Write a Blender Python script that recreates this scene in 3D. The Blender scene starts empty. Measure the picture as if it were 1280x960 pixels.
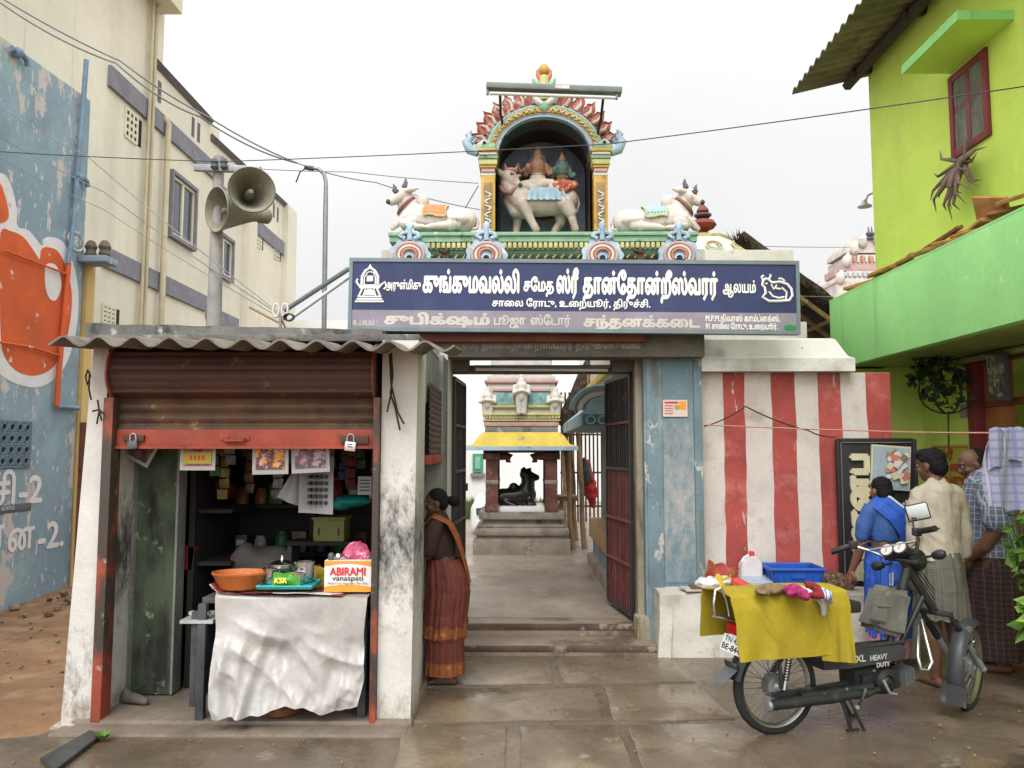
import bpy, bmesh, math, random
import numpy as np
from mathutils import Vector, Matrix, Euler, noise
from mathutils.geometry import delaunay_2d_cdt
V = Vector
rad = math.radians
sc = bpy.context.scene
COL = sc.collection

# ---------------------------------------------------------------- camera
F, CX, CY = 1000.0, 640.0, 480.0
CAM = V((0.0, 0.0, 1.65))
PITCH, YAW = rad(4.8), rad(0.57)
cam_data = bpy.data.cameras.new('camera')
cam_data.sensor_width = 36.0
cam_data.lens = 36.0 * F / 1280.0
cam_data.clip_start = 0.05
cam_data.clip_end = 2000.0
cam = bpy.data.objects.new('camera', cam_data)
COL.objects.link(cam)
cam.location = CAM
cam.rotation_euler = (rad(90) + PITCH, 0.0, YAW)
sc.camera = cam
ROT = Euler((rad(90) + PITCH, 0.0, YAW)).to_matrix()

# ---------------------------------------------------------------- sky, sun, exposure
SUN_EL, SUN_AZ = 50.0, 192.0          # overcast: a very soft high sun a little behind the camera
world = bpy.data.worlds.new('World')
sc.world = world
world.use_nodes = True
wn, wl = world.node_tree.nodes, world.node_tree.links
bg = wn['Background']
sky = wn.new('ShaderNodeTexSky')
sky.sky_type = 'NISHITA'
sky.sun_disc = False
sky.sun_elevation = rad(SUN_EL)
sky.sun_rotation = rad(SUN_AZ)
sky.dust_density = 4.0
sky.air_density = 1.0
hsv = wn.new('ShaderNodeHueSaturation')
hsv.inputs['Saturation'].default_value = 0.05
wl.new(sky.outputs[0], hsv.inputs['Color'])
mixw = wn.new('ShaderNodeMix'); mixw.data_type = 'RGBA'
mixw.inputs['Factor'].default_value = 0.9
wl.new(hsv.outputs[0], mixw.inputs['A'])
# the cloud layer: brighter round the hidden sun behind the camera, greyer opposite it, faintly mottled
_a = rad(SUN_AZ)
_dir = V((math.sin(_a) * math.cos(rad(SUN_EL)), math.cos(_a) * math.cos(rad(SUN_EL)), math.sin(rad(SUN_EL))))
wtc = wn.new('ShaderNodeTexCoord'); dot = wn.new('ShaderNodeVectorMath'); dot.operation = 'DOT_PRODUCT'
wl.new(wtc.outputs['Generated'], dot.inputs[0]); dot.inputs[1].default_value = _dir
wmap = wn.new('ShaderNodeMapRange'); wmap.interpolation_type = 'SMOOTHSTEP'
for k_, v_ in (('From Min', -.55), ('From Max', 1.0), ('To Min', 5.9), ('To Max', 17.0)): wmap.inputs[k_].default_value = v_
wl.new(dot.outputs['Value'], wmap.inputs['Value'])
wno = wn.new('ShaderNodeTexNoise'); wno.inputs['Scale'].default_value = 2.2; wno.inputs['Detail'].default_value = 5; wl.new(wtc.outputs['Generated'], wno.inputs['Vector'])
wm2 = wn.new('ShaderNodeMapRange'); wm2.inputs['To Min'].default_value = .84; wm2.inputs['To Max'].default_value = 1.16; wl.new(wno.outputs['Fac'], wm2.inputs['Value'])
wmu = wn.new('ShaderNodeMath'); wmu.operation = 'MULTIPLY'; wl.new(wmap.outputs[0], wmu.inputs[0]); wl.new(wm2.outputs[0], wmu.inputs[1])
wcm = wn.new('ShaderNodeCombineColor'); wl.new(wmu.outputs[0], wcm.inputs[0]); wl.new(wmu.outputs[0], wcm.inputs[1])
wmb = wn.new('ShaderNodeMath'); wmb.operation = 'MULTIPLY'; wmb.inputs[1].default_value = 1.012; wl.new(wmu.outputs[0], wmb.inputs[0]); wl.new(wmb.outputs[0], wcm.inputs[2])
wl.new(wcm.outputs[0], mixw.inputs['B'])
wl.new(mixw.outputs['Result'], bg.inputs['Color'])
bg.inputs['Strength'].default_value = 0.1
sun_d = bpy.data.lights.new('sun', 'SUN')
sun_d.energy = 1.5
sun_d.angle = rad(30)
sun_d.color = (1.0, 0.97, 0.92)
sun = bpy.data.objects.new('sun', sun_d)
COL.objects.link(sun)
sun.location = (0, -5, 20)
sun.rotation_euler = _dir.to_track_quat('Z', 'Y').to_euler()
sc.view_settings.view_transform = 'Standard'
sc.view_settings.look = 'None'
sc.view_settings.gamma = 1.0
sc.view_settings.exposure = 0.6
sc.cycles.max_bounces = 6
sc.cycles.use_denoising = True

# ---------------------------------------------------------------- measuring helpers (photo pixel -> point of the place)
def ray(px, py):
    return ROT @ V(((px - CX) / F, -(py - CY) / F, -1.0))
def at(px, py, Y):
    d = ray(px, py); return CAM + d * ((Y - CAM.y) / d.y)
def atx(px, py, X):
    d = ray(px, py); return CAM + d * ((X - CAM.x) / d.x)
def atz(px, py, Z=0.0):
    d = ray(px, py); return CAM + d * ((Z - CAM.z) / d.z)

# ---------------------------------------------------------------- materials
MATS = {}
def mat(key, col, rough=0.8, var=0.12, scale=2.5, bump=0.15, bscale=30.0, metal=0.0, stains=(), spec=0.35, wave=None,
        rough2=None, checks=None, coat=0.0, ridge=None, sheen=0.0):
    """procedural material; stains = [(colour, scale, threshold, softness, (sx,sy,sz), strength)]"""
    if key in MATS: return MATS[key]
    m = bpy.data.materials.new(key); m.use_nodes = True
    N, L = m.node_tree.nodes, m.node_tree.links
    b = N['Principled BSDF']
    tc = N.new('ShaderNodeTexCoord')
    src = tc.outputs['Object']
    def noisen(scale, detail=6, mp=None, rough_=0.6):
        n = N.new('ShaderNodeTexNoise')
        n.inputs['Scale'].default_value = scale; n.inputs['Detail'].default_value = detail
        n.inputs['Roughness'].default_value = rough_
        if mp:
            q = N.new('ShaderNodeMapping'); q.inputs['Scale'].default_value = mp
            L.new(src, q.inputs['Vector']); L.new(q.outputs[0], n.inputs['Vector'])
        else: L.new(src, n.inputs['Vector'])
        return n.outputs['Fac']
    def ramp(fac, p0, p1, c0=(0, 0, 0, 1), c1=(1, 1, 1, 1)):
        r = N.new('ShaderNodeValToRGB')
        r.color_ramp.elements[0].position = max(0, min(1, p0)); r.color_ramp.elements[0].color = c0
        r.color_ramp.elements[1].position = max(0, min(1, p1)); r.color_ramp.elements[1].color = c1
        L.new(fac, r.inputs['Fac']); return r.outputs['Color']
    def mix(fac, a, bb, mode='MIX'):
        x = N.new('ShaderNodeMix'); x.data_type = 'RGBA'; x.blend_type = mode
        if isinstance(fac, (int, float)): x.inputs['Factor'].default_value = fac
        else: L.new(fac, x.inputs['Factor'])
        for nm, v in (('A', a), ('B', bb)):
            if isinstance(v, (tuple, list)): x.inputs[nm].default_value = (v[0], v[1], v[2], 1)
            else: L.new(v, x.inputs[nm])
        return x.outputs['Result']
    c = tuple(col)
    out = c
    if var > 0:
        lo = tuple(max(0, v * (1 - var * 1.6)) for v in c); hi = tuple(min(1, v * (1 + var)) for v in c)
        out = ramp(noisen(scale), 0.32, 0.68, lo + (1,), hi + (1,))
        f = noisen(scale * 14, 3)
        out = mix(ramp(f, 0.35, 0.65), mix(0.5 * var + 0.02, out, (0, 0, 0)), out)
    if checks:                                   # woven check: (colour, period_x, period_z, width)
        sep = N.new('ShaderNodeSeparateXYZ'); L.new(src, sep.inputs[0])
        for ax, per, cc, wd in checks:
            mth = N.new('ShaderNodeMath'); mth.operation = 'MULTIPLY'; mth.inputs[1].default_value = 1.0 / per
            L.new(sep.outputs[ax], mth.inputs[0])
            fr = N.new('ShaderNodeMath'); fr.operation = 'FRACT'; L.new(mth.outputs[0], fr.inputs[0])
            lt = N.new('ShaderNodeMath'); lt.operation = 'LESS_THAN'; lt.inputs[1].default_value = wd
            L.new(fr.outputs[0], lt.inputs[0])
            ml = N.new('ShaderNodeMath'); ml.operation = 'MULTIPLY'; ml.inputs[1].default_value = 0.75
            L.new(lt.outputs[0], ml.inputs[0])
            out = mix(ml.outputs[0], out, cc)
    for st in stains:
        scol, ssc, th, soft = st[:4]
        mp = st[4] if len(st) > 4 else None
        k = st[5] if len(st) > 5 else 1.0
        f = ramp(noisen(ssc, 8, mp, 0.65), th, th + soft)
        if k < 1:
            f2 = N.new('ShaderNodeMath'); f2.operation = 'MULTIPLY'; f2.inputs[1].default_value = k
            L.new(f, f2.inputs[0]); f = f2.outputs[0]
        out = mix(f, out, scol)
    if isinstance(out, tuple): b.inputs['Base Color'].default_value = out + (1,)
    else: L.new(out, b.inputs['Base Color'])
    if rough2 is not None:
        r = ramp(noisen(1.7, 5), 0.38, 0.62, (rough,) * 3 + (1,), (rough2,) * 3 + (1,))
        L.new(r, b.inputs['Roughness'])
    else: b.inputs['Roughness'].default_value = rough
    b.inputs['Metallic'].default_value = metal
    b.inputs['Specular IOR Level'].default_value = spec
    if coat: b.inputs['Coat Weight'].default_value = coat
    if sheen: b.inputs['Sheen Weight'].default_value = sheen
    if bump > 0:
        bp = N.new('ShaderNodeBump'); bp.inputs['Strength'].default_value = min(1, bump * 2); bp.inputs['Distance'].default_value = 0.006
        L.new(noisen(bscale, 5), bp.inputs['Height']); L.new(bp.outputs[0], b.inputs['Normal'])
        if ridge:                                # sharp crumple creases
            for sc_, st_, ds_ in ridge:
                n_ = N.new('ShaderNodeTexNoise'); n_.noise_type = 'RIDGED_MULTIFRACTAL'; n_.inputs['Scale'].default_value = sc_; n_.inputs['Detail'].default_value = 2; n_.inputs['Distortion'].default_value = .6; L.new(src, n_.inputs['Vector'])
                b2 = N.new('ShaderNodeBump'); b2.inputs['Strength'].default_value = st_; b2.inputs['Distance'].default_value = ds_; L.new(n_.outputs['Fac'], b2.inputs['Height']); L.new(bp.outputs[0], b2.inputs['Normal']); L.new(b2.outputs[0], b.inputs['Normal']); bp = b2
    MATS[key] = m
    return m

MOULD = (0.035, 0.033, 0.03)
WHITE = mat('whitewash', (0.62, 0.6, 0.56), 0.85, 0.08, 2, .25, 40, stains=[((0.33, 0.29, 0.23), 1.6, .56, .22, (1.5, 1.5, .5), .75), (MOULD, 3.2, .66, .08, None, .8)])
WHITE_MOULD = mat('mouldy_whitewash', (0.6, 0.57, 0.52), 0.85, 0.08, 2, .3, 45, stains=[((0.3, 0.27, 0.21), 1.2, .5, .25, (1.5, 1.5, .6), .7), (MOULD, 2.4, .60, .07, (2, 2, .7), .9), ((0.3, .29, .27), 22, .68, .05, None, .7)])
def stain_band(key, col, z_mid, z_half, dens, base_args=None, mcol=(.06, .056, .05)):
    """whitewash with a blotchy mould zone on the wall between two heights (a real stain, fixed to the wall)"""
    col = tuple(v * .88 for v in col)
    m = mat(key, col, 0.85, 0.08, 2, .3, 45, stains=[((0.34, 0.3, 0.25), 1.4, .52, .25, (1.6, 1.6, .5), .7), ((.3, .28, .25), 25, .7, .05, None, .6)])
    N, L = m.node_tree.nodes, m.node_tree.links
    b = N['Principled BSDF']
    old = b.inputs['Base Color'].links[0].from_socket
    tc = N.new('ShaderNodeTexCoord'); sp = N.new('ShaderNodeSeparateXYZ'); L.new(tc.outputs['Object'], sp.inputs[0])
    n = N.new('ShaderNodeTexNoise'); n.inputs['Scale'].default_value = 11; n.inputs['Detail'].default_value = 12; n.inputs['Roughness'].default_value = .8
    mp = N.new('ShaderNodeMapping'); mp.inputs['Scale'].default_value = (1.3, 1.3, .7); L.new(tc.outputs['Object'], mp.inputs[0]); L.new(mp.outputs[0], n.inputs['Vector'])
    def mth(op, a, bb=None):
        q = N.new('ShaderNodeMath'); q.operation = op
        for i, v in enumerate((a, bb)):
            if v is None: continue
            if isinstance(v, (int, float)): q.inputs[i].default_value = v
            else: L.new(v, q.inputs[i])
        return q.outputs[0]
    d = mth('DIVIDE', mth('ABSOLUTE', mth('SUBTRACT', sp.outputs[2], z_mid)), z_half)
    v = mth('ADD', n.outputs['Fac'], mth('MULTIPLY', mth('SUBTRACT', 1.0, d), dens))
    r = N.new('ShaderNodeValToRGB'); r.color_ramp.elements[0].position = .54; r.color_ramp.elements[1].position = .8
    L.new(v, r.inputs[0])
    # earth splashed up from the ground
    sp2 = N.new('ShaderNodeMix'); sp2.data_type = 'RGBA'; r2 = N.new('ShaderNodeValToRGB'); r2.color_ramp.elements[0].position = .5; r2.color_ramp.elements[1].position = .8
    L.new(mth('ADD', n.outputs['Fac'], mth('SUBTRACT', .22, sp.outputs[2])), r2.inputs[0]); L.new(r2.outputs[0], sp2.inputs['Factor']); L.new(old, sp2.inputs['A']); sp2.inputs['B'].default_value = (.2, .15, .1, 1); old = sp2.outputs['Result']
    x = N.new('ShaderNodeMix'); x.data_type = 'RGBA'; L.new(r.outputs[0], x.inputs['Factor']); L.new(old, x.inputs['A']); x.inputs['B'].default_value = mcol + (1,)
    L.new(x.outputs['Result'], b.inputs['Base Color'])
    return m

# ---------------------------------------------------------------- mesh builder
ORG = {}
def rotm(r):
    if r is None: return Matrix.Identity(3)
    if isinstance(r, Matrix): return r.to_3x3()
    return Euler(tuple(rad(a) for a in r)).to_matrix()
class MB:
    def __init__(s): s.bm = bmesh.new(); s.mats = []
    def mi(s, m):
        if m is None: m = WHITE
        if m not in s.mats: s.mats.append(m)
        return s.mats.index(m)
    def _f(s, vs, i):
        try:
            f = s.bm.faces.new(vs); f.material_index = i; return f
        except ValueError: return None
    def box(s, x0, x1, y0, y1, z0, z1, m, bev=0.0):
        return s.boxc(((x0 + x1) / 2, (y0 + y1) / 2, (z0 + z1) / 2), (abs(x1 - x0), abs(y1 - y0), abs(z1 - z0)), m, None, bev)
    def boxc(s, c, size, m, rot=None, bev=0.0):
        i = s.mi(m); R = rotm(rot); c = V(c)
        vs = [s.bm.verts.new(c + R @ V((sx * size[0] / 2, sy * size[1] / 2, sz * size[2] / 2))) for sx in (-1, 1) for sy in (-1, 1) for sz in (-1, 1)]
        fs = [s._f([vs[k] for k in q], i) for q in ((0, 1, 3, 2), (4, 6, 7, 5), (0, 4, 5, 1), (2, 3, 7, 6), (0, 2, 6, 4), (1, 5, 7, 3))]
        if bev > 0:
            es = list({e for f in fs for e in f.edges})
            r = bmesh.ops.bevel(s.bm, geom=es, offset=bev, segments=2, affect='EDGES', profile=.6, clamp_overlap=True)
            for f in r['faces']: f.material_index = i
        return s
    def prism(s, pts, vec, m, cap=True):
        """closed polygon of 3-D points extruded by vec"""
        i = s.mi(m); vec = V(vec)
        a = [s.bm.verts.new(V(p)) for p in pts]; b = [s.bm.verts.new(V(p) + vec) for p in pts]
        n = len(a)
        for k in range(n): s._f((a[k], a[(k + 1) % n], b[(k + 1) % n], b[k]), i)
        if cap:
            s._f(a[::-1], i); s._f(b, i)
        return s
    def tube(s, pts, r, m, n=8, cap=True, closed=False, flat=1.0):
        i = s.mi(m); pts = [V(p) for p in pts]; k = len(pts)
        rr = [r] * k if isinstance(r, (int, float)) else list(r)
        rings = []; up = None
        for j, p in enumerate(pts):
            if closed: t = pts[(j + 1) % k] - pts[j - 1]
            else: t = pts[min(j + 1, k - 1)] - pts[max(j - 1, 0)]
            if t.length < 1e-9: t = V((0, 0, 1))
            t.normalize()
            if up is None:
                up = V((0, 0, 1)) if abs(t.z) < .9 else V((0, 1, 0))
            sd = t.cross(up)
            if sd.length < 1e-6: sd = t.cross(V((1, 0, 0)))
            sd.normalize(); up = sd.cross(t).normalized()
            rings.append([s.bm.verts.new(p + (sd * math.cos(a) * flat + up * math.sin(a)) * rr[j]) for a in (2 * math.pi * q / n for q in range(n))])
        m_ = k if closed else k - 1
        for j in range(m_):
            A, B = rings[j], rings[(j + 1) % k]
            for q in range(n): s._f((A[q], A[(q + 1) % n], B[(q + 1) % n], B[q]), i)
        if cap and not closed:
            s._f(rings[0][::-1], i); s._f(rings[-1], i)
        return s
    def lathe(s, prof, c, m, n=20, rot=None, sx=1.0, sy=1.0, cap=True):
        i = s.mi(m); R = rotm(rot); c = V(c); rings = []
        for r, z in prof:
            rings.append([s.bm.verts.new(c + R @ V((max(r, 1e-4) * math.cos(2 * math.pi * q / n) * sx, max(r, 1e-4) * math.sin(2 * math.pi * q / n) * sy, z))) for q in range(n)])
        for A, B in zip(rings, rings[1:]):
            for q in range(n): s._f((A[q], A[(q + 1) % n], B[(q + 1) % n], B[q]), i)
        if cap:
            s._f(rings[0][::-1], i); s._f(rings[-1], i)
        return s
    def ball(s, c, r, m, rot=None, n=14):
        i = s.mi(m); R = rotm(rot); c = V(c); k = max(5, n // 2)
        r = (r,) * 3 if isinstance(r, (int, float)) else r
        P = lambda a, h: s.bm.verts.new(c + R @ V((r[0] * math.cos(a) * math.sin(h), r[1] * math.sin(a) * math.sin(h), r[2] * math.cos(h))))
        rows = [[P(2 * math.pi * q / n, math.pi * j / k) for q in range(n)] for j in range(1, k)]
        t, u = P(0, 0), P(0, math.pi)
        for q in range(n):
            w = (q + 1) % n
            s._f((t, rows[0][q], rows[0][w]), i); s._f((u, rows[-1][w], rows[-1][q]), i)
            for j in range(k - 2): s._f((rows[j][q], rows[j + 1][q], rows[j + 1][w], rows[j][w]), i)
        return s
    def grid(s, fn, nu, nv, m, thick=0.0, flip=False):
        """surface fn(u,v) -> point, u,v in 0..1; thick > 0 gives it a back side"""
        i = s.mi(m)
        P = [[V(fn(u / nu, v / nv)) for v in range(nv + 1)] for u in range(nu + 1)]
        vs = [[s.bm.verts.new(p) for p in row] for row in P]
        fs = []
        for u in range(nu):
            for v in range(nv):
                q = (vs[u][v], vs[u + 1][v], vs[u + 1][v + 1], vs[u][v + 1])
                fs.append(s._f(q[::-1] if flip else q, i))
        if thick:
            fs = [f for f in fs if f]
            s.bm.normal_update()
            nrm = {}
            W = [[None] * (nv + 1) for _ in range(nu + 1)]
            for u in range(nu + 1):
                for v in range(nv + 1):
                    n_ = vs[u][v].normal if vs[u][v].normal.length > 0 else V((0, 0, 1))
                    W[u][v] = s.bm.verts.new(P[u][v] - n_ * thick)
            for u in range(nu):
                for v in range(nv):
                    q = (W[u][v], W[u][v + 1], W[u + 1][v + 1], W[u + 1][v])
                    s._f(q[::-1] if flip else q, i)
            edge = [(u, 0) for u in range(nu + 1)] + [(nu, v) for v in range(1, nv + 1)] + [(u, nv) for u in range(nu - 1, -1, -1)] + [(0, v) for v in range(nv - 1, 0, -1)]
            for a, b in zip(edge, edge[1:] + edge[:1]):
                q = (vs[a[0]][a[1]], W[a[0]][a[1]], W[b[0]][b[1]], vs[b[0]][b[1]])
                s._f(q[::-1] if not flip else q, i)
        return s
    def poly(s, pts, m):
        s._f([s.bm.verts.new(V(p)) for p in pts], s.mi(m)); return s
    def join(s, me, m, M4=None):
        """add a mesh datablock"""
        i = s.mi(m); n0 = len(s.bm.faces); v0 = len(s.bm.verts)
        s.bm.from_mesh(me); s.bm.verts.ensure_lookup_table(); s.bm.faces.ensure_lookup_table()
        if M4 is not None:
            for v in s.bm.verts[v0:]: v.co = M4 @ v.co
        for f in s.bm.faces[n0:]: f.material_index = i
        return s
    def xf(s, M4):
        for v in s.bm.verts: v.co = M4 @ v.co
        return s
    def build(s, name, parent=None, label=None, cat=None, group=None, kind=None, smooth=40, normals=True, origin=None):
        bm = s.bm
        if normals: bmesh.ops.recalc_face_normals(bm, faces=bm.faces)
        if parent is not None: org = ORG[parent.name]
        elif origin is not None: org = V(origin)
        else:
            xs = [v.co for v in bm.verts]
            org = V(((min(p.x for p in xs) + max(p.x for p in xs)) / 2, (min(p.y for p in xs) + max(p.y for p in xs)) / 2, min(p.z for p in xs)))
        for v in bm.verts: v.co -= org
        me = bpy.data.meshes.new(name); bm.to_mesh(me); bm.free()
        for m in s.mats: me.materials.append(m)
        if smooth:
            for p in me.polygons: p.use_smooth = True
            me.set_sharp_from_angle(angle=rad(smooth))
        o = bpy.data.objects.new(name, me); COL.objects.link(o)
        if parent is not None: o.parent = parent
        else: o.location = org
        ORG[o.name] = org
        tag(o, label, cat, group, kind)
        return o
def tag(o, label=None, cat=None, group=None, kind=None):
    if label: o['label'] = label
    if cat: o['category'] = cat
    if group: o['group'] = group
    if kind: o['kind'] = kind
    return o
def thing(name, label, cat, loc, group=None):
    o = bpy.data.objects.new(name, None); COL.objects.link(o)
    o.empty_display_size = .1
    o.location = V(loc); ORG[o.name] = V(loc)
    return tag(o, label, cat, group)
def copy_tree(o, parent=None):
    c = o.copy(); COL.objects.link(c)
    if parent is not None: c.parent = parent
    ORG[c.name] = ORG[o.name].copy()
    for ch in list(o.children): copy_tree(ch, c)
    return c
def jit(p, a, s=3.0, seed=0.0):
    p = V(p); return p + V(noise.noise_vector(p * s + V((seed, seed * 1.7, seed * .3)))) * a
def fuse(parts, voxel=0.006, smooth=4, factor=.5, disp=None):
    """tapered limbs and rounded masses grown together into ONE continuous surface (mesh datablock)"""
    b = MB()
    for p in parts:
        if p[0] == 'c':                                  # capsule chain: [points], [radii]
            pts, rr = [V(q) for q in p[1]], p[2]
            b.tube(pts, rr, WHITE, n=14)
            for q, r in zip(pts, rr): b.ball(q, r, WHITE, n=14)
        elif p[0] == 'e': b.ball(p[1], p[2], WHITE, p[3] if len(p) > 3 else None, n=18)
    me = bpy.data.meshes.new('tmp'); b.bm.to_mesh(me); b.bm.free()
    o = bpy.data.objects.new('tmp', me); COL.objects.link(o)
    r = o.modifiers.new('r', 'REMESH'); r.mode = 'VOXEL'; r.voxel_size = voxel
    if smooth:
        sm = o.modifiers.new('s', 'SMOOTH'); sm.factor = factor; sm.iterations = smooth
    dg = bpy.context.evaluated_depsgraph_get(); dg.update()
    out = bpy.data.meshes.new_from_object(o.evaluated_get(dg))
    bpy.data.objects.remove(o)
    if disp:
        co = [(v.co.copy(), v.normal.copy()) for v in out.vertices]
        out.vertices.foreach_set('co', [x for c_, n_ in co for x in disp(c_, n_)]); out.update()
    return out
def fused(name, parts, m, parent, voxel=.006, smooth=4, M4=None, disp=None, factor=.5, **kw):
    b = MB(); me = fuse(parts, voxel, smooth, factor, disp); b.join(me, m, M4)
    return b.build(name, parent, smooth=60, normals=False, **kw)

# ---------------------------------------------------------------- lettering
_TX = {}
def text_tris(body, bold=0.0):
    """glyph outlines of a line of text filled by winding number; returns verts, tris, width (cap height about 0.7)"""
    key = (body, bold)
    if key in _TX: return _TX[key]
    cu = bpy.data.curves.new('t', 'FONT'); cu.body = body; cu.size = 1.0
    o = bpy.data.objects.new('t', cu); COL.objects.link(o)
    dg = bpy.context.evaluated_depsgraph_get(); dg.update()
    cv = o.evaluated_get(dg).to_curve(dg)
    polys = []
    for sp in cv.splines:
        bp = sp.bezier_points; n = len(bp); pl = []
        if n == 0:
            pl = [(p.co.x, p.co.y) for p in sp.points]
        for i in range(n):
            a, c = bp[i], bp[(i + 1) % n]
            p0, p1, p2, p3 = a.co, a.handle_right, c.handle_left, c.co
            st = 1 if ((p1 - p0).cross(p3 - p0).length < 1e-6 and (p2 - p0).cross(p3 - p0).length < 1e-6) else 5
            for k in range(st):
                t = k / st; u = 1 - t
                q = p0 * u ** 3 + p1 * 3 * u * u * t + p2 * 3 * u * t * t + p3 * t ** 3
                pl.append((q.x, q.y))
        if len(pl) > 2: polys.append(pl)
    o.to_curve_clear() if hasattr(o, 'to_curve_clear') else None
    bpy.data.objects.remove(o); bpy.data.curves.remove(cu)
    # group outlines that overlap in x into clusters and fill each
    info = sorted(((min(x for x, y in p), max(x for x, y in p), p) for p in polys), key=lambda q: q[0])
    clusters = []
    for x0, x1, p in info:
        if clusters and x0 < clusters[-1][1] + .002 and len(clusters[-1][2]) < 14:
            clusters[-1][1] = max(clusters[-1][1], x1); clusters[-1][2].append(p)
        else: clusters.append([x0, x1, [p]])
    VS, TS = [], []
    offs = [(0, 0)] if not bold else [(bold * math.cos(a), bold * .8 * math.sin(a)) for a in (0, 1.57, 3.14, 4.71)]
    for x0, x1, ps in clusters:
        vs, es, loops = [], [], []
        for ox, oy in offs:
            for p in ps:
                n0 = len(vs); q = [(x + ox, y + oy) for x, y in p]
                vs += [V(z) for z in q]; k = len(q)
                es += [(n0 + i, n0 + (i + 1) % k) for i in range(k)]; loops.append((ox, oy, q))
        r = delaunay_2d_cdt(vs, es, [], 0, 1e-5)
        ov, of = r[0], r[2]
        groups = {}
        for ox, oy, q in loops: groups.setdefault((ox, oy), []).append(q)
        base = len(VS)
        cen = np.array([[sum(ov[i].x for i in f) / len(f), sum(ov[i].y for i in f) / len(f)] for f in of]) if of else np.zeros((0, 2))
        ins = np.zeros(len(of), bool)
        for g in groups.values():
            w = np.zeros(len(of), int)
            for q in g:
                A = np.array(q); B = np.roll(A, -1, 0)
                cy = cen[:, 1][:, None]; ya, yb = A[:, 1][None], B[:, 1][None]
                hit = ((ya <= cy) & (cy < yb)) | ((yb <= cy) & (cy < ya))
                with np.errstate(all='ignore'): xx = A[:, 0][None] + (cy - ya) / (yb - ya) * (B[:, 0] - A[:, 0])[None]
                w += (hit & (xx > cen[:, 0][:, None])).astype(int).dot(np.sign((yb - ya)[0]).astype(int)) if len(of) else 0
            ins |= w != 0
        used = [[base + i for i in f] for f, k_ in zip(of, ins) if k_]
        VS += [(v.x, v.y) for v in ov]; TS += used
    w = max((x for x, y in VS), default=0)
    _TX[key] = (VS, TS, w)
    return _TX[key]
def lettering(b, body, origin, xdir, ydir, m, size=None, width=None, height=None, bold=0.0, lift=0.003, sx=1.0, shear=0.0):
    """flat letters of a painted line on a surface; origin = left end of the baseline"""
    VS, TS, w = text_tris(body, bold)
    if not TS: return 0
    origin, xdir, ydir = V(origin), V(xdir).normalized(), V(ydir).normalized()
    nrm = xdir.cross(ydir)
    k = size if size else 1.0
    kx = k * sx
    if width: kx = width / w
    if height: k = height
    elif width and not size: k = kx
    i = b.mi(m)
    idx = {}
    for t in TS:
        q = []
        for j in t:
            if j not in idx:
                x, y = VS[j]
                idx[j] = b.bm.verts.new(origin + xdir * ((x + shear * y) * kx) + ydir * (y * k) + nrm * lift)
            q.append(idx[j])
        f = b._f(q, i)
    return w * kx
def vis(s):
    """Tamil in the order the marks are written on the line"""
    out = []
    for ch in s:
        if ch in 'ெேை' and out: out.insert(len(out) - 1, ch)
        elif ch == 'ோ': out.insert(len(out) - 1, 'ே'); out.append('ா')
        elif ch == 'ொ': out.insert(len(out) - 1, 'ெ'); out.append('ா')
        else: out.append(ch)
    return ''.join(out)

# ================================================================ THE SETTING
EARTH = mat('sandy_earth', (0.21, 0.115, 0.058), .95, .2, 1.2, .5, 18, stains=[((0.28, 0.19, 0.11), 2.2, .5, .2), ((.09, .06, .035), 4.5, .6, .1)])
WET = mat('wet_concrete', (0.14, 0.106, 0.073), .5, .25, 1.4, .35, 25, rough2=.1, spec=.6,
          stains=[((0.09, 0.068, 0.046), 1.1, .48, .14), ((0.3, 0.27, 0.22), 3.0, .63, .1, None, .7), ((.055, .042, .03), 1.6, .56, .1), ((.21, .14, .07), 2.2, .6, .1, None, .7)])
FLAG = mat('wet_flagstone', (0.2, 0.15, 0.098), .45, .25, 1.8, .4, 16, rough2=.06, spec=.6,
           stains=[((0.12, 0.09, 0.062), 1.3, .46, .1), ((0.36, 0.32, 0.26), 4.5, .62, .1, None, .7), ((.07, .052, .036), 3.4, .63, .06, (1, 2.5, 1))])
FLOOR = mat('courtyard_concrete', (0.3, 0.25, 0.2), .55, .15, 1.3, .2, 25, rough2=.22, spec=.45,
            stains=[((0.2, 0.165, 0.13), 1.2, .5, .14, (1, .5, 1)), ((.15, .1, .07), 3, .64, .08)])
STEP = mat('step_stone', (0.27, 0.21, 0.16), .6, .2, 2.5, .3, 25, rough2=.25, stains=[((.12, .085, .06), 2.5, .5, .12), ((.45, .42, .37), 6, .66, .05)])
STEP_EDGE = mat('red_oxide_step_edge', (0.11, 0.055, 0.04), .6, .3, 4, .4, 30, stains=[((.09, .065, .05), 4, .5, .1), ((.24, .2, .16), 7, .57, .06)])

def ground_sheet(name, x0, x1, y0, y1, nx, ny, fz, m, kind='structure'):
    b = MB()
    b.grid(lambda u, v: (lambda x, y: (x, y, fz(x, y)))(x0 + (x1 - x0) * u, y0 + (y1 - y0) * v), nx, ny, m)
    return b.build(name, kind=kind, smooth=60)
def far_sheet():
    b = MB()
    # near area fine and uneven, then out to the horizon
    def fz(x, y): return noise.noise(V((x * 1.1, y * 1.1, 0))) * .018 + noise.noise(V((x * 5, y * 5, 3))) * .006 - .016 + (.06 * max(0, min(1, (y - 8.4) / 1.2)) if x < -3.6 else 0)
    b.grid(lambda u, v: (lambda x, y: (x, y, fz(x, y)))(-9 + 18 * u, -2 + 16 * v), 120, 110, EARTH)
    for (x0, x1, y0, y1) in ((-600, 600, 14, 900), (-600, 600, -300, -2), (-600, -9, -2, 14), (9, 600, -2, 14)):
        b.poly([(x0, y0, -.016), (x1, y0, -.016), (x1, y1, -.016), (x0, y1, -.016)], EARTH)
    return b.build('ground', kind='structure', smooth=60)
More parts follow.
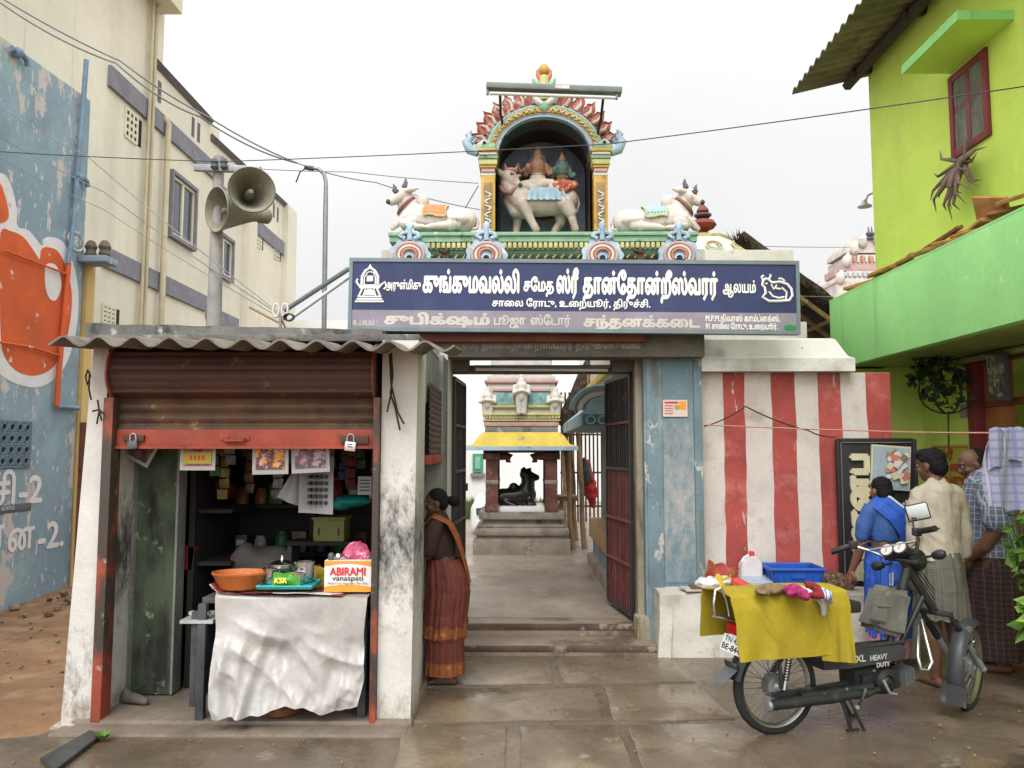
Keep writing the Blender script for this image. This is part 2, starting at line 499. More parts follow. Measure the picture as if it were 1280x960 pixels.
far_sheet()
# wet concrete apron in front of the gate with an uneven left edge
b = MB()
def apron(u, v):
    y = 2.0 + 5.0 * v
    xl = -2.62 + .18 * math.sin(y * 2.3) + noise.noise(V((y * 3, 0, 0))) * .12 - (0.25 if y < 4.7 else 0)
    x = xl + (6.6 - xl) * u
    return (x, y, .012 + noise.noise(V((x * 1.3, y * 1.3, 7))) * .007 + noise.noise(V((x * 6, y * 6, 1))) * .002)
b.grid(apron, 90, 60, WET, .05)
b.build('pavement', kind='structure', smooth=60)
# worn flagstones on the path to the gate, each a slab with rounded edges
b = MB(); rnd = random.Random(4)
def slab(pxs, z=.0195):
    pts = [atz(x, y, z) for x, y in pxs]
    c = sum(pts, V()) / len(pts)
    poly = []
    for i, p in enumerate(pts):
        q = pts[(i + 1) % len(pts)]
        n_ = max(3, int((q - p).length / .07))
        for k in range(n_):
            r = p.lerp(q, k / n_); r = r + V(noise.noise_vector(r * 9)) * .012; r.z = z
            poly.append(r)
    inner = [V((p.x + (c.x - p.x) * .03, p.y + (c.y - p.y) * .03, z + .004)) for p in poly]
    i = b.mi(FLAG)
    lo = [b.bm.verts.new(V((p.x, p.y, z - .03))) for p in poly]; mi_ = [b.bm.verts.new(p) for p in poly]; hi = [b.bm.verts.new(p) for p in inner]
    n_ = len(poly)
    for k in range(n_):
        b._f((lo[k], lo[(k + 1) % n_], mi_[(k + 1) % n_], mi_[k]), i); b._f((mi_[k], mi_[(k + 1) % n_], hi[(k + 1) % n_], hi[k]), i)
    b._f(hi, i)
for s_ in ([(520, 822), (682, 820), (692, 854), (516, 858)], [(694, 820), (838, 822), (868, 852), (704, 854)],
           [(520, 862), (742, 857), (754, 900), (510, 903)], [(756, 857), (874, 857), (918, 898), (768, 901)],
           [(506, 908), (633, 907), (630, 985), (484, 988)], [(650, 907), (770, 906), (800, 984), (652, 986)], [(784, 906), (925, 904), (975, 982), (812, 984)]):
    slab(s_)
b.build('flagstone_path', kind='structure', smooth=50)
b = MB()
# step up into the temple passage and the courtyard floor behind it
b.box(-.68, 1.14, 6.57, 7.02, -.03, .085, STEP, .012)
b.box(-.675, 1.13, 7.0, 7.3, -.03, .168, STEP, .012)
b.box(-.67, 1.135, 6.562, 6.60, .045, .092, STEP_EDGE, .012)
b.box(-.66, 1.12, 6.99, 7.03, .125, .176, STEP_EDGE, .012)
b.build('gate_steps', kind='structure', smooth=40)
b = MB()
b.grid(lambda u, v: (-2.8 + 12 * u, 7.3 + 26 * v, .170 + noise.noise(V(((-2.8 + 12 * u) * .8, v * 20, 0))) * .006 * (1 if v > .02 else 0)), 60, 90, FLOOR, .2)
b.build('courtyard_floor', kind='structure', smooth=60)
GRASS = mat('grass_blade', (0.085, 0.13, 0.03), .8, .3, 3, 0, stains=[((.2, .2, .07), 3, .55, .1)])
b = MB(); rnd = random.Random(8)
i = b.mi(GRASS)
for k in range(4200):
    x, y = rnd.uniform(-2.7, 1.0), rnd.uniform(17.5, 21.4)
    h = rnd.uniform(.12, .34); a = rnd.uniform(0, 6.28); w = .02
    p = V((x, y, .17)); d = V((math.cos(a), math.sin(a), 0)) * w; t = V((rnd.uniform(-.08, .08), rnd.uniform(-.08, .08), h))
    b._f([b.bm.verts.new(p - d), b.bm.verts.new(p + d), b.bm.verts.new(p + t)], i)
b.build('grass', label='strip of green grass along the far white courtyard wall', kind='stuff', cat='grass', smooth=0, normals=False)
GRAVEL = mat('rubble', (0.22, 0.15, 0.09), .95, .3, 5, .4, 30)
b = MB(); rnd = random.Random(18)
for k in range(560):
    if k < 210: x, y = rnd.uniform(-5.3, -3.0), rnd.gauss(8.9, .45) if k < 90 else rnd.uniform(4, 8.5)
    else: x, y = rnd.uniform(-3.1, 4.2), rnd.uniform(3.4, 6.4)
    r = rnd.uniform(.008, .03) * (1.6 if k < 90 else .6 if k < 210 else .28)
    b.boxc((x, y, (.05 if y > 8.6 else .0 if k < 210 else .022) + r * .4), (r * 2, r * 1.6, r * 1.2), GRAVEL, (rnd.uniform(0, 50), rnd.uniform(0, 50), rnd.uniform(0, 180)), r * .4)
b.build('gravel', label='small stones and crumbs of rubble strewn over the sandy earth', kind='stuff', cat='gravel', smooth=30)

# ================================================================ LEFT: PAINTED WALL AND CREAM BUILDING
BLUE_PEEL = mat('peeling_blue_paint', (0.25, 0.35, 0.4), .8, .15, 1.6, .3, 30,
    stains=[((0.17, 0.24, 0.3), .8, .5, .2), ((0.29, .41, .42), 1.5, .54, .15), ((0.5, 0.45, 0.42), 2.6, .56, .02, (1, 1, .55)), ((0.55, .5, .48), 9, .6, .02, (1, 1, .5), .9), ((.09, .12, .14), 5, .64, .06, (2, 2, .3), .6)])
CREAM = mat('cream_wall', (0.7, 0.67, 0.54), .85, .06, .7, .15, 30, stains=[((0.5, 0.47, 0.36), .9, .54, .2, (1.6, 1.6, .2), .6), ((.35, .33, .27), 2.2, .64, .06, (2.5, 2.5, .12), .5), ((.25, .24, .2), 1.6, .68, .08, (2, 2, .2), .45)])
CREAM2 = mat('cream_wall_ledge', (0.68, 0.65, 0.5), .85, .06, .7, .1, 30)
GREYBAND = mat('grey_band', (0.22, 0.22, 0.25), .85, .12, 5, .2, 60, stains=[((.28, .27, .26), 3, .6, .1)])
GREYTRIM = mat('dark_parapet_trim', (0.14, 0.14, 0.15), .85, .1, 5, .2, 40)
DARK = mat('dark_opening', (0.012, 0.012, 0.014), .7, 0, 1, 0)
PIPE_CREAM = mat('cream_pipe', (0.5, 0.44, 0.3), .6, .1, 4, 0)
PIPE_BLUE = mat('blue_painted_pipe', (0.17, 0.26, 0.36), .6, .15, 6, .1)
ORANGE = mat('orange_wall_paint', (0.6, 0.105, 0.025), .75, .12, 2, .2, 30, stains=[((0.6, .5, .45), 5.5, .63, .02, (1, 1, .8)), ((.4, .09, .03), 1.6, .55, .15, None, .6)])
WPAINT = mat('white_wall_paint', (0.7, 0.68, 0.67), .8, .07, 2, .2, 30, stains=[((0.2, .3, .37), 7, .66, .03, None, .8), ((.45, .42, .4), 2, .56, .15, None, .6)])
GLASS = mat('window_glass', (0.06, 0.075, 0.085), .08, 0, 1, 0, spec=.6)
STEEL = mat('dull_steel', (0.4, 0.4, 0.4), .4, .1, 10, .05, metal=.8)

BX = -5.4
painted = thing('painted_wall', 'peeling blue plaster wall end with a huge orange painted emblem', 'wall', (BX - .2, 8, 0))
b = MB()
ytop = [(6.2, 6.25), (9.55, 5.72)]
y_end = 9.68
_zt0, _zt1 = atx(0, 45, BX).z, atx(118, 130, BX).z; _y0 = atx(0, 45, BX).y; _sl = (_zt1 - _zt0) / (y_end - _y0)
# wall with a slightly sloping top
b.prism([(BX, 4.6, -.1), (BX, y_end, -.1), (BX, y_end, _zt1), (BX, 4.6, _zt0 - _sl * (_y0 - 4.6))], (-.35, 0, 0), BLUE_PEEL)
b.build('plaster', painted)
def wall_px(px, py, lift): p = atx(px, py, BX + lift); return p
def patch(name, pxs, lift, m, parent, holes=None):
    bb = MB(); p = [atx(x, y, BX + lift) for x, y in pxs]
    bb.prism(p, (-.003, 0, 0), m); return bb.build(name, parent, smooth=0)
def smoothpx(pts, n=5):
    out = []; k = len(pts)
    for i in range(k):
        p0, p1, p2, p3 = [V(pts[(i + d) % k]) for d in (-1, 0, 1, 2)]
        for t in range(n):
            t /= n
            out.append(tuple(.5 * ((2 * p1) + (-p0 + p2) * t + (2 * p0 - 5 * p1 + 4 * p2 - p3) * t * t + (-p0 + 3 * p1 - 3 * p2 + p3) * t ** 3)))
    return out
emb = patch('white_outline', smoothpx([(-38, 225), (0, 216), (14, 232), (21, 262), (22, 283), (36, 288), (52, 307), (54, 300), (62, 296), (78, 302), (90, 325), (98, 365), (95, 415), (80, 460), (55, 482), (28, 482), (0, 468), (-40, 430), (-55, 330)]), .004, WPAINT, painted)
patch('orange_dome', smoothpx([(-40, 240), (-4, 228), (6, 244), (11, 266), (8, 276), (-6, 280), (-40, 280)]), .008, ORANGE, painted)
patch('orange_body', smoothpx([(1, 292), (14, 289), (30, 297), (44, 316), (50, 324), (52, 312), (60, 309), (74, 316), (86, 345), (90, 380), (83, 425), (68, 457), (47, 469), (26, 466), (10, 452), (2, 428), (0, 360)]), .008, ORANGE, painted)
patch('white_eye', smoothpx([(57, 334), (63, 329), (71, 333), (76, 348), (76, 362), (70, 375), (62, 373), (57, 358)]), .012, WPAINT, painted)
b = MB()
# registered mark: a ring and an R
c = atx(95, 302, BX + .006)
b.tube([c + V((0, math.cos(a) * .17, math.sin(a) * .11)) for a in [2 * math.pi * k / 24 for k in range(24)]], .014, WPAINT, n=4, closed=True)
lettering(b, 'R', c + V((0, -.08, -.055)), (0, 1, 0), (0, 0, 1), WPAINT, size=.15, sx=1.5, bold=.02)
b.build('registered_mark', painted, smooth=0)
b = MB()
def wall_text(body, px, py, size, sx):
    p_, q_ = atx(px, py, BX + .004), atx(sx, py, BX + .004)
    lettering(b, vis(body), p_, (0, 1, 0), (0, 0, 1), WPAINT, width=q_.y - p_.y, height=size, bold=.03)
wall_text('சி', -12, 632, .42, 18); wall_text('-2', 22, 630, .42, 52)
wall_text('ண', -34, 690, .4, 4); wall_text('ன', 8, 690, .4, 42); wall_text('-2.', 46, 688, .42, 79)
b.build('painted_letters', painted, smooth=0)
b = MB()
p0 = atx(0, 636, BX + .004); p1 = atx(21, 636, BX + .004)
b.boxc(((p0 + p1) / 2), (.01, (p1 - p0).length + .5, .085), mat('plate_dark', (.1, .1, .12), .6, .1, 5, 0), None, .01)
lettering(b, 'சுவர் விளம்', p0 + V((.006, -.22, -.02)), (0, 1, 0), (0, 0, 1), WPAINT, size=.07)
b.build('name_plate', painted)
# concrete lattice window at the lower left
lw = MB()
ya, yb = 8.12, 8.78; za = atx(34, 583, BX).z; zb = atx(34, 528, BX).z
lw.box(BX - .2, BX + .004, ya, yb, za, zb, DARK)
GRILLE = mat('blue_grey_lattice', (0.13, .19, .24), .8, .15, 5, .2)
for r in range(5): lw.box(BX - .02, BX + .015, ya, yb, za + (zb - za) * r / 4 - .012, za + (zb - za) * r / 4 + .012, GRILLE)
for c_ in range(6):
    lw.box(BX - .022, BX + .013, ya + (yb - ya) * c_ / 5 - .014, ya + (yb - ya) * c_ / 5 + .014, za, zb, GRILLE)
for r in range(4):
    for c_ in range(5):
        cy_, cz_ = ya + (yb - ya) * (c_ + .5) / 5, za + (zb - za) * (r + .5) / 4
        lw.tube([(BX + .005, cy_ + math.cos(a) * .05, cz_ + math.sin(a) * .042) for a in [2 * math.pi * q / 10 for q in range(10)]], .015, GRILLE, n=5, closed=True)
lw.build('lattice_window', painted)
b = MB()
def bpipe(pxs, r, m=PIPE_BLUE, lift=.05):
    b.tube([atx(x, y, BX + lift) for x, y in pxs], r, m, n=8)
bpipe([(108, 75), (104, 130), (97, 210), (92, 280), (85, 330)], .03)
b.build('rain_pipe', painted, smooth=60)
b = MB(); bpipe([(86, 328), (80, 400), (73, 470), (71, 508)], .03, ORANGE)
bpipe([(72, 508), (98, 510)], .028, PIPE_BLUE)
b.build('rain_pipe', painted, smooth=60)
b = MB(); bpipe([(-5, 427), (40, 434), (78, 446)], .014, ORANGE); b.build('conduit', painted)
b = MB(); bpipe([(6, 313), (84, 343)], .013, ORANGE); b.build('conduit', painted)
for px, py in ((22, 66), (100, 222)):
    b = MB(); c = atx(px, py, BX + .06)
    b.tube([c + V((0, -.1, 0)), c + V((0, .05, .03)), c + V((0, .16, .0)), c + V((0, .18, -.06))], .03, PIPE_BLUE)
    b.ball(c, .06, PIPE_BLUE); b.build('bracket', painted)
# yellow end strip of the lower building, seen past the wall
b = MB(); YEL = mat('yellow_plaster', (0.6, .42, .16), .85, .1, 2, .2)
b.box(-5.62, -5.36, 9.72, 9.9, -.05, 4.1, YEL)
tag(b.build('corner_pillar', label='narrow yellow plaster pillar at the end of the peeling blue wall', cat='pillar'))
# ledge with two rusted lamps fixed above
led = thing('bracket_shelf', 'small blue concrete ledge sticking out of the blue wall end with two dark pots', 'ledge', atx(118, 318, BX))
b = MB(); c = atx(101, 318, BX + .02)
b.box(c.x, c.x + .34, c.y - .06, c.y + .25, c.z - .1, c.z - .02, BLUE_PEEL, .01); b.build('shelf', led)
for dx in (.08, .25):
    b = MB(); b.lathe([(.05, 0), (.07, .04), (.055, .09), (.075, .13), (.05, .19), (.03, .21)], (c.x + dx, c.y + .08, c.z - .02), mat('rust_pot', (.14, .11, .09), .8, .3, 10, .2), 12); b.build('pot', led)
# red-brown gate edge seen between the wall and the shop
b = MB(); b.box(-5.36, -5.28, 9.7, 9.8, 0.05, 2.0, mat('old_red_wood', (.14, .05, .03), .7, .3, 6, .2)); b.boxc((-5.3, 9.86, .6), (.2, .1, 1.2), mat('tan_sack', (.4, .2, .08), .9, .2, 6, .3))
b.build('door_leaf', label='narrow dark red wooden door edge beside the left white pillar', cat='door')

# cream building
X = -5.75
cream = thing('apartment_building', 'cream three storey building with grey bands and stepped roof line', 'building', (X - 3, 14, 0))
def cy(px): return X / ((px - 650.0) / 1000.0)
b = MB()
y_step, y_far = cy(185), cy(359)
y_mid = cy(262)
def zx(px, py): return atx(px, py, X).z
z_low, z_hi, z_end = zx(225, 110), 10.4, zx(350, 250)
z_low = zx(188, 72); z_far = zx(357, 258)
b.prism([(X, 6.0, -.1), (X, y_far, -.1), (X, y_far, z_far), (X, y_mid, zx(264, 172)), (X, y_mid, zx(262, 151)), (X, y_step, z_low), (X, y_step, z_hi), (X, 6.0, z_hi)], (-6, 0, 0), CREAM)
b.build('wall', cream, smooth=0)
b = MB()
for A, B_ in (((188, 72), (262, 151)), ((263, 171), (356, 256))):
    p, q = atx(*A, X), atx(*B_, X)
    b.tube([p + V((.03, 0, 0)), q + V((.03, 0, 0))], .07, GREYTRIM, n=4)
b.build('parapet_trim', cream, smooth=0)
b = MB(); p = atx(192, 6, X)
b.box(X - .6, X + .35, p.y - 2.2, p.y + .25, p.z - .02, p.z + .22, CREAM2); b.build('roof_overhang', cream)
def band(pxa, ya0, ya1, pxb, yb0, yb1):
    y1, y2 = cy(pxa), cy(pxb)
    za, zb_ = zx(pxa, ya0), zx(pxa, ya1); zc, zd = zx(pxb, yb0), zx(pxb, yb1)
    zt, zl = (za + zc) / 2, (zb_ + zd) / 2
    b = MB(); b.box(X, X + .05, y1, y2, zl, zt, GREYBAND); b.build('grey_band', cream, smooth=0)
band(113, 62, 90, 258, 195, 216); band(259, 215, 231, 300, 255, 272); band(312, 268, 285, 350, 300, 318)
band(115, 302, 326, 249, 366, 388); band(251, 380, 398, 291, 395, 411); band(305, 403, 420, 350, 425, 440)
# column strip near the far end
b = MB(); b.box(X, X + .14, cy(296), cy(306), -.1, zx(300, 236), CREAM); b.box(X, X + .12, cy(347), cy(359), -.1, z_far, CREAM); b.build('pilaster', cream)
# windows
def cwin(p0, p1, y00, y01, y10, y11, grille=False):
    yA, yB = cy(p0), cy(p1)
    z1, z0 = zx(p0, y00), zx(p0, y01)
    fr = MB(); t = .06
    fr.box(X - .05, X + .09, yA, yB, z0 - t, z0, GREYBAND); fr.box(X - .05, X + .09, yA, yB, z1, z1 + t, GREYBAND)
    fr.box(X - .05, X + .085, yA, yA + t, z0, z1, GREYBAND); fr.box(X - .05, X + .085, yB - t, yB, z0, z1, GREYBAND)
    w = fr.build('window', cream)
    g = MB(); g.box(X - .1, X + .012, yA + t, yB - t, z0, z1, GLASS)
    g.build('pane', w)
    f2 = MB()
    for k in (0, .5, 1): yy = yA + t + (yB - yA - 2 * t) * k; f2.box(X, X + .04, yy - .03, yy + .03, z0, z1, CREAM2)
    f2.box(X, X + .038, yA + t, yB - t, z0, z0 + .05, CREAM2); f2.box(X, X + .038, yA + t, yB - t, z1 - .05, z1, CREAM2)
    f2.build('frame', w)
cwin(197, 231, 205, 284, 232, 300)
cwin(256, 281, 282, 332, 300, 345)
def cvent(p0, p1, top, bot):
    yA, yB = cy(p0), cy(p1); z1, z0 = zx(p0, top), zx(p0, bot)
    m_ = MB(); m_.box(X - .2, X + .006, yA, yB, z0, z1, DARK); v = m_.build('window', cream)
    m_ = MB()
    for r in range(5): zz = z0 + (z1 - z0) * r / 4; m_.box(X, X + .02, yA, yA + (yB - yA) * .7, zz - .022, zz + .022, CREAM2)
    for c_ in range(4): yy = yA + (yB - yA) * .7 * c_ / 3; m_.box(X, X + .022, yy - .02, yy + .02, z0, z1, CREAM2)
    m_.build('grille', v)
cvent(138, 160, 118, 155); cvent(119, 141, 377, 400); cvent(313, 322, 281, 301); cvent(336, 345, 296, 316)
for px, r in ((165, .032), (187, .05)):
    b = MB(); yy = cy(px)
    if px == 187: b.tube([(X + .1, yy, 2), (X + .1, yy, zx(px, 140)), (X + .02, yy, zx(px, 132))], r, PIPE_CREAM)
    else:
        for d in (-.06, .06): b.tube([(X + .07, yy + d, 2), (X + .09, yy + d, z_hi)], r * .9, PIPE_CREAM)
    b.build('drain_pipe', cream, smooth=60)
b = MB()
for px, py in ((190, 108), (199, 114), (241, 158), (248, 165), (342, 262), (347, 268)):
    p = atx(px, py, X); b = MB(); b.box(X - .05, X + .012, p.y - .05, p.y + .05, p.z - .18, p.z + .16, GREYTRIM); b.build('slit', cream)
# ================================================================ THE SHOP
RED = mat('red_oxide_paint', (0.3, 0.055, 0.03), .6, .2, 4, .2, 30, stains=[((.06, .035, .03), 5, .6, .07), ((.35, .2, .14), 9, .66, .05)])
SHUT = mat('brown_shutter', (0.075, 0.03, 0.022), .55, .2, 3, .15, 30, stains=[((.06, .03, .025), 2.5, .52, .15), ((.16, .08, .05), 8, .62, .06)])
SHUT_O = mat('rusty_ochre_shutter', (0.095, 0.048, 0.022), .55, .3, 3, .2, 30, stains=[((.05, .025, .018), 4, .52, .1), ((.3, .2, .1), 6, .62, .06)])
ASB = mat('asbestos_sheet', (0.2, 0.17, 0.145), .9, .2, 4, .35, 45, stains=[((.1, .085, .07), 3, .52, .14), ((.33, .3, .26), 7, .63, .08)])
SLAB = mat('old_concrete_slab', (0.15, 0.145, 0.135), .92, .22, 4, .4, 35, stains=[((.05, .048, .045), 5, .54, .1), ((.35, .33, .3), 8, .62, .06)])
GREEN_OLD = mat('dirty_green_plaster', (0.075, 0.1, 0.06), .85, .2, 2, .25, 30, stains=[((.018, .02, .015), 2.0, .47, .14, (1.5, 1.5, .5)), ((.24, .27, .2), 6, .62, .06), ((.05, .06, .04), 9, .6, .06)])
DIRTY_GREY = mat('dirty_grey_plaster', (0.22, 0.22, 0.2), .88, .2, 2, .3, 30, stains=[((.08, .08, .075), 2, .52, .16, (2, 2, .4)), ((.35, .34, .31), 6, .62, .07)])
SHOPDARK = mat('shaded_shop_wall', (0.022, 0.022, 0.018), .9, .3, 3, .2)  # near-black wall colour imitates the unlit shop interior
SHOPFLOOR = mat('shop_floor', (0.2, 0.16, 0.125), .7, .25, 2.5, .3, 25, rough2=.4, stains=[((.08, .06, .05), 2.5, .52, .14)])
shop = thing('shop_kiosk', 'small roadside shop with whitewashed mouldy pillars and a rolled up red shutter', 'shop', (-1.7, 5.6, 0))
YF, ZT = 4.95, 2.34
XL0, XL1, XR0, XR1 = at(95, 800, YF).x, at(121, 800, YF).x, -.862, -.645
b = MB(); PM = stain_band('left_pillar_whitewash', 3.3, 0, .3, 0) if False else None
PL = stain_band('left_pillar_plaster', (.62, .6, .56), .3, .35, .10)
PLI = stain_band('left_pillar_reveal_plaster', (.58, .56, .52), 1.0, .5, .3)
PR = stain_band('right_pillar_plaster', (.62, .6, .56), 1.08, .5, .24)
b.prism([(XL0 - .04, YF - .06, -.02), (XL1, YF - .02, -.02), (XL1, YF, ZT), (XL0 + .03, YF, ZT)], (0, .02, 0), PL)
b.prism([(XL0 - .04, YF - .04, -.02), (XL1, YF - .0, -.02), (XL1, YF + .0, ZT), (XL0 + .03, YF + .0, ZT)], (0, .36, 0), PL)
b.box(XL0 - .09, XL1 - .05, YF - .11, YF + .2, -.03, .03, PL, .03)
pl = b.build('pillar', shop)
b = MB(); b.box(XL1, XL1 + .012, YF + .03, YF + .36, 0.03, ZT, PLI); b.build('pillar_reveal', shop)
b = MB(); b.prism([(XR0, YF, .03), (XR1 - .015, YF, -.02), (XR1 + .012, YF, ZT), (XR0 + .005, YF, ZT)], (0, .42, 0), PR)
b.box(XR0 - .01, XR1, YF - .015, YF + .3, -.03, .03, PR, .02)
pr = b.build('pillar', shop)
b = MB(); b.box(-.80, -.60, 6.22, 6.62, 0.02, 2.4, DIRTY_GREY); b.build('rear_pillar', shop)
b = MB(); b.box(XR1 - .2, XR1 - .04, YF + .42, 6.22, -.03, .6, PR, .01); b.box(XR1 - .22, XR1 - .03, YF + .42, 6.22, .6, .625, DIRTY_GREY, .006); b.build('counter_ledge', shop)
b = MB()
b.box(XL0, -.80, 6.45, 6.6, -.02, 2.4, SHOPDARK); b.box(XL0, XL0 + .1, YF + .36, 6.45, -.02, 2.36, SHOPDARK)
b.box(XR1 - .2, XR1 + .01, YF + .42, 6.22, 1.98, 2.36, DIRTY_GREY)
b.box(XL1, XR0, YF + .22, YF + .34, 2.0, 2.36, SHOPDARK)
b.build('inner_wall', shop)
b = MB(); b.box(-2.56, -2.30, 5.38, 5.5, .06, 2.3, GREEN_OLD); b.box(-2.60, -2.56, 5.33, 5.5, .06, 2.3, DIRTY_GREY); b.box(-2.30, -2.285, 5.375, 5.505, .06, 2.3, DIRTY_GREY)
b.build('partition', shop)
b = MB()
b.box(XL0 - .02, XR1 + .01, 5.02, 6.6, 2.345, 2.39, SLAB, .01)
z1 = at(200, 404, 5.2).z
b.grid(lambda u, v: (at(106, 410, 5.2).x + (at(478, 410, 5.2).x - at(106, 410, 5.2).x) * u, 5.2 + 1.2 * v, z1 - .045 * u + noise.noise(V((u * 12, v, 0))) * .01), 30, 2, SLAB, .12)
b.build('roof_slab', shop)
b = MB()
b.box(XL0 + .02, XR1, YF - .05, 6.5, -.05, .05, SHOPFLOOR, .015)
b.box(XL0 - .02, XR1 - .01, YF - .22, YF - .03, -.05, .028, SHOPFLOOR, .012)
b.build('floor', shop)
# corrugated sheet
b = MB()
p0, p1 = at(58, 424, 4.55), at(567, 432, 4.55)
nwave = 11.2
def corr(u, v):
    x = p0.x + (p1.x - p0.x) * u
    a = math.sin(u * nwave * 2 * math.pi - 1.1)
    sk = .03 * math.sin(u * 9 + 2) * (1 - v)
    z = p0.z + (p1.z - p0.z) * u + .027 * a + v * .05
    return (x + .0 * v, 4.55 + sk * .6 + .62 * v, z)
b.grid(corr, 170, 6, ASB, .012)
b.build('corrugated_roof', shop, smooth=50)
RAIL = mat('red_rail_worn', (0.3, .06, .03), .6, .2, 4, .2, 30, stains=[((.05, .038, .03), 2.2, .45, .1, (1, 1, .6)), ((.3, .25, .2), 9, .63, .06)])
# rolled shutter
sh = MB(); prof = []
R0 = .165; cyl = V((0, 5.02, 2.135)); n = 64
for k in range(n):
    a = 2 * math.pi * k / n
    r = R0 + .011 * (1 if (k % 8) in (0,) else 0) - .005 * (1 if k % 8 in (4,) else 0)
    prof.append((math.cos(a) * r, math.sin(a) * r))
i = sh.mi(SHUT)
xa, xb = XL1 + .05, -.9
ra = [sh.bm.verts.new((xa, cyl.y + y, cyl.z + z)) for y, z in prof]; rb = [sh.bm.verts.new((xb, cyl.y + y, cyl.z + z)) for y, z in prof]
for k in range(n): sh._f((ra[k], ra[(k + 1) % n], rb[(k + 1) % n], rb[k]), i)
sh._f(ra, i); sh._f(rb[::-1], i)
shutter = sh.build('shutter', shop, smooth=25)
b = MB()
def slatcurtain(bb, x0, x1, y, z0, z1, m, pitch=.036, amp=.009):
    nz = int((z1 - z0) / .006)
    bb.grid(lambda u, v: (x0 + (x1 - x0) * u, y - amp * abs(math.sin((z0 + (z1 - z0) * v) * math.pi / pitch)), z0 + (z1 - z0) * v), 3, nz, m, .004)
slatcurtain(b, XL1 + .065, -.9, 4.99, 1.775, 1.985, SHUT_O, .07, .016)
b.build('slat_curtain', shutter, smooth=60)
b = MB()
b.box(XL1 + .065, -.9, 4.955, 4.985, 1.665, 1.785, RED, .006)
b.box(XL1 + .065, -.9, 4.945, 4.958, 1.665, 1.68, RED)
b.tube([(-1.83, 4.95, 1.725), (-1.82, 4.93, 1.715), (-1.71, 4.93, 1.715), (-1.70, 4.95, 1.725)], .011, RED)
b.boxc((-1.83, 4.952, 1.73), (.05, .012, .03), RED, None, .004); b.boxc((-1.70, 4.952, 1.73), (.05, .012, .03), RED, None, .004)
b.boxc((XL1 + .18, 4.945, 1.73), (.13, .02, .04), SHUT, None, .004); b.boxc((-1.02, 4.945, 1.72), (.17, .02, .05), SHUT, None, .004)
b.build('bottom_bar', shutter)
b = MB()
for x0, x1 in ((XL1 + .005, XL1 + .065), (-.9, -.862)):
    b = MB(); b.box(x0, x1, 4.9, 5.02, .03 if x0 > -2 else .01, 1.98, RED, .004)
    xx = XL1 + .04 if x0 < -2 else -.905; b.lathe([(.19, 0), (.19, .012)], (xx, 5.02, 2.135), RED, 28, (0, 90, 0)); b.mats = [RAIL]; b.build('shutter_rail', shop)
# side shutter above the passage counter
b = MB()
i = b.mi(SHUT)
b.grid(lambda u, v: (XR1 + .03 + .008 * abs(math.sin(v * 12 * math.pi)), 5.42 + .78 * u, 1.62 + .5 * v), 3, 96, SHUT, .005)
b.box(XR1 - .02, XR1 + .045, 5.42, 6.2, 1.56, 1.625, RED, .004)
b.box(XR1 - .1, XR1 + .0, 5.372, 5.43, .6, 2.1, DIRTY_GREY); b.box(XR1 - .1, XR1 + .01, 6.18, 6.219, .6, 2.1, DIRTY_GREY)
b.build('side_shutter', shop, smooth=60)
# ropes hanging from the pillars
ROPE = mat('dark_rope', (.035, .025, .02), .9, .2, 20, 0)
def rope(name, label, strands, r=.006, m=ROPE, cat='rope'):
    bb = MB()
    for s_ in strands: bb.tube(s_, r, m, n=6)
    return bb.build(name, label=label, cat=cat, smooth=60)
rope('rope', 'short knotted dark rope tied at the left white pillar of the shop',
     [[at(110, 462, 4.9), at(107, 470, 4.88), at(109, 481, 4.88), at(113, 470, 4.88), at(111, 464, 4.88)], [at(112, 466, 4.88), at(111, 485, 4.88), at(114, 500, 4.88)],
      [at(122, 500, 4.9), at(124, 514, 4.88), at(121, 530, 4.88)], [at(116, 514, 4.9), at(124, 512, 4.88), at(129, 517, 4.88)], [at(124, 512, 4.88), at(127, 526, 4.88)]])
rope('rope', 'long loose dark ropes hanging from the right white pillar of the shop',
     [[at(489, 441, 4.9), at(491, 470, 4.9), at(488, 492, 4.89), at(494, 510, 4.89), at(500, 538, 4.89)], [at(487, 442, 4.9), at(489, 480, 4.89), at(497, 515, 4.89), at(505, 530, 4.89)], [at(490, 488, 4.9), at(486, 505, 4.88), at(484, 515, 4.89)]])
# padlocks on the shutter's bottom bar
LOCKS = mat('bright_lock_steel', (.62, .62, .62), .3, .1, 20, 0, metal=.7); LOCKD = mat('dull_lock_iron', (.12, .12, .11), .5, .2, 20, .1, metal=.5)
def padlock(px, py, Y, m, label, s=1.0, tilt=0):
    c = at(px, py, Y); o = thing('padlock', label, 'padlock', c)
    bb = MB(); bb.boxc(c, (.068 * s, .026, .058 * s), m, (0, tilt, 0), .008)
    if s > .95: 
        for dz in (.012, -.002): bb.boxc(c + V((0, -.0135, dz)), (.03, .003, .006), DARK, (0, tilt, 0))
    bb.build('lock_body', o)
    bb = MB(); bb.tube([c + V((-.02 * s, 0, .02)), c + V((-.02 * s, 0, .055 * s))] + [c + V((math.cos(a) * -.02 * s, 0, .055 * s + math.sin(a) * .022 * s)) for a in (.5, 1.05, 1.57, 2.1, 2.6)] + [c + V((.02 * s, 0, .055 * s)), c + V((.02 * s, 0, .02))], .005, STEEL, n=8)
    bb.build('shackle', o, smooth=60)
padlock(438, 558, 4.93, LOCKS, 'bright silver padlock hanging at the right end of the red shutter bar', 1.0, 6)
padlock(166, 556, 4.93, LOCKD, 'dull grey padlock hanging at the left end of the red shutter bar', .9, -4)

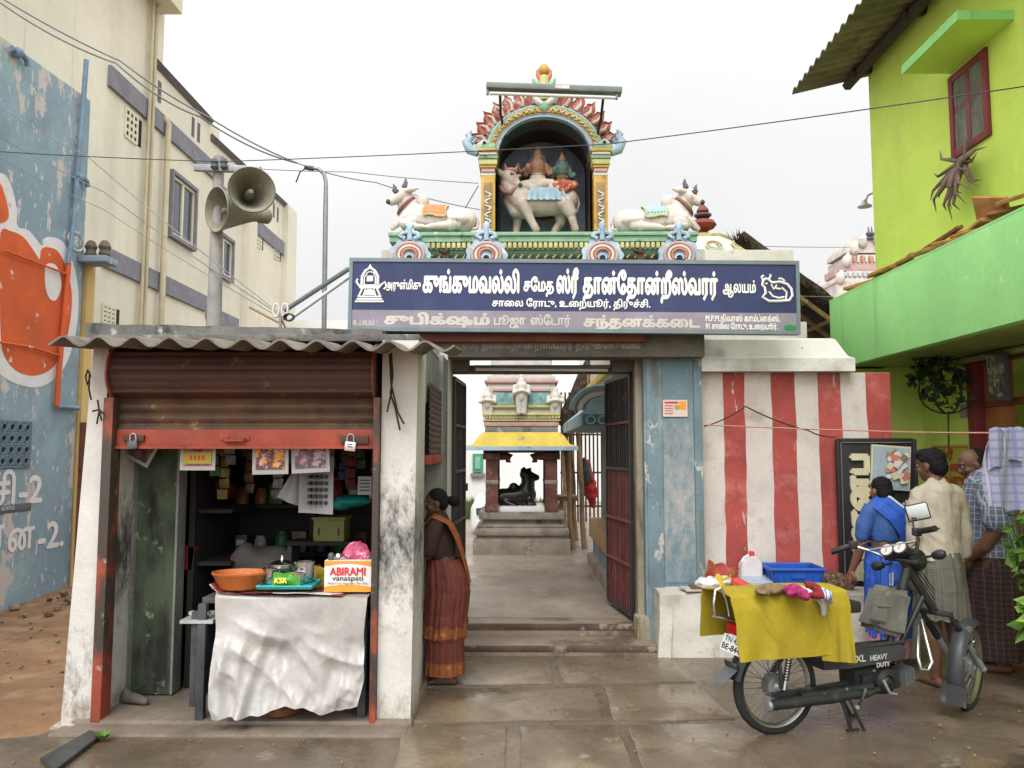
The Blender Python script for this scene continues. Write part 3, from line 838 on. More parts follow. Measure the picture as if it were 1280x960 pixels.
# ---------------- table with the plastic sheet
WOOD_D = mat('dark_old_wood', (.06, .062, .065), .75, .25, 6, .25, 30, stains=[((.14, .13, .12), 6, .6, .08, (1, 1, .3))])
tb = thing('shop_table', 'dark wooden counter table under the white plastic sheet', 'table', (-1.45, 5.2, .05))
b = MB(); b.box(-1.93, -.93, 4.93, 5.5, .73, .765, WOOD_D, .004); b.build('tabletop', tb)
b = MB(); b.box(-1.94, -1.905, 4.95, 5.46, .18, .62, WOOD_D, .003); b.boxc((-1.95, 5.05, .625), (.2, .3, .02), mat('grey_plank', (.35, .35, .34), .6, .2, 6, .1)); b.build('side_panel', tb)
for x, y in ((-1.92, 4.93), (-.96, 4.99), (-1.92, 5.46), (-.96, 5.46)):
    b = MB(); b.boxc((x, y, .39), (.05, .05, .68), WOOD_D, None, .004); b.build('leg', tb)
b = MB(); b.boxc((-1.97, 4.95, .4), (.04, .05, .56), WOOD_D, None, .004); b.boxc((-1.95, 4.95, .67), (.12, .04, .018), mat('grey_plank', None)); b.build('post', tb)
PLAST = mat('white_plastic_sheet', (0.38, 0.36, 0.345), .34, .1, 3, .5, 8, spec=.5, stains=[((.3, .27, .24), 2.0, .49, .14), ((.25, .2, .16), 5, .63, .08), ((.4, .38, .36), 9, .6, .06)], ridge=((3.2, .55, .03), (7, .35, .012)))
tl, tr = at(266, 722, 4.84), at(462, 738, 4.86)
def sheet(u, v):
    # v: 0 back of the table top, .2 table edge, 1 hem
    hem_z = .085 + .025 * math.sin(u * 5.2 + 1.0) + .085 * max(0, u - .2) + (.055 if .3 < u < .72 else 0) * math.sin((u - .3) / .42 * math.pi)
    x = -1.84 + .92 * u
    if v < .12:
        t = v / .12
        return (x, 5.12 - .22 * t, .772 + .006 * noise.noise(V((u * 9, t * 3, 2))) + .03 * (1 - u) ** 6)
    t = (v - .12) / .88
    z = .77 - (.77 - hem_z) * t
    am = min(1, t * 2.2)
    rg = lambda a, bq, c_, s_: abs(noise.noise(V((u * a + t * bq, t * c_ + u * s_, a))))
    fold = .022 * t * noise.noise(V((u * 3.0 + t * .8, t * .7, 1)))
    crease = am * (.085 * rg(2.6, 1.6, .5, 0) + .06 * rg(3.1, -3.4, 1.3, 1.2) + .03 * min(1, t * 2) * rg(9, .6, .25, 0) + .02 * rg(6.5, 2, 2.2, -2) + .006 * rg(17, -6, 7, 5) - .06)
    crease += -.05 * math.exp(-((u - .16 - .3 * (1 - t)) / .035) ** 2) * max(0, t - .35) * 1.5
    flare = .17 * t * t * max(0, 1 - u * 1.5) + .02 * t
    return (x - .0 * t + .05 * t * (1 - u) + .02 * t * math.sin(t * 7 + u * 3) - .03 * t * u, 4.90 - flare + fold + crease, z + .012 * noise.noise(V((u * 14, t * 2, 4))) * t)
b = MB(); b.grid(sheet, 110, 90, PLAST, .0015)
b.build('plastic_sheet', label='creased dirty white plastic sheet hanging over the front of the shop table', cat='sheet', smooth=60)
# patterned oilcloth on the top edge
OIL = mat('maroon_oilcloth', (.22, .03, .035), .5, .2, 6, .1, stains=[((.6, .55, .5), 5, .52, .03)])
b = MB()
b.grid(lambda u, v: (-1.87 + .8 * u, 4.885 + .22 * v + .012 * math.sin(u * 9), .782 + .07 * math.exp(-u * 22) + .022 * math.sin(u * math.pi) * (1 - v) + .006 * noise.noise(V((u * 8, v * 3, 0)))), 40, 6, OIL, .003)
b.build('oilcloth', label='maroon and white patterned cloth along the top of the shop table', cat='cloth', smooth=70)
CANE = mat('brown_cane', (.2, .08, .035), .7, .3, 20, .5, 60); ORP = mat('orange_plastic', (.46, .13, .03), .45, .1, 6, .1, stains=[((.3, .1, .03), 8, .58, .08)])
b = MB(); c = at(300, 736, 5.0)
b.lathe([(.12, 0), (.128, .01), (.165, .085), (.172, .09), (.172, .1), (.163, .1), (.158, .086), (.12, .014), (.0, .012)], c + V((0, 0, .005)), ORP, 30, sy=.8)
b.build('basin', label='shallow orange plastic basin on the left end of the shop table', cat='basin', smooth=50)
b = MB(); c = at(350, 888, 5.05); c.z = .05
b.lathe([(.1, 0), (.13, .02), (.15, .08), (.155, .1), (.145, .1), (.12, .03), (0, .02)], c, CANE, 28)
for k in range(4): b.tube([(c.x + math.cos(a) * (.125 + .008 * k), c.y + math.sin(a) * (.125 + .008 * k), c.z + .02 + k * .022) for a in [2 * math.pi * q / 28 for q in range(28)]], .008, CANE, n=5, closed=True)
b.build('basket', label='round brown cane basket on the floor under the shop table', cat='basket', smooth=60)
TEAL = mat('teal_plastic', (.02, .3, .3), .4, .1, 6, 0)
b = MB(); c = at(362, 733, 5.0)
b.boxc(c + V((0, 0, .008)), (.33, .24, .012), TEAL, None, .004)
b.tube([c + V((sx * .165, sy * .12, .018)) for sx, sy in ((-1, -1), (1, -1), (1, 1), (-1, 1))], .008, TEAL, closed=True, n=6)
b.build('tray', label='flat teal plastic tray holding steel pots on the shop table', cat='tray')
tz = c.z + .018
POT = mat('stainless_steel', (.6, .6, .6), .22, .05, 8, 0, metal=1.0)
def pot(px, dy, r, h, label, lid=False):
    p = at(px, 730, 5.0 + dy); p.z = tz
    o = thing('steel_pot', label, 'pot', p)
    bb = MB(); bb.lathe([(r * .92, 0), (r, .01), (r, h), (r + .008, h + .004), (r + .008, h + .01), (r - .006, h + .008), (r - .008, .02), (0, .016)], p, POT, 24); bb.build('vessel', o, smooth=40)
    if lid:
        bb = MB(); bb.lathe([(r + .004, h + .01), (r * .7, h + .025), (.012, h + .034), (.008, h + .05), (.014, h + .062), (0, h + .068)], p, POT, 24); bb.build('lid', o, smooth=40)
pot(352, .08, .068, .1, 'steel pot with knobbed lid behind the green packet on the teal tray', True)
pot(380, .07, .06, .115, 'tall open steel pot at the right of the teal tray')
pot(339, .02, .05, .08, 'small steel pot at the left of the teal tray')
pot(371, -.04, .045, .065, 'low steel tumbler in front of the tall pot on the teal tray')
GPK = mat('green_packet', (.06, .3, .03), .35, .3, 5, .1, stains=[((.7, .6, .05), 9, .56, .03)])
b = MB(); c = at(357, 720, 4.9); c.z = tz
b.grid(lambda u, v: (c.x - .085 + .17 * u, c.y - .025 * math.sin(math.pi * u) * math.sin(math.pi * v) + .03 * v, c.z + .075 * v + .004 * math.sin(u * 12)), 14, 8, GPK, .012)
lettering(b, 'KSR', c + V((-.06, -.03, .022)), (1, 0, 0), (0, .35, 1), mat('yellow_print', (.75, .6, .04), .5, 0, 1, 0), size=.045, bold=.03, lift=.006)
b.build('snack_packet', label='crinkled green and yellow packet on the front of the teal tray', cat='packet', smooth=60)
# ABIRAMI carton
CART = mat('white_carton', (.7, .68, .64), .6, .05, 5, .05); CORG = mat('orange_carton_print', (.75, .28, .03), .6, .05, 5, .05); CRED = mat('red_print', (.55, .02, .03), .6, 0, 1, 0); CBLK = mat('black_print', (.02, .02, .02), .6, 0, 1, 0)
c0, c1 = at(405, 737, 4.98), at(464, 737, 4.98)
w = c1.x - c0.x; h = .19; zb = .79
box = thing('carton', 'white and orange cooking fat carton reading ABIRAMI on the shop table', 'box', (c0.x + w / 2, 5.07, zb))
b = MB(); b.box(c0.x, c1.x, 4.98, 5.17, zb, zb + h, CART, .003)
b.build('carton_body', box)
b = MB(); i = b.mi(CORG)
def wav(z0, z1, s):
    n_ = 16; f = 4.977
    b.prism([(c0.x + .002, f, z0)] + [(c0.x + .002 + (w - .004) * k / n_, f, z1 + s * .011 * math.sin(math.pi * k / n_)) for k in range(n_ + 1)] + [(c1.x - .002, f, z0)], (0, .002, 0), CORG)
wav(zb + h - .002, zb + h - .034, 1.5); wav(zb + .002, zb + .032, 1.2)
b.build('orange_print', box, smooth=0)
b = MB()
lettering(b, 'ABIRAMI', (c0.x + .035, 4.978, zb + .102), (1, 0, 0), (0, 0, 1), CRED, width=w - .07, height=.068, bold=.035)
lettering(b, 'vanaspati', (c0.x + .05, 4.978, zb + .07), (1, 0, 0), (0, 0, 1), CBLK, width=w - .1, height=.045, bold=.012)
lettering(b, 'Made From Vegetable Oils Only', (c0.x + .022, 4.978, zb + .047), (1, 0, 0), (0, 0, 1), CBLK, width=w - .044, height=.02)
b.build('lettering', box, smooth=0)
PINK = mat('pink_net_bag', (.6, .1, .2), .6, .3, 14, .6, 60, stains=[((.8, .5, .55), 16, .56, .06)])
b = MB(); me = fuse([('e', at(446, 689, 5.08) + V((0, 0, -.0)), (.08, .07, .06)), ('e', at(438, 692, 5.06), (.05, .05, .035)), ('e', at(455, 693, 5.06), (.05, .05, .035))], .008, 2, disp=lambda p, n_: p + n_ * .008 * noise.noise(p * 40))
b.join(me, PINK); b.build('net_bag', label='pink net bag of garlic lying on the cooking fat carton', cat='bag', normals=False, smooth=80)
for k, (px, m_) in enumerate(((414, 'grey'), (423, 'tin'))):
    b = MB(); p = at(px, 696, 5.0); p.z = zb + h
    b.lathe([(.018, 0), (.02, .01), (.02, .035), (.012, .045), (0, .048)], p, LOCKD if k == 0 else POT, 12); b.build('jar', label=('small dark jar on the left end of the carton' if k == 0 else 'small shiny tin beside the pink bag on the carton'), cat='jar')
# sack behind
SACK = mat('white_woven_sack', (.075, .07, .065), .8, .12, 8, .3, 60, stains=[((.45, .1, .08), 3.4, .6, .03)])  # white sack, its colour darkened to imitate the dim shop
b = MB(); c = at(325, 712, 5.75)
me = fuse([('e', c + V((0, .05, -.1)), (.24, .16, .27)), ('e', c + V((-.1, 0, .08)), (.12, .1, .1)), ('e', c + V((.1, 0, .05)), (.15, .1, .1))], .02, 3, disp=lambda p, n_: p + n_ * .03 * noise.noise(p * 9))
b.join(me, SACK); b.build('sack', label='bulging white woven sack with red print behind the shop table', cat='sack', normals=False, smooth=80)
# more small goods crowded on the counter
rnd = random.Random(77)
for k in range(9):
    nm, cc = (('red', (.3, .02, .02)), ('yellow', (.4, .3, .03)), ('green', (.03, .18, .04)))[k % 3]
    b = MB(); gm = mat('pouch_' + nm, cc, .35, .3, 18, .2, stains=[((.5, .45, .35), 22, .58, .04)])
    p = V((-1.62 + .085 * k + rnd.uniform(-.02, .02), 5.24 + .1 * (k % 2), .77)); a_r = rnd.uniform(-.5, .5)
    b.grid(lambda u, v: p + V(((u - .5) * .09 * math.cos(a_r), (u - .5) * .09 * math.sin(a_r) + .02 * math.sin(u * 3.1) * (1 - v), .13 * v + .006 * math.sin(u * 15))), 8, 8, gm, .014)
    b.build('pouch', label=f'{nm} foil pouch standing in the row at the back of the shop table', cat='packet', group='foil pouches on the shop table', smooth=70)
# hanging prints under the shutter
PAPER = mat('grey_paper', (.36, .35, .33), .85, .08, 6, .05)
def print_art(key, cols):
    return mat(key, cols[0], .6, .3, 14, 0, stains=[(cols[1], 10, .5, .04), (cols[2], 17, .55, .03), (cols[3], 26, .58, .03)])
def hanging_print(px0, px1, py0, py1, Y, cols, key, label, tilt=0, lower=None):
    p, q = at(px0, py0, Y), at(px1, py1, Y)
    c = (p + q) / 2; w_, h_ = abs(q.x - p.x), abs(p.z - q.z) + .12
    o = thing('religious_print', label, 'poster', (c.x, Y, q.z))
    R = rotm((0, tilt, 0)); cc = V((c.x, Y, q.z + h_ / 2))
    bb = MB(); bb.boxc(cc, (w_, .008, h_), PAPER, R, .002); bb.build('backing', o)
    bb = MB(); bb.boxc(cc + V((0, -.006, .008)), (w_ * .8, .004, h_ * .86), print_art(key, cols), R)
    if lower: bb.boxc(cc + R @ V((0, -.009, -h_ * .24)), (w_ * .8, .003, h_ * .24), lower, R)
    if lower:
        for k in range(4): bb.boxc(cc + R @ V((-.04 + .026 * k, -.0115, -h_ * .24)), (.012, .002, .03), CRED, R)
    if not lower:
        bb.ball(cc + V((0, -.008, .03)), (.035, .003, .045), print_art(key + '_figure', [cols[1], cols[2], cols[3], cols[1]])); bb.ball(cc + V((0, -.008, .085)), (.018, .003, .02), print_art(key + '_figure', None) if False else MATS[key + '_figure'])
    bb.build('picture', o)
YL = mat('yellow_strip', (.36, .3, .04), .6, .1, 6, 0)
hanging_print(226, 269, 552, 588, 5.04, [(.2, .05, .06), (.35, .1, .1), (.1, .08, .12), (.45, .3, .2)], 'print_a', 'framed colour print with a yellow strip hanging at the left under the shutter', 0, YL)
hanging_print(316, 360, 552, 593, 5.03, [(.12, .05, .06), (.6, .25, .03), (.5, .35, .3), (.15, .1, .25)], 'print_b', 'colour print of an orange seated figure hanging mid way under the shutter', -1)
hanging_print(364, 411, 552, 591, 5.05, [(.14, .08, .1), (.4, .3, .33), (.3, .12, .2), (.1, .16, .2)], 'print_c', 'colour print of pale seated figures hanging right of the orange one', -3)
hanging_print(164, 196, 560, 580, 5.2, [(.1, .04, .04), (.25, .08, .06), (.1, .1, .1), (.2, .2, .2)], 'print_d', 'dark framed print hanging askew beside the left shutter rail', 28)
# calendar sheets
CAL = mat('calendar_paper', (.25, .25, .25), .8, .1, 6, 0)
o = thing('calendar', 'large hanging sheet calendar with rows of dark dates in the dark shop', 'calendar', at(398, 640, 5.25))
b = MB(); q0, q1 = at(374, 590, 5.25), at(417, 641, 5.25)
b.grid(lambda u, v: (q0.x + (q1.x - q0.x) * u, 5.25 + .02 * math.sin(u * 5), q0.z + .1 + (q1.z - q0.z - .1) * v - .01 * u * v), 10, 8, CAL, .002); b.build('sheet', o)
b = MB()
for r in range(5):
    for c_ in range(4): b.boxc((q0.x + .075 + c_ * .036, 5.225 + .02, q0.z - .03 - r * .042), (.02, .05, .022), CBLK)
b.build('dates', o)
b = MB(); q0, q1 = at(346, 592, 5.28), at(376, 634, 5.28)
b.grid(lambda u, v: (q0.x + (q1.x - q0.x) * u + .09 * (1 - v) * (1 - u), 5.28 + .02 * math.sin(u * 7 + 1), q0.z + (q1.z - q0.z) * v * (.7 + .3 * u)), 8, 8, CAL, .002)
b.build('calendar', label='folded grey paper calendar hanging slanted beside the dated calendar', cat='calendar')
b = MB(); p = at(456, 607, 5.3); b.boxc(p, (.09, .006, .12), CAL); 
for r in range(4): b.boxc(p + V((0, -.005, .035 - r * .022)), (.07, .002, .008), CBLK)
b.build('calendar', label='small pale day calendar near the right shutter rail', cat='calendar')
# shelves and goods, their colours lowered to imitate the dark of the shop
SHW = mat('shaded_shelf_wood', (.014, .012, .01), .8, .25, 6, .25)
shf = thing('goods_shelf', 'dark wooden wall shelves at the back of the shop', 'shelf', (-1.5, 6.3, .05))
for z in (.5, .86, 1.22, 1.58):
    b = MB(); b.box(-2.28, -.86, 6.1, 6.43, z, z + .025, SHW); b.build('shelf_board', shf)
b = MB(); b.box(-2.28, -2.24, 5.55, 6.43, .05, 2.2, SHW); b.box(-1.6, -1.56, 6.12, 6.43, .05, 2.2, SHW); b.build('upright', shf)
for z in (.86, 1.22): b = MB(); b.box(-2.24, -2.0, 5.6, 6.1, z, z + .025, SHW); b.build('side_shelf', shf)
cols = [('red', (.4, .03, .03)), ('yellow', (.45, .36, .06)), ('green', (.05, .22, .06)), ('white', (.5, .5, .48)), ('brown', (.2, .1, .05)), ('blue', (.05, .12, .3)), ('orange', (.5, .18, .03))]
rnd = random.Random(5)
for zi, z in enumerate((.525, .885, 1.245, 1.605)):
    zn = ('lowest', 'second lowest', 'third', 'top')[zi]
    x = -2.2; used = {}
    while x < -.95:
        ci = rnd.randrange(len(cols)); nm, cc = cols[ci]; kind = rnd.choice(('jar', 'bag', 'box'))
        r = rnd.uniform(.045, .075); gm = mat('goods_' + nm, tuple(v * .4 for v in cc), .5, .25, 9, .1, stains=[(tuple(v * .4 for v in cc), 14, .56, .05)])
        lab = {'jar': f'{nm} lidded jar on the {zn} shelf in the dark shop', 'bag': f'{nm} soft packet on the {zn} shelf in the dark shop', 'box': f'{nm} small carton on the {zn} shelf in the dark shop'}[kind]
        b = MB(); p = V((x + r, 6.2 + rnd.uniform(-.03, .05), z))
        if kind == 'jar': b.lathe([(r * .9, 0), (r, .02), (r, r * 2), (r * .7, r * 2.4), (r * .75, r * 2.4), (r * .75, r * 2.8), (0, r * 2.85)], p, gm, 14)
        elif kind == 'box': b.boxc(p + V((0, 0, r * 1.2)), (r * 1.7, r * 1.5, r * 2.4), gm, (0, 0, rnd.uniform(-12, 12)), .004); b.boxc(p + V((0, -r * .8, r * 1.3)), (r * 1.1, .01, r * .8), PAPER, (0, 0, 0))
        else: b.grid(lambda u, v: p + V((math.cos(u * 6.283) * r * (1 - .45 * v ** 3) * (1 + .1 * math.sin(u * 25)), math.sin(u * 6.283) * r * .7 * (1 - .9 * v ** 3), r * 2.6 * v)), 16, 7, gm)
        key = (nm, kind, zn)
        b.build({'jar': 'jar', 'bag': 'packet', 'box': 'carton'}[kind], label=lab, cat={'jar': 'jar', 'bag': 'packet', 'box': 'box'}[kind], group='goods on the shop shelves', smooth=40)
        x += 2 * r + rnd.uniform(.012, .06)
CRT = mat('yellow_green_crate', (.16, .16, .04), .5, .12, 6, .05)
o = thing('crate', 'yellow green plastic crate on a shelf behind the carton', 'crate', at(415, 676, 5.8))
c = at(415, 661, 5.8)
b = MB(); b.boxc(c, (.22, .2, .16), CRT, None, .01); b.boxc(c + V((0, 0, .08)), (.24, .22, .02), CRT, None, .004); b.build('crate_body', o)
b = MB()
for s_ in (-1, 1): b = MB(); b.boxc(c + V((s_ * .07, -.102, -.01)), (.012, .006, .05), CBLK); b.build('slot', o)
b = MB(); b.box(c.x - .3, c.x + .2, 5.68, 5.95, c.z - .105, c.z - .08, SHW); b.box(c.x - .29, c.x - .26, 5.7, 5.93, .05, c.z - .1, WOOD_D); b.box(c.x + .16, c.x + .19, 5.7, 5.93, .05, c.z - .1, WOOD_D)
b.build('stand', label='dark wooden stand carrying the yellow green crate in the shop', cat='stand')
b = MB(); p = at(440, 626, 5.8); me = fuse([('e', p, (.14, .1, .045)), ('e', p + V((-.08, 0, -.03)), (.08, .08, .04))], .012, 2); b.join(me, TEAL); b.build('plastic_bag', label='teal plastic bundle lying on top of the yellow green crate', cat='bag', normals=False, smooth=80)
b = MB(); p = at(274, 690, 5.7); p2 = at(236, 700, 5.6)
b.boxc(p2 + V((0, 0, .02)), (.1, .1, .16), mat('goods_red', None), (0, 5, 0), .004); b.build('carton', label='upright red carton on the left inside the shop beside the green partition', cat='box')
b = MB(); c = at(246, 838, 5.3); c.z = .05
b.lathe([(.06, 0), (.065, .01), (.065, .3), (.07, .31), (.05, .35), (0, .36)], c + V((-.0, .12, 0)), POT, 16); b.build('steel_can', label='tall steel can standing on the floor left of the table', cat='can')
shoe = mat('dusty_shoe', (.1, .085, .07), .8, .2, 8, .2)
b = MB(); c = at(168, 866, 5.2); c.z = .055
me = fuse([('c', [c + V((-.06, .02, .03)), c + V((.0, 0, .035)), c + V((.08, -.02, .022))], [.035, .034, .026]), ('e', c + V((-.06, .02, .06)), (.03, .03, .03))], .008, 2); b.join(me, shoe); b.build('shoe', label='dusty grey shoe on the shop floor beside the left pillar', cat='shoe', normals=False)
# crowded goods: sachet strips hung in the dark, sacks and bundles on the floor
rnd = random.Random(31)
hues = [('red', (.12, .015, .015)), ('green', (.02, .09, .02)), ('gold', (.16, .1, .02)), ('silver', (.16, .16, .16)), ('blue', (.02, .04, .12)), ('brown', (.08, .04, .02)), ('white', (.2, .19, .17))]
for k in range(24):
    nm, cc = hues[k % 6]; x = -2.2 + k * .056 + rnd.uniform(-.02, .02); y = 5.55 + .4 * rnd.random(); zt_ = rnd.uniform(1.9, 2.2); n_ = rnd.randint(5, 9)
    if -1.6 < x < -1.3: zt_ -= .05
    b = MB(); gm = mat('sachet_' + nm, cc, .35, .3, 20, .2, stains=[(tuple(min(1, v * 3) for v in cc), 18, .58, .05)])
    for q in range(n_): b.boxc((x + .006 * math.sin(q + k), y + .01 * math.sin(q * 2.1), zt_ - .04 - q * .075), (.07, .014, .068), gm, (rnd.uniform(-9, 9), rnd.uniform(-5, 5), rnd.uniform(-25, 25)), .005)
    b.tube([(x, y, zt_), (x, y, 2.33)], .003, ROPE, n=4)
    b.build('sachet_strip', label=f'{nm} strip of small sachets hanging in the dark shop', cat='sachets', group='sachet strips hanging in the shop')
for k in range(15):
    nm, cc = hues[(k * 3) % 7]; big = k < 7
    p = V((-2.15 + .19 * (k % 7) + rnd.uniform(-.05, .05), 5.85 if big else 6.0 + rnd.uniform(-.1, .05), .06 if big else rnd.choice((.62, .95, 1.3))))
    r = rnd.uniform(.1, .15) if big else rnd.uniform(.07, .1)
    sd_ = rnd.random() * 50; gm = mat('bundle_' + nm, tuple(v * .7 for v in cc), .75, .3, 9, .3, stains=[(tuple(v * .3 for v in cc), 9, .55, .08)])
    me = fuse([('e', p + V((0, 0, r * (1.5 if big else .9))), (r, r * .8, r * (1.6 if big else 1))), ('e', p + V((.02, 0, r * (3.1 if big else 1.9))), (r * .5, r * .4, r * .5))], .014, 1, disp=lambda q, n_: q + n_ * .03 * noise.noise(q * 13 + V((sd_, 0, 0))))
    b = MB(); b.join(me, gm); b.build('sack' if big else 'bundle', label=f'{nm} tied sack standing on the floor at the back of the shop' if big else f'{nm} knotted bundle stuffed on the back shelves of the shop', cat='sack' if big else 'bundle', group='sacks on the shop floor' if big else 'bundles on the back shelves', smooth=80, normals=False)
# broken slate at the left front corner
b = MB(); p = atz(100, 925, .01)
b.prism([atz(50, 952, .02), atz(112, 917, .02), atz(126, 922, .02), atz(70, 966, .02)], (0, 0, .02), mat('dark_slate', (.05, .05, .05), .5, .2, 8, .2)); b.build('slate_slab', label='dark slate strip lying across the left front corner of the shop', cat='slab')
b = MB(); p = atz(128, 926, .02); LEAF = mat('weed_leaf', (.07, .16, .02), .6, .25, 10, 0)
for k in range(14):
    a = k * 2.4; d = V((math.cos(a), math.sin(a), .9)) * .055; s_ = V((-math.sin(a), math.cos(a), 0)) * .012
    b.poly([p, p + d * .6 + s_, p + d, p + d * .6 - s_], LEAF)
b.build('weed', label='tiny green weed growing at the front edge of the shop', cat='plant', smooth=0)
# ================================================================ THE GATE
GBLUE = mat('gate_blue_paint', (0.15, 0.215, 0.25), .8, .15, 2.5, .2, 30, stains=[((.28, .33, .34), 2.0, .52, .15, (2, 2, .5)), ((.42, .4, .36), 6, .6, .03, (1.4, 1.4, .8)), ((.13, .12, .1), 3, .56, .1, (2, 2, .5), .8)])
GBLUE2 = stain_band('gate_blue_scraped', (.165, .24, .28), 1.25, .9, .2, mcol=(.36, .34, .32))
JAMB = mat('stained_jamb', (.3, .27, .2), .8, .15, 2, .3, 30, stains=[((.12, .09, .05), 2.2, .5, .15, (2, 2, .5)), ((.25, .22, .1), 4, .6, .1)])
DLINT = mat('shaded_lintel', (.14, .125, .105), .88, .2, 3, .25, 30, stains=[((.06, .052, .045), 2, .52, .15), ((.22, .12, .08), 4, .63, .06, (.5, 1, 2))])  # dark lintel colour stands in for the shade under the sign
PINKD = mat('dusty_red_beam', (.17, .06, .04), .8, .2, 5, .2)
GY, GT = 6.85, 2.66
gate = thing('gate_wall', 'blue and grey temple gateway with open passage under the long sign', 'gateway', (.2, 6.9, 0))
xr0, xr1 = at(806, 600, GY).x, at(879, 600, GY).x
b = MB()
b.box(xr0, xr1, GY, 7.25, -.03, GT, GBLUE)
b.box(xr0 + .02, xr0 + .155, GY - .012, GY + .1, .0, GT, GBLUE, .006)
b.box(xr1 - .07, xr1, GY - .015, GY + .1, .0, GT, GBLUE, .006)
b.build('pilaster', gate)
b = MB(); b.box(xr0 + .16, xr1 - .075, GY - .005, GY + .01, .55, GT, GBLUE2); b.build('scraped_panel', gate)
b = MB(); b.box(xr0 - .06, xr0 + .001, GY + .09, 7.25, .0, GT - .2, JAMB, .01); b.boxc((xr0 - .03, 6.93, .16), (.12, .2, .22), JAMB, None, .03); b.build('jamb', gate)
b = MB(); xl = -.70
b.box(xl, xl + .095, 6.66, 7.25, -.02, 2.5, WHITE, .008); b.box(-.82, xl + .02, 6.64, 6.9, -.02, 2.5, DIRTY_GREY); b.build('jamb', gate)
ztop = at(690, 446, 6.7).z
b = MB()
b.box(-1.5, xr1 - .0, 6.7, 6.98, ztop, GT, DLINT)
b.box(-1.5, xr0 - .02, 6.62, 6.7, GT - .10, GT - .03, PINKD, .01)
b.build('lintel', gate)
b = MB()
LTXT = mat('faded_lintel_letters', (.3, .25, .2), .8, .2, 6, 0)
l0 = at(578, 433, 6.7)
lettering(b, vis('ஸ்ரீ தான்தோன்றீஸ்வரர் திருக்கோவில்'), (l0.x, 6.698, l0.z - .02), (1, 0, 0), (0, 0, 1), LTXT, width=1.5, height=.1, bold=.03)
b.build('painted_letters', gate, smooth=0)
# rear frame with the tube lamp
zb0, zb1 = at(690, 466, 7.2).z, at(690, 457, 7.2).z
b = MB(); b.box(xl, xr0 + .1, 7.16, 7.25, zb0 - .01, zb1, DLINT); b.box(xl, at(587, 456, 7.2).x, 7.05, 7.24, zb0 - .005, GT, DLINT); b.box(at(763, 456, 7.2).x, xr0 + .1, 7.05, 7.24, zb0 - .005, GT, DLINT); b.build('rear_frame', gate)
TUBEG = mat('grey_lamp_housing', (.14, .17, .16), .5, .1, 6, .05); TUBEW = mat('glass_tube', (.6, .6, .58), .3, .03, 4, 0)
fx = thing('tube_lamp', 'thin tube lamp fixed across the passage under the lintel', 'lamp', at(676, 460, 7.1))
b = MB(); p, q = at(592, 458, 7.12), at(762, 459, 7.12); b.boxc((p + q) / 2, (q.x - p.x, .04, .03), TUBEG, None, .005); b.build('housing', fx)
b = MB(); b.tube([p + V((.02, -.03, -.03)), q + V((-.02, -.03, -.03))], .014, TUBEW); b.build('tube', fx, smooth=60)
# roof behind the sign
b = MB(); PALEPINK = mat('pale_cream_plaster', (.55, .5, .43), .8, .12, 4, .2, 30, stains=[((.5, .25, .14), 3.5, .56, .08), ((.3, .27, .22), 5, .6, .1)])
b.box(at(478, 330, 6.9).x, at(880, 330, 6.9).x, 6.85, 7.9, GT, 3.4, PALEPINK); b.build('roof_block', gate)
# folding iron gates
IRON = mat('black_iron', (.025, .022, .022), .5, .2, 10, .05, stains=[((.16, .03, .025), 3, .6, .05)])
IRONR = mat('red_iron', (.2, .03, .03), .5, .2, 10, .05)
def leaf(name, label, hinge, ang, L, z0, z1, reds, dense):
    o = thing(name, label, 'gate', (hinge[0], hinge[1], z0))
    R = Matrix.Rotation(ang, 4, 'Z'); T = Matrix.Translation(V((hinge[0], hinge[1], 0)))
    bb = MB(); t = .035
    for x in (0, L): bb.box(x - t / 2, x + t / 2, -.02, .02, z0, z1, IRON)
    for z in (z0, z1): bb.box(0, L, -.018, .018, z - t / 2, z + t / 2, IRON)
    bb.xf(T @ R); bb.build('frame', o)
    bb = MB()
    for k in range(1, dense): bb.tube([(L * k / dense, 0, z0), (L * k / dense, 0, z1)], .011, IRON, n=6)
    if reds:
        for k in range(dense): bb.tube([(L * (k + .5) / dense, 0, z0), (L * (k + .5) / dense, 0, z0 + (z1 - z0) * .6)], .01, MATS['red_iron'], n=6)
    bb.xf(T @ R); bb.build('bar', o, smooth=60).name
    bb = MB()
    for k, z in enumerate((.38, .6, .8, .2)): 
        zz = z0 + (z1 - z0) * z; bb = MB(); bb.box(0, L, -.022, .022, zz - .012, zz + .012, IRONR if k in reds else IRON); bb.xf(T @ R); bb.build('rail', o)
    bb = MB(); bb.boxc((L * .92, -.03, z0 + (z1 - z0) * .52), (.09, .03, .07), IRONR if reds else IRON); bb.xf(T @ R); bb.build('latch', o)
leaf('gate_leaf', 'black iron bar gate leaf standing open on the left of the passage', (-.595, 7.12), rad(90 - 3), .8, .22, 2.3, (), 7)
leaf('gate_leaf', 'black and maroon iron gate leaf standing open on the right of the passage', (xr0 - .075, 7.1), rad(90 + 9), .8, .23, 2.33, (0, 2, 3), 11)
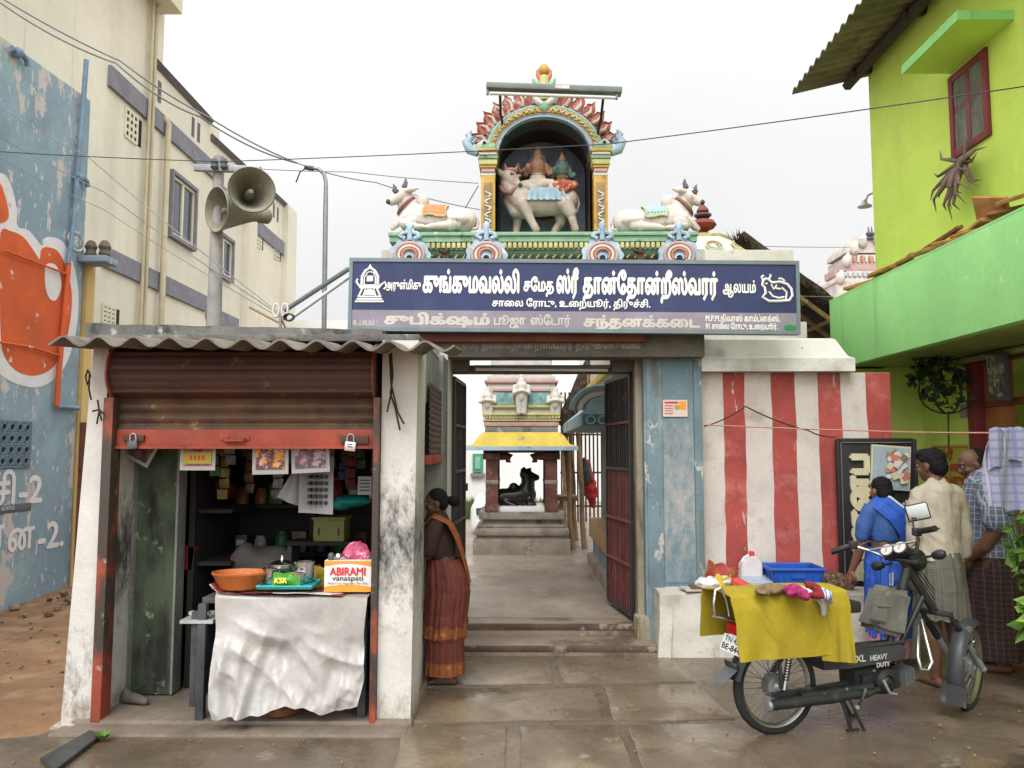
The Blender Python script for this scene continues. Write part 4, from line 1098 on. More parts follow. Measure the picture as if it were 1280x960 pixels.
# small notice on the pilaster
b = MB(); p, q = at(828, 500, GY), at(859, 521, GY)
NOT = mat('notice_paper', (.6, .5, .46), .7, .05, 6, 0)
no = thing('notice', 'small paper notice with red heading pasted on the blue pilaster', 'notice', ((p.x + q.x) / 2, GY - .01, q.z))
b.box(p.x, q.x, GY - .018, GY - .013, q.z, p.z, NOT); b.build('paper', no)
b = MB(); b.box(p.x + .015, p.x + .13, GY - .021, GY - .018, p.z - .03, p.z - .015, CRED); b.box(p.x + .14, q.x - .012, GY - .021, GY - .018, p.z - .08, p.z - .012, CORG)
b.box(p.x + .1, p.x + .14, GY - .021, GY - .018, p.z - .08, p.z - .045, YL)
for k in range(4): b.box(p.x + .015, p.x + .085, GY - .021, GY - .018, p.z - .052 - k * .022, p.z - .046 - k * .022, CRED)
b.build('print', no, smooth=0)
# gate roof-edge pieces: rusted brackets seen above the sign
for px in (557, 801):
    b = MB(); p = at(px, 326, 6.75); b.box(p.x - .03, p.x + .03, 6.74, 6.78, p.z - .1, p.z + .09, mat('rust_bracket', (.1, .05, .035), .8, .3, 9, .3), .008)
    b.boxc((p.x - .02, 6.75, p.z + .085), (.07, .05, .03), MATS['rust_bracket'], (0, 20, 0))
    b.build('bracket', label=('rusted iron bracket above the sign left of the arch' if px == 557 else 'rusted iron bracket above the sign right of the arch'), cat='bracket')

# ---------------- the long sign
SY = 6.5
NAVY = mat('navy_sign_face', (.022, .032, .105), .35, .12, 3, .03, stains=[((.05, .055, .12), 2, .55, .2, (1, 1, .3), .7)]); LILAC = mat('lilac_sign_strip', (.25, .22, .265), .5, .12, 3, .03, stains=[((.22, .18, .22), 4, .55, .15, (1, 1, .2))])
SWHITE = mat('sign_letter_white', (.78, .76, .72), .5, .05, 6, 0, stains=[((.5, .46, .4), 6, .62, .08)]); SCREAM = mat('sign_letter_cream', (.5, .47, .42), .5, .1, 6, 0); SFRAME = mat('sign_frame', (.16, .2, .22), .5, .1, 6, .05, metal=.3)
s0, s1 = at(437, 325, SY), at(994, 329, SY); s2, s3 = at(437, 411, SY), at(994, 416, SY)
tilt = math.atan2(s1.z - s0.z, s1.x - s0.x)
SX = V((math.cos(tilt), 0, math.sin(tilt))); SZ = V((-math.sin(tilt), 0, math.cos(tilt)))
W_, H_ = (s1 - s0).length, (s0 - s2).length
sign = thing('temple_sign', 'long dark blue temple name board with white Tamil lettering over the gateway', 'sign', s2 + SX * W_ / 2)
def sp(u, v, d=0.0): return s2 + SX * (W_ * u) + SZ * (H_ * v) + V((0, -d, 0))
def sbox(bb, u0, u1, v0, v1, d0, d1, m): bb.prism([sp(u0, v0, d0), sp(u1, v0, d0), sp(u1, v1, d0), sp(u0, v1, d0)], (0, d0 - d1, 0), m)
b = MB(); sbox(b, 0, 1, 0, 1, -.06, 0, NAVY); b.build('board', sign)
b = MB(); sbox(b, .004, .996, .025, .275, 0, .004, LILAC); b.build('lilac_strip', sign)
b = MB()
for u0, u1, v0, v1 in ((-.004, 1.004, -.03, .025), (-.004, 1.004, .975, 1.03), (-.004, .004, .025, .975), (.996, 1.004, .025, .975)): sbox(b, u0, u1, v0, v1, -.07, .012, SFRAME)
b.build('frame', sign)
b = MB()
for u in (.08, .5, .92): b = MB(); b.box(sp(u, 0).x - .02, sp(u, 0).x + .02, SY + .05, 6.72, sp(u, 0).z + .1, sp(u, 0).z + .14, SFRAME); b.box(sp(u, 0).x - .02, sp(u, 0).x + .02, SY + .05, 6.86, sp(u, 0).z + .2, sp(u, 0).z + .24, SFRAME); b.build('bracket', sign)
b = MB()
def pxu(px): return (px - 437) / 557.0
def sline(body, pa, pb, base_y, hpx, bold, m):
    v = (411 - base_y + (pa - 437) * .008) / 86.0
    lettering(b, vis(body), sp(pxu(pa), v), SX, SZ, m, width=W_ * (pxu(pb) - pxu(pa)), height=H_ * hpx / 86.0 / .62, bold=bold, lift=.006)
sline('அருள்மிகு', 481, 525, 361.5, 9, .03, SWHITE)
sline('குங்குமவல்லி', 527, 648, 365, 21, .052, SWHITE)
sline('சமேத', 653, 691, 364, 13, .045, SWHITE)
sline('ஸ்ரீ', 694, 722, 366, 22, .052, SWHITE)
sline('தான்தோன்றீஸ்வரர்', 727, 895, 367, 21, .052, SWHITE)
sline('ஆலயம்', 901, 942, 366, 11.5, .035, SWHITE)
sline('சாலை ரோடு, உறையூர், திருச்சி.', 614, 811, 383, 7.5, .03, SWHITE)
sline('உபயம் :', 441, 472, 406, 6, .02, SCREAM)
sline('சுபிக்ஷம்', 480, 612, 405, 10.5, .06, SCREAM)
sline('பூஜா', 616, 656, 406, 9.5, .03, SCREAM); sline('ஸ்டோர்', 662, 712, 406, 9.5, .03, SCREAM)
sline('சந்தனக்கடை', 728, 873, 408, 10.5, .055, SCREAM)
sline('M.P.M.நிவாஸ் காம்ப்ளக்ஸ்,', 879, 971, 401.5, 6.5, .02, SWHITE)
sline('91 சாலை ரோடு, உறையூர்.', 879, 968, 411, 6, .02, SWHITE)
b.build('lettering', sign, smooth=0)
b = MB()
# emblem left: a shrine-like lingam crest on a pedestal, line work
def epx(px, py): return sp(pxu(px), (411 - py + (px - 437) * .008) / 86.0)
def eline(pxs, r, closed=False): b.tube([epx(x, y) + V((0, -.006, 0)) for x, y in pxs], r, SWHITE, n=5, closed=closed, flat=1)
def efill(pxs): b.prism([epx(x, y) + V((0, -.004, 0)) for x, y in pxs], (0, -.004, 0), SWHITE)
for (x0, x1, y) in ((443, 479, 378), (445, 477, 375), (447, 475, 372)): efill([(x0, y), (x1, y), (x1, y - 2), (x0, y - 2)])
efill([(453, 369), (469, 369), (464, 362), (458, 362)])
eline([(451, 356), (451, 346), (455, 339), (461, 335), (467, 339), (471, 346), (471, 356)], .012)
eline([(454, 356), (454, 347), (458, 341), (461, 340), (465, 341), (468, 347), (468, 356)], .006)
efill([(457, 352), (465, 352), (465, 345), (457, 345)]); efill([(458, 336), (464, 336), (461, 330)])
efill([(445, 356), (477, 356), (473, 361), (449, 361)])
eline([(475, 357), (480, 353), (482, 359), (479, 362)], .01); eline([(447, 357), (444, 352), (446, 349)], .01)
eline([(452, 361), (447, 372)], .009); eline([(470, 361), (475, 372)], .009); eline([(456, 362), (453, 371)], .007); eline([(466, 362), (469, 371)], .007)
b.build('emblem', sign, smooth=0)
b = MB()
# emblem right: a reclining bull in outline
eline([(951, 352), (954, 349), (958, 350), (962, 354), (972, 353), (981, 356), (986, 362), (987, 370), (983, 376), (970, 377), (958, 377), (950, 372), (954, 367), (953, 360), (950, 357)], .011, True)
eline([(951, 351), (949, 347), (952, 345)], .009); eline([(958, 350), (961, 345), (959, 344)], .009)
eline([(958, 365), (963, 371), (970, 373), (977, 372)], .008); eline([(974, 360), (980, 366), (979, 374)], .008); eline([(961, 356), (964, 362), (968, 357)], .008); eline([(966, 361), (973, 362)], .008)
eline([(955, 354), (955.5, 356)], .01); eline([(970, 349), (974, 349), (978, 352)], .008)
b.build('emblem', sign, smooth=0)
b = MB(); c = sp(.981, .07, .006)
b.lathe([(.05, 0), (.05, .004)], c, mat('green_print', (.02, .2, .06), .5, 0, 1, 0), 16, (90, 0, 0), sx=1, sy=.45); b.build('green_mark', sign, smooth=0)

# ---------------- cornice with the four medallions
CGREEN = mat('cornice_green', (.23, .4, .26), .7, .15, 4, .2, 30, stains=[((.07, .1, .07), 4, .58, .1), ((.45, .48, .4), 6, .62, .06)])
CYEL = mat('cornice_yellow', (.5, .47, .2), .7, .15, 5, .2, 30, stains=[((.25, .28, .14), 6, .56, .08)])
CBLUE = mat('ornament_blue', (.36, .48, .58), .7, .15, 5, .2, 30, stains=[((.12, .17, .22), 6, .6, .08), ((.6, .62, .62), 8, .62, .05)])
CORAL = mat('ornament_coral', (.55, .2, .12), .7, .15, 5, .2, 30, stains=[((.3, .12, .08), 6, .58, .08), ((.6, .5, .45), 9, .63, .05)])
ROSE = mat('ornament_rose', (.5, .32, .3), .7, .15, 5, .2, 30)
GOLD = mat('ornament_gold', (.5, .3, .06), .6, .15, 6, .2, 30, stains=[((.25, .14, .04), 7, .56, .08)])
OFFW = mat('ornament_offwhite', (.58, .55, .5), .7, .1, 5, .2, 30, stains=[((.35, .32, .28), 5, .58, .1)])
cor = thing('roof_cornice', 'green and yellow painted cornice above the sign carrying the arch', 'cornice', at(680, 325, 6.7))
CYY = 6.74
cx0, cx1 = at(486, 300, CYY).x, at(872, 300, CYY).x
def cz(py): return at(680, py, CYY).z
b = MB(); b.box(cx0, cx1, CYY - .05, 7.75, cz(296), cz(291.5), CGREEN, .006); b.box(cx0 + .01, cx1 - .01, CYY - .03, 7.7, cz(303), cz(296), CGREEN); b.build('top_slab', cor)
b = MB(); n_ = 58
b.box(cx0 + .05, cx1 - .05, CYY, 7.6, cz(312), cz(303), CGREEN)
b.build('bead_course', cor)
b = MB()
for k in range(n_):
    x = cx0 + .08 + (cx1 - cx0 - .16) * k / (n_ - 1); b.boxc((x, CYY - .005, (cz(303.5) + cz(311)) / 2), (.034, .05, cz(303.5) - cz(311)), CYEL, None, .012)
o_ = b.build('bead', cor)
b = MB(); b.prism([(0, CYY + .02, cz(312)), (0, CYY + .03, cz(316)), (0, CYY + .1, cz(321)), (0, CYY + .14, cz(323)), (0, 7.5, cz(323)), (0, 7.5, cz(312))], (cx1 - cx0 - .2, 0, 0), CGREEN); b.xf(Matrix.Translation((cx0 + .1, 0, 0)))
b.build('cove', cor, smooth=50)
b = MB()
for k in range(34):
    x = cx0 + .16 + (cx1 - cx0 - .32) * k / 33; b.boxc((x, CYY + .05, cz(317.5)), (.018, .03, .07), CYEL, (0, 38, 0), .006)
b.build('cove_stripe', cor)
b = MB(); b.box(cx0 + .12, cx1 - .12, CYY + .06, 7.5, cz(331), cz(323), CORAL, .01); b.box(cx0 - .1, cx1 + .02, CYY + .1, 7.5, cz(345), cz(331), PALEPINK, .01); b.build('coral_band', cor)
def ornament_disc(c, R, parent):
    """horseshoe shaped medallion with scrolls and a crest"""
    bb = MB()
    prof = []
    for k in range(40):
        a = 2 * math.pi * k / 40
        r = R * (1 + .06 * math.cos(a * 9)) * (1.0 if math.sin(a) > -.5 else .97)
        prof.append(c + V((math.cos(a) * r * 1.06, 0, math.sin(a) * r * .9)))
    bb.prism(prof, (0, .06, 0), CBLUE)
    for s_ in (-1, 1):
        bb.tube([c + V((s_ * R * x, -.0, R * z)) for x, z in ((.25, .85), (.5, 1.0), (.35, 1.15), (.15, 1.2), (.1, 1.45))], [R * .14, R * .15, R * .13, R * .12, R * .08], CBLUE, n=7)
    bb.tube([c + V((0, -.0, R * .8)), c + V((0, -.01, R * 1.3)), c + V((0, 0, R * 1.55)), c + V((0, 0, R * 1.78))], [R * .16, R * .12, R * .24, R * .06], CBLUE, n=8)
    bb.ball(c + V((0, -.02, R * 1.52)), R * .09, ROSE)
    m_ = bb.build('medallion', parent, smooth=50)
    bb = MB()
    for rr, mm, w_ in ((.74, ROSE, .12), (.55, OFFW, .11), (.37, CORAL, .1)):
        bb.tube([c + V((math.cos(a) * R * rr, -.012, math.sin(a) * R * rr * .85)) for a in [rad(-35 + 250 * k / 22) for k in range(23)]], R * w_ * .8, mm, n=7)
    for s_ in (-1, 1): bb.tube([c + V((s_ * R * x, -.015, R * z)) for x, z in ((.6, -.35), (.45, -.5), (.3, -.38), (.36, -.25))], R * .08, OFFW, n=6)
    bb.build('scroll', m_, smooth=60)
    bb = MB(); bb.tube([c + V((math.cos(a) * R * .2, -.012, math.sin(a) * R * .2 - R * .18)) for a in [rad(-10 + 200 * k / 10) for k in range(11)]], R * .07, CBLUE, n=6); bb.ball(c + V((0, -.004, -R * .22)), (R * .14, .02, R * .16), DARK); bb.build('centre', m_, smooth=60)
for px in (512, 608, 753, 849):
    ornament_disc(at(px, 319, CYY - .06), .165, cor)

# ---------------- the arched niche
AY = 6.98
def a_(px, py, Y=AY): return at(px, py, Y)
arch = thing('arched_niche', 'painted arched shrine niche with red flame fringe standing on the cornice', 'shrine', a_(680, 291))
acx = a_(680, 195).x; zs = a_(680, 195).z; zb = a_(680, 291).z
Ri = (a_(737, 195).x - a_(623, 195).x) / 2
def arc(rx, rz, n=28, a0=0.0, a1=180.0, y=AY): return [V((acx + math.cos(rad(a0 + (a1 - a0) * k / n)) * rx, y, zs + math.sin(rad(a0 + (a1 - a0) * k / n)) * rz)) for k in range(n + 1)]
NB = mat('niche_blue', (.2, .24, .3), .85, .2, 3, .2, 30, stains=[((.07, .075, .085), 2.5, .55, .15, (1, 1, .4))]); NDK = mat('dark_niche_vault', (.06, .04, .032), .9, .25, 3, .2)  # vault in a dark brown, the back in blue
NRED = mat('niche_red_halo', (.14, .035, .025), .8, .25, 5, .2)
b = MB()
inner = [V((acx + Ri, AY, zb))] + arc(Ri, Ri * .82) + [V((acx - Ri, AY, zb))]
def shell(bb, pts, ref, m, dy):
    i = bb.mi(m); A = [bb.bm.verts.new(p) for p in pts]; B = [bb.bm.verts.new(p + V((0, dy, 0))) for p in pts]; 
    for k in range(len(A) - 1): bb._f((A[k], A[k + 1], B[k + 1], B[k]), i)
    return B
i = b.mi(NDK)
# vault and side walls of the recess with thickness, and the back
out = [V((acx + Ri + .1, AY + .02, zb))] + [p + V((0, .02, 0)) for p in arc(Ri + .1, Ri * .82 + .1)] + [V((acx - Ri - .1, AY + .02, zb))]
D = .52
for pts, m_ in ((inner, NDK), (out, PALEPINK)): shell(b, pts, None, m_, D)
b.prism([p + V((0, D, 0)) for p in out], (0, .05, 0), NB)
b.build('recess', arch, smooth=40, normals=True)
b = MB(); b.prism([p + V((0, D - .03, 0)) for p in [V((acx + Ri * .99, AY, zb))] + [V((acx + Ri * .99, AY, zb + .42)), V((acx + Ri * .5, AY, zb + .5)), V((acx - Ri * .5, AY, zb + .48)), V((acx - Ri * .99, AY, zb + .36)), V((acx - Ri * .99, AY, zb))]], (0, .01, 0), NB)
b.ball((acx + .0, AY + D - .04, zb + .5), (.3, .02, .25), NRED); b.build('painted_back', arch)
# pillars
for s_ in (-1, 1):
    x = acx + s_ * (a_(750, 250).x - acx); w_ = .062
    b = MB()
    b.box(x - w_, x + w_, AY - .08, AY + .3, zb, a_(680, 223).z, GOLD, .006)
    b.box(x - w_ * .62, x + w_ * .62, AY - .086, AY, zb + .03, a_(680, 232).z, mat('pillar_panel', (.3, .2, .1), .7, .2, 8, .2))
    pz = a_(680, 223).z
    for k, (ww, hh, mm) in enumerate(((1.05, .03, OFFW), (.95, .035, ROSE), (1.15, .025, GOLD), (1.3, .05, CYEL), (1.42, .03, CGREEN), (1.3, .025, OFFW), (1.5, .03, GOLD))):
        b.box(x - w_ * ww, x + w_ * ww, AY - .08 - .012 * k, AY + .3, pz, pz + hh - .002, mm, .004); pz += hh
    pp = b.build('pillar', arch)
    b = MB()
    for k in range(5):
        zz = zb + .06 + k * .06
        b.tube([V((x + w_ * .5 * math.sin(t * 1.5 * math.pi + k * math.pi) * .8, AY - .09, zz + .05 * t)) for t in [q / 8 for q in range(9)]], .009, OFFW, n=6)
    b.build('scroll', pp, smooth=60)
# moulded bands of the arch
b = MB()
for r0, r1, mm, yy in ((1.0, 1.06, CBLUE, -.07), (1.06, 1.085, OFFW, -.075), (1.09, 1.2, GOLD, -.085), (1.2, 1.25, CGREEN, -.08), (1.25, 1.29, CBLUE, -.06)):
    o1, o2 = arc(Ri * r0, Ri * (r0 - .18), y=AY + yy), arc(Ri * r1, Ri * (r1 - .18), y=AY + yy)
    i = b.mi(mm)
    A = [[b.bm.verts.new(p) for p in q] for q in (o1, o2)]; B = [[b.bm.verts.new(p + V((0, .3, 0))) for p in q] for q in (o1, o2)]
    for k in range(len(o1) - 1):
        b._f((A[0][k], A[0][k + 1], A[1][k + 1], A[1][k]), i); b._f((A[0][k], B[0][k], B[0][k + 1], A[0][k + 1]), i); b._f((A[1][k], A[1][k + 1], B[1][k + 1], B[1][k]), i)
    b._f((A[0][0], A[1][0], B[1][0], B[0][0]), i); b._f((A[0][-1], B[0][-1], B[1][-1], A[1][-1]), i)
band_ = b.build('arch_band', arch, smooth=50)
b = MB()
for k in range(26):
    a = 8 + 164 * k / 25
    if 82 < a < 98: continue
    p = arc(Ri * 1.145, Ri * .965, 1, a, a, AY - .09)[0]; r = rad(a)
    t = V((-math.sin(r), 0, math.cos(r))); nn = V((math.cos(r), 0, math.sin(r)))
    b.tube([p - t * .02 - nn * .015, p + nn * .018, p + t * .02 - nn * .012], .008, OFFW if k % 2 else CYEL, n=5)
b.build('scroll', band_, smooth=60)
# flames
FL = mat('flame_red', (.38, .12, .09), .75, .25, 6, .3, 30, stains=[((.52, .38, .34), 9, .54, .08), ((.15, .05, .04), 6, .58, .08)]); FLB = mat('flame_tip', (.5, .42, .34), .7, .2, 6, .2)
fl0 = None
for k in range(14):
    a = 14 + 66 * (k / 6.0) if k < 7 else 100 + 66 * ((k - 7) / 6.0)
    r = rad(a); nn = V((math.cos(r) * .8, 0, math.sin(r) * .8 + .25)).normalized(); t = V((nn.z, 0, -nn.x))
    p = arc(Ri * 1.28, Ri * 1.1, 1, a, a, AY - .04)[0]
    bb = MB(); h = .145 + .035 * math.sin(r)
    sh_ = [(-.055, 0), (-.07, .35), (-.045, .62), (-.05, .75), (-.012, .86), (0, 1.08), (.018, .88), (.045, .7), (.04, .55), (.068, .3), (.055, 0)]
    bb.prism([p + t * x + nn * (z * h) for x, z in sh_], (0, .06, 0), FL)
    bb.tube([p + nn * h * .1 + V((0, -.01, 0)), p + nn * h * .45 + t * .02 + V((0, -.012, 0)), p + nn * h * .75 + V((0, -.01, 0))], [.018, .016, .005], FLB, n=6)
    bb.tube([p + t * x * .9 + nn * (z * h) + V((0, -.004, 0)) for x, z in sh_], .006, FL, n=4)
    bb.build('flame', arch, smooth=40)
# makara scrolls at the springing and the crest on top
for s_ in (-1, 1):
    q = V((acx + s_ * Ri * 1.2, AY - .06, zs + .03))
    b = MB()
    b.tube([q + V((s_ * x, 0, z)) for x, z in ((-.05, .0), (.03, .02), (.09, .0), (.13, -.03))], [.06, .065, .05, .03], CGREEN, n=8)
    b.tube([q + V((s_ * x, -.02, z)) for x, z in ((.0, .04), (.05, .06), (.1, .03), (.07, -.0))], [.03, .03, .025, .015], OFFW, n=7)
    b.tube([q + V((s_ * x, -.01, z)) for x, z in ((.1, -.03), (.17, .0), (.2, .07), (.16, .12), (.12, .09), (.15, .06))], [.035, .045, .045, .035, .025, .02], CBLUE, n=7)
    b.tube([q + V((s_ * x, -.01, z)) for x, z in ((.16, .1), (.19, .14), (.16, .18))], [.03, .025, .012], CBLUE, n=7)
    b.ball(q + V((s_ * .04, -.06, .05)), .014, DARK)
    b.build('sea_beast_scroll', arch, smooth=60)
b = MB(); kz = zs + Ri * 1.13
def crest(dx, dz): return V((acx + dx, AY - .08, kz + dz))
for s_ in (-1, 1):
    b.tube([crest(s_ * x, z) for x, z in ((.02, -.02), (.07, .02), (.08, .08), (.04, .11), (.03, .07))], [.03, .035, .03, .02, .015], OFFW, n=7)
    b.tube([crest(s_ * x, z) for x, z in ((.03, .13), (.07, .16), (.09, .2), (.1, .22))], [.03, .03, .018, .008], CGREEN, n=7)
    b.tube([crest(s_ * x, z) for x, z in ((.02, .2), (.05, .25), (.06, .3))], [.03, .025, .01], CORAL, n=7)
b.lathe([(.01, -.1), (.05, -.06), (.055, -.02), (.02, .03)], crest(0, 0), CGREEN, 10, sy=.5)
b.tube([crest(0, z) for z in (.02, .1, .18, .24)], [.04, .05, .05, .04], CYEL, n=8)
b.lathe([(.03, 0), (.052, .03), (.05, .07), (.03, .1), (.0, .125)], crest(0, .24), GOLD, 10)
b.build('crest', arch, smooth=60)
# tube lamp in front of the arch
fx = thing('tube_lamp', 'dark green tube lamp fixture mounted high in front of the arch', 'lamp', at(692, 115, 6.6))
p, q = at(608, 109, 6.6), at(777, 115, 6.6)
ang = math.degrees(math.atan2(p.z - q.z, q.x - p.x))
b = MB(); b.boxc((p + q) / 2, ((q - p).length, .11, .052), TUBEG, (0, ang, 0), .012); b.build('housing', fx)
b = MB(); dd = (q - p).normalized()
b.tube([p + dd * .03 + V((0, -.02, -.062)), q - dd * .05 + V((0, -.02, -.062))], .016, TUBEW); b.build('tube', fx, smooth=60)
b = MB()
for t in (.1, .87): b = MB(); c_ = p.lerp(q, t); b.tube([c_, c_ + V((.0, .25, -.12)), c_ + V((-.05 if t > .5 else .05, .38, -.35))], .012, IRON); b.build('bracket', fx)
b = MB(); b.boxc(p.lerp(q, .56), (.12, .12, .03), OFFW, (0, ang, 0)); b.build('choke', fx)
for t in (.01, .96): b = MB(); b.boxc(p.lerp(q, t) + V((0, -.02, -.05)), (.02, .03, .05), TUBEG); b.build('lamp_holder', fx)
# ================================================================ STATUES OF THE GATE
BULL = mat('painted_bull_white', (.6, .54, .5), .75, .08, 6, .15, 30, stains=[((.52, .33, .28), 4, .56, .14, None, .7), ((.25, .23, .21), 6, .58, .08, None, .85), ((.1, .1, .095), 14, .66, .05, None, .8), ((.4, .42, .42), 20, .62, .06, None, .6)])
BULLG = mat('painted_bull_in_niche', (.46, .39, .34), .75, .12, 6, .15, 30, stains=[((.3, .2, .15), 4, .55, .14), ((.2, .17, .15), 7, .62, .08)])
HORN = mat('grey_horn', (.1, .1, .11), .6, .1, 8, .1); COLLAR = mat('brown_collar', (.25, .13, .1), .7, .15, 8, .2); NOSE = mat('dark_muzzle', (.07, .08, .09), .6, .1, 8, .1)
PINKM = mat('pink_inner_ear', (.5, .25, .2), .75, .1, 8, .1)
def reclining(name, label, nose_px, feet_py, k, mirror, cloth_m, trim_m, Y):
    zb_ = at(680, feet_py, Y).z
    root = at(nose_px[0], feet_py, Y); root = V((root.x, Y, zb_))
    s_ = -1 if mirror else 1
    M4 = Matrix.Translation(root) @ Matrix.Diagonal((s_ * k, k, k, 1))
    o = thing(name, label, 'statue', root + V((s_ * .38, 0, 0)))
    P = lambda zx_, z, y=0: V((zx_ - 130, y, z))
    k3 = lambda p: M4 @ p
    C = lambda pts, rr: ('c', [k3(p) for p in pts], [r * k for r in rr])
    E_ = lambda c, r: ('e', k3(c), tuple(v * k for v in r))
    parts = [
        C([P(262, 312, -15), P(215, 290, -35), P(160, 250, -50)], [66, 56, 37]),
        E_(P(205, 322, -30), (42, 44, 40)),
        C([P(275, 300, -5), P(300, 220, 0), P(320, 130, 0)], [62, 82, 110]),
        C([P(235, 230, -20), P(245, 130, -5), P(270, 70, 0)], [30, 42, 50]),
        C([P(340, 125), P(480, 105), P(640, 100)], [112, 104, 98]),
        E_(P(715, 100, 0), (140, 112, 104)), E_(P(395, 262, 5), (62, 55, 66)),
        C([P(290, 110, -80), P(230, 70, -85), P(175, 16, -85)], [48, 32, 20]),
        C([P(330, 70, -95), P(270, 45, -105), P(330, 22, -120), P(420, 22, -118)], [44, 36, 26, 20]),
        E_(P(700, 85, -70), (95, 88, 50)), C([P(690, 40, -110), P(600, 30, -125), P(500, 22, -130), P(455, 14, -130)], [40, 32, 26, 18]),
        C([P(640, 40, -100), P(640, 30, -110)], [40, 40]),
        C([P(290, 70, 90), P(240, 30, 95), P(190, 18, 95)], [46, 30, 20]),
        E_(P(700, 80, 60), (95, 85, 50)),
        C([P(275, 330, -70), P(330, 338, -85), P(384, 348, -90)], [20, 26, 7]),
        C([P(225, 335, 30), P(205, 350, 60)], [18, 8]),
    ]
    fused('body', parts, BULL, o, voxel=.0085, smooth=3)
    for hx in ((258, 366, -50, 268, 445), (172, 352, 10, 160, 415)):
        b = MB(); b.tube([k3(P(hx[0], hx[1], hx[2])), k3(P((hx[0] + hx[3]) / 2 + 8, (hx[1] + hx[4]) / 2, hx[2])), k3(P(hx[3], hx[4], hx[2]))], [24 * k, 17 * k, 3 * k], HORN, n=10); b.build('horn', o, smooth=60)
    b = MB(); b.ball(k3(P(138, 243, -60)), (26 * k, 30 * k, 22 * k), NOSE); b.build('muzzle', o, smooth=60)
    b = MB(); b.ball(k3(P(196, 318, -82)), (20 * k, 12 * k, 15 * k), NOSE); b.tube([k3(P(172, 330, -76)), k3(P(195, 340, -84)), k3(P(220, 330, -82))], 6 * k, HORN, n=6); b.build('eye', o, smooth=60)
    b = MB()
    b.tube([k3(P(330 - 130 * (.5 - .5 * math.cos(t)) - (-10) , 285 - 130 * (.5 - .5 * math.cos(t)), -92 * math.sin(t) - 4)) for t in [math.pi * q / 14 for q in range(15)]], 14 * k, COLLAR, n=8); b.build('collar', o, smooth=60)
    def cl(u, v):
        x = 425 + 185 * u + 8 * math.sin(v * 6); a = -.25 + 1.75 * v
        rr = 116 - 6 * u + 5 + 3 * math.sin(u * 20) * v
        return k3(P(x, 108 + math.cos(a) * rr + 8 * math.sin(u * 6.28) * (v > .9), -math.sin(a) * rr))
    b = MB(); b.grid(cl, 16, 14, cloth_m, 6 * k); c_ = b.build('saddle_cloth', o, smooth=60)
    b = MB(); b.tube([cl(u / 14, 1.0) for u in range(15)], 9 * k, trim_m, n=6); b.tube([cl(.02, v / 10) for v in range(11)], 7 * k, trim_m, n=6); b.tube([cl(.98, v / 10) for v in range(11)], 7 * k, trim_m, n=6)
    for q in range(6): b.ball(cl(.15 + .14 * q, .82), 9 * k, trim_m, n=8)
    b.build('trim', c_, smooth=60)
    b = MB(); b.tube([k3(P(845, 130, 20)), k3(P(858, 80, -10)), k3(P(850, 30, -30)), k3(P(820, 14, -60))], [10 * k, 12 * k, 12 * k, 16 * k], BULL, n=7); b.build('tail', o, smooth=60)
reclining('bull_statue', 'reclining white bull statue with orange saddle cloth left of the arch', (486, 254), 291, .00109, False, mat('orange_cloth_paint', (.52, .22, .09), .7, .15, 8, .15), CYEL, 6.95)
reclining('bull_statue', 'reclining white bull statue with blue saddle cloth right of the arch', (877, 260), 293, .00109, True, mat('aqua_cloth_paint', (.3, .5, .5), .7, .15, 8, .15), CYEL, 6.95)

# standing bull carrying the two seated figures
k = .001366; root = at(606, 291.5, 7.15)
def P(zx_, zy, y=0): return V((root.x + (zx_ - 130) * k, 7.15 + y * k, root.z + (865 - zy) * k))
st = thing('bull_statue', 'standing white bull statue carrying two deities inside the arched niche', 'statue', (root.x + .45, 7.15, root.z))
C = lambda pts, rr: ('c', pts, [r * k for r in rr])
E_ = lambda c, r: ('e', c, tuple(v * k for v in r))
fused('body', [
    C([P(385, 650), P(500, 665), P(600, 660), P(670, 650)], [95, 88, 84, 86]), E_(P(690, 640), (65, 80, 80)),
    C([P(370, 640, -10), P(320, 600, -20), P(290, 545, -30)], [90, 76, 60]), C([P(285, 640, -10), P(330, 715, -5), P(400, 730)], [40, 46, 40]),
    C([P(290, 500, -45), P(315, 525, -60), P(352, 560, -80)], [56, 46, 27]), E_(P(400, 575), (50, 50, 50)),
    C([P(385, 680, -55), P(420, 760, -60), P(448, 815, -60), P(472, 858, -60)], [52, 32, 26, 26]), C([P(350, 700, 55), P(345, 790, 55), P(335, 860, 55)], [45, 28, 22]),
    C([P(660, 680, -55), P(700, 745, -60), P(705, 770, -60), P(730, 858, -60)], [62, 40, 28, 26]), C([P(640, 700, 55), P(640, 780, 55), P(600, 830, 55), P(590, 858, 55)], [55, 34, 24, 22]),
    C([P(250, 490, -60), P(225, 470, -70), P(205, 462, -72)], [18, 22, 8]), C([P(345, 490, -35), P(370, 480, -30)], [16, 7]),
], BULLG, st, voxel=.009, smooth=3)
b = MB(); b.tube([P(710, 585), P(745, 615), P(760, 670), P(745, 720), P(700, 725), P(690, 700)], [12 * k, 11 * k, 10 * k, 10 * k, 12 * k, 6 * k], BULLG, n=7); b.tube([P(690, 700), P(662, 690), P(655, 715), P(685, 740)], [14 * k, 18 * k, 18 * k, 8 * k], NOSE, n=7); b.build('tail', st, smooth=60)
for q in ((275, 450, 262, 405), (330, 455, 350, 415)):
    b = MB(); b.tube([P(q[0], q[1], -45), P(q[2], q[3], -45)], [14 * k, 3 * k], PINKM, n=8); b.build('horn', st, smooth=60)
b = MB(); b.ball(P(303, 455, -50), (50 * k, 40 * k, 18 * k), PINKM); b.build('head_cap', st, smooth=60)
b = MB(); b.ball(P(362, 566, -86), (20 * k, 22 * k, 16 * k), NOSE); b.build('muzzle', st, smooth=60)
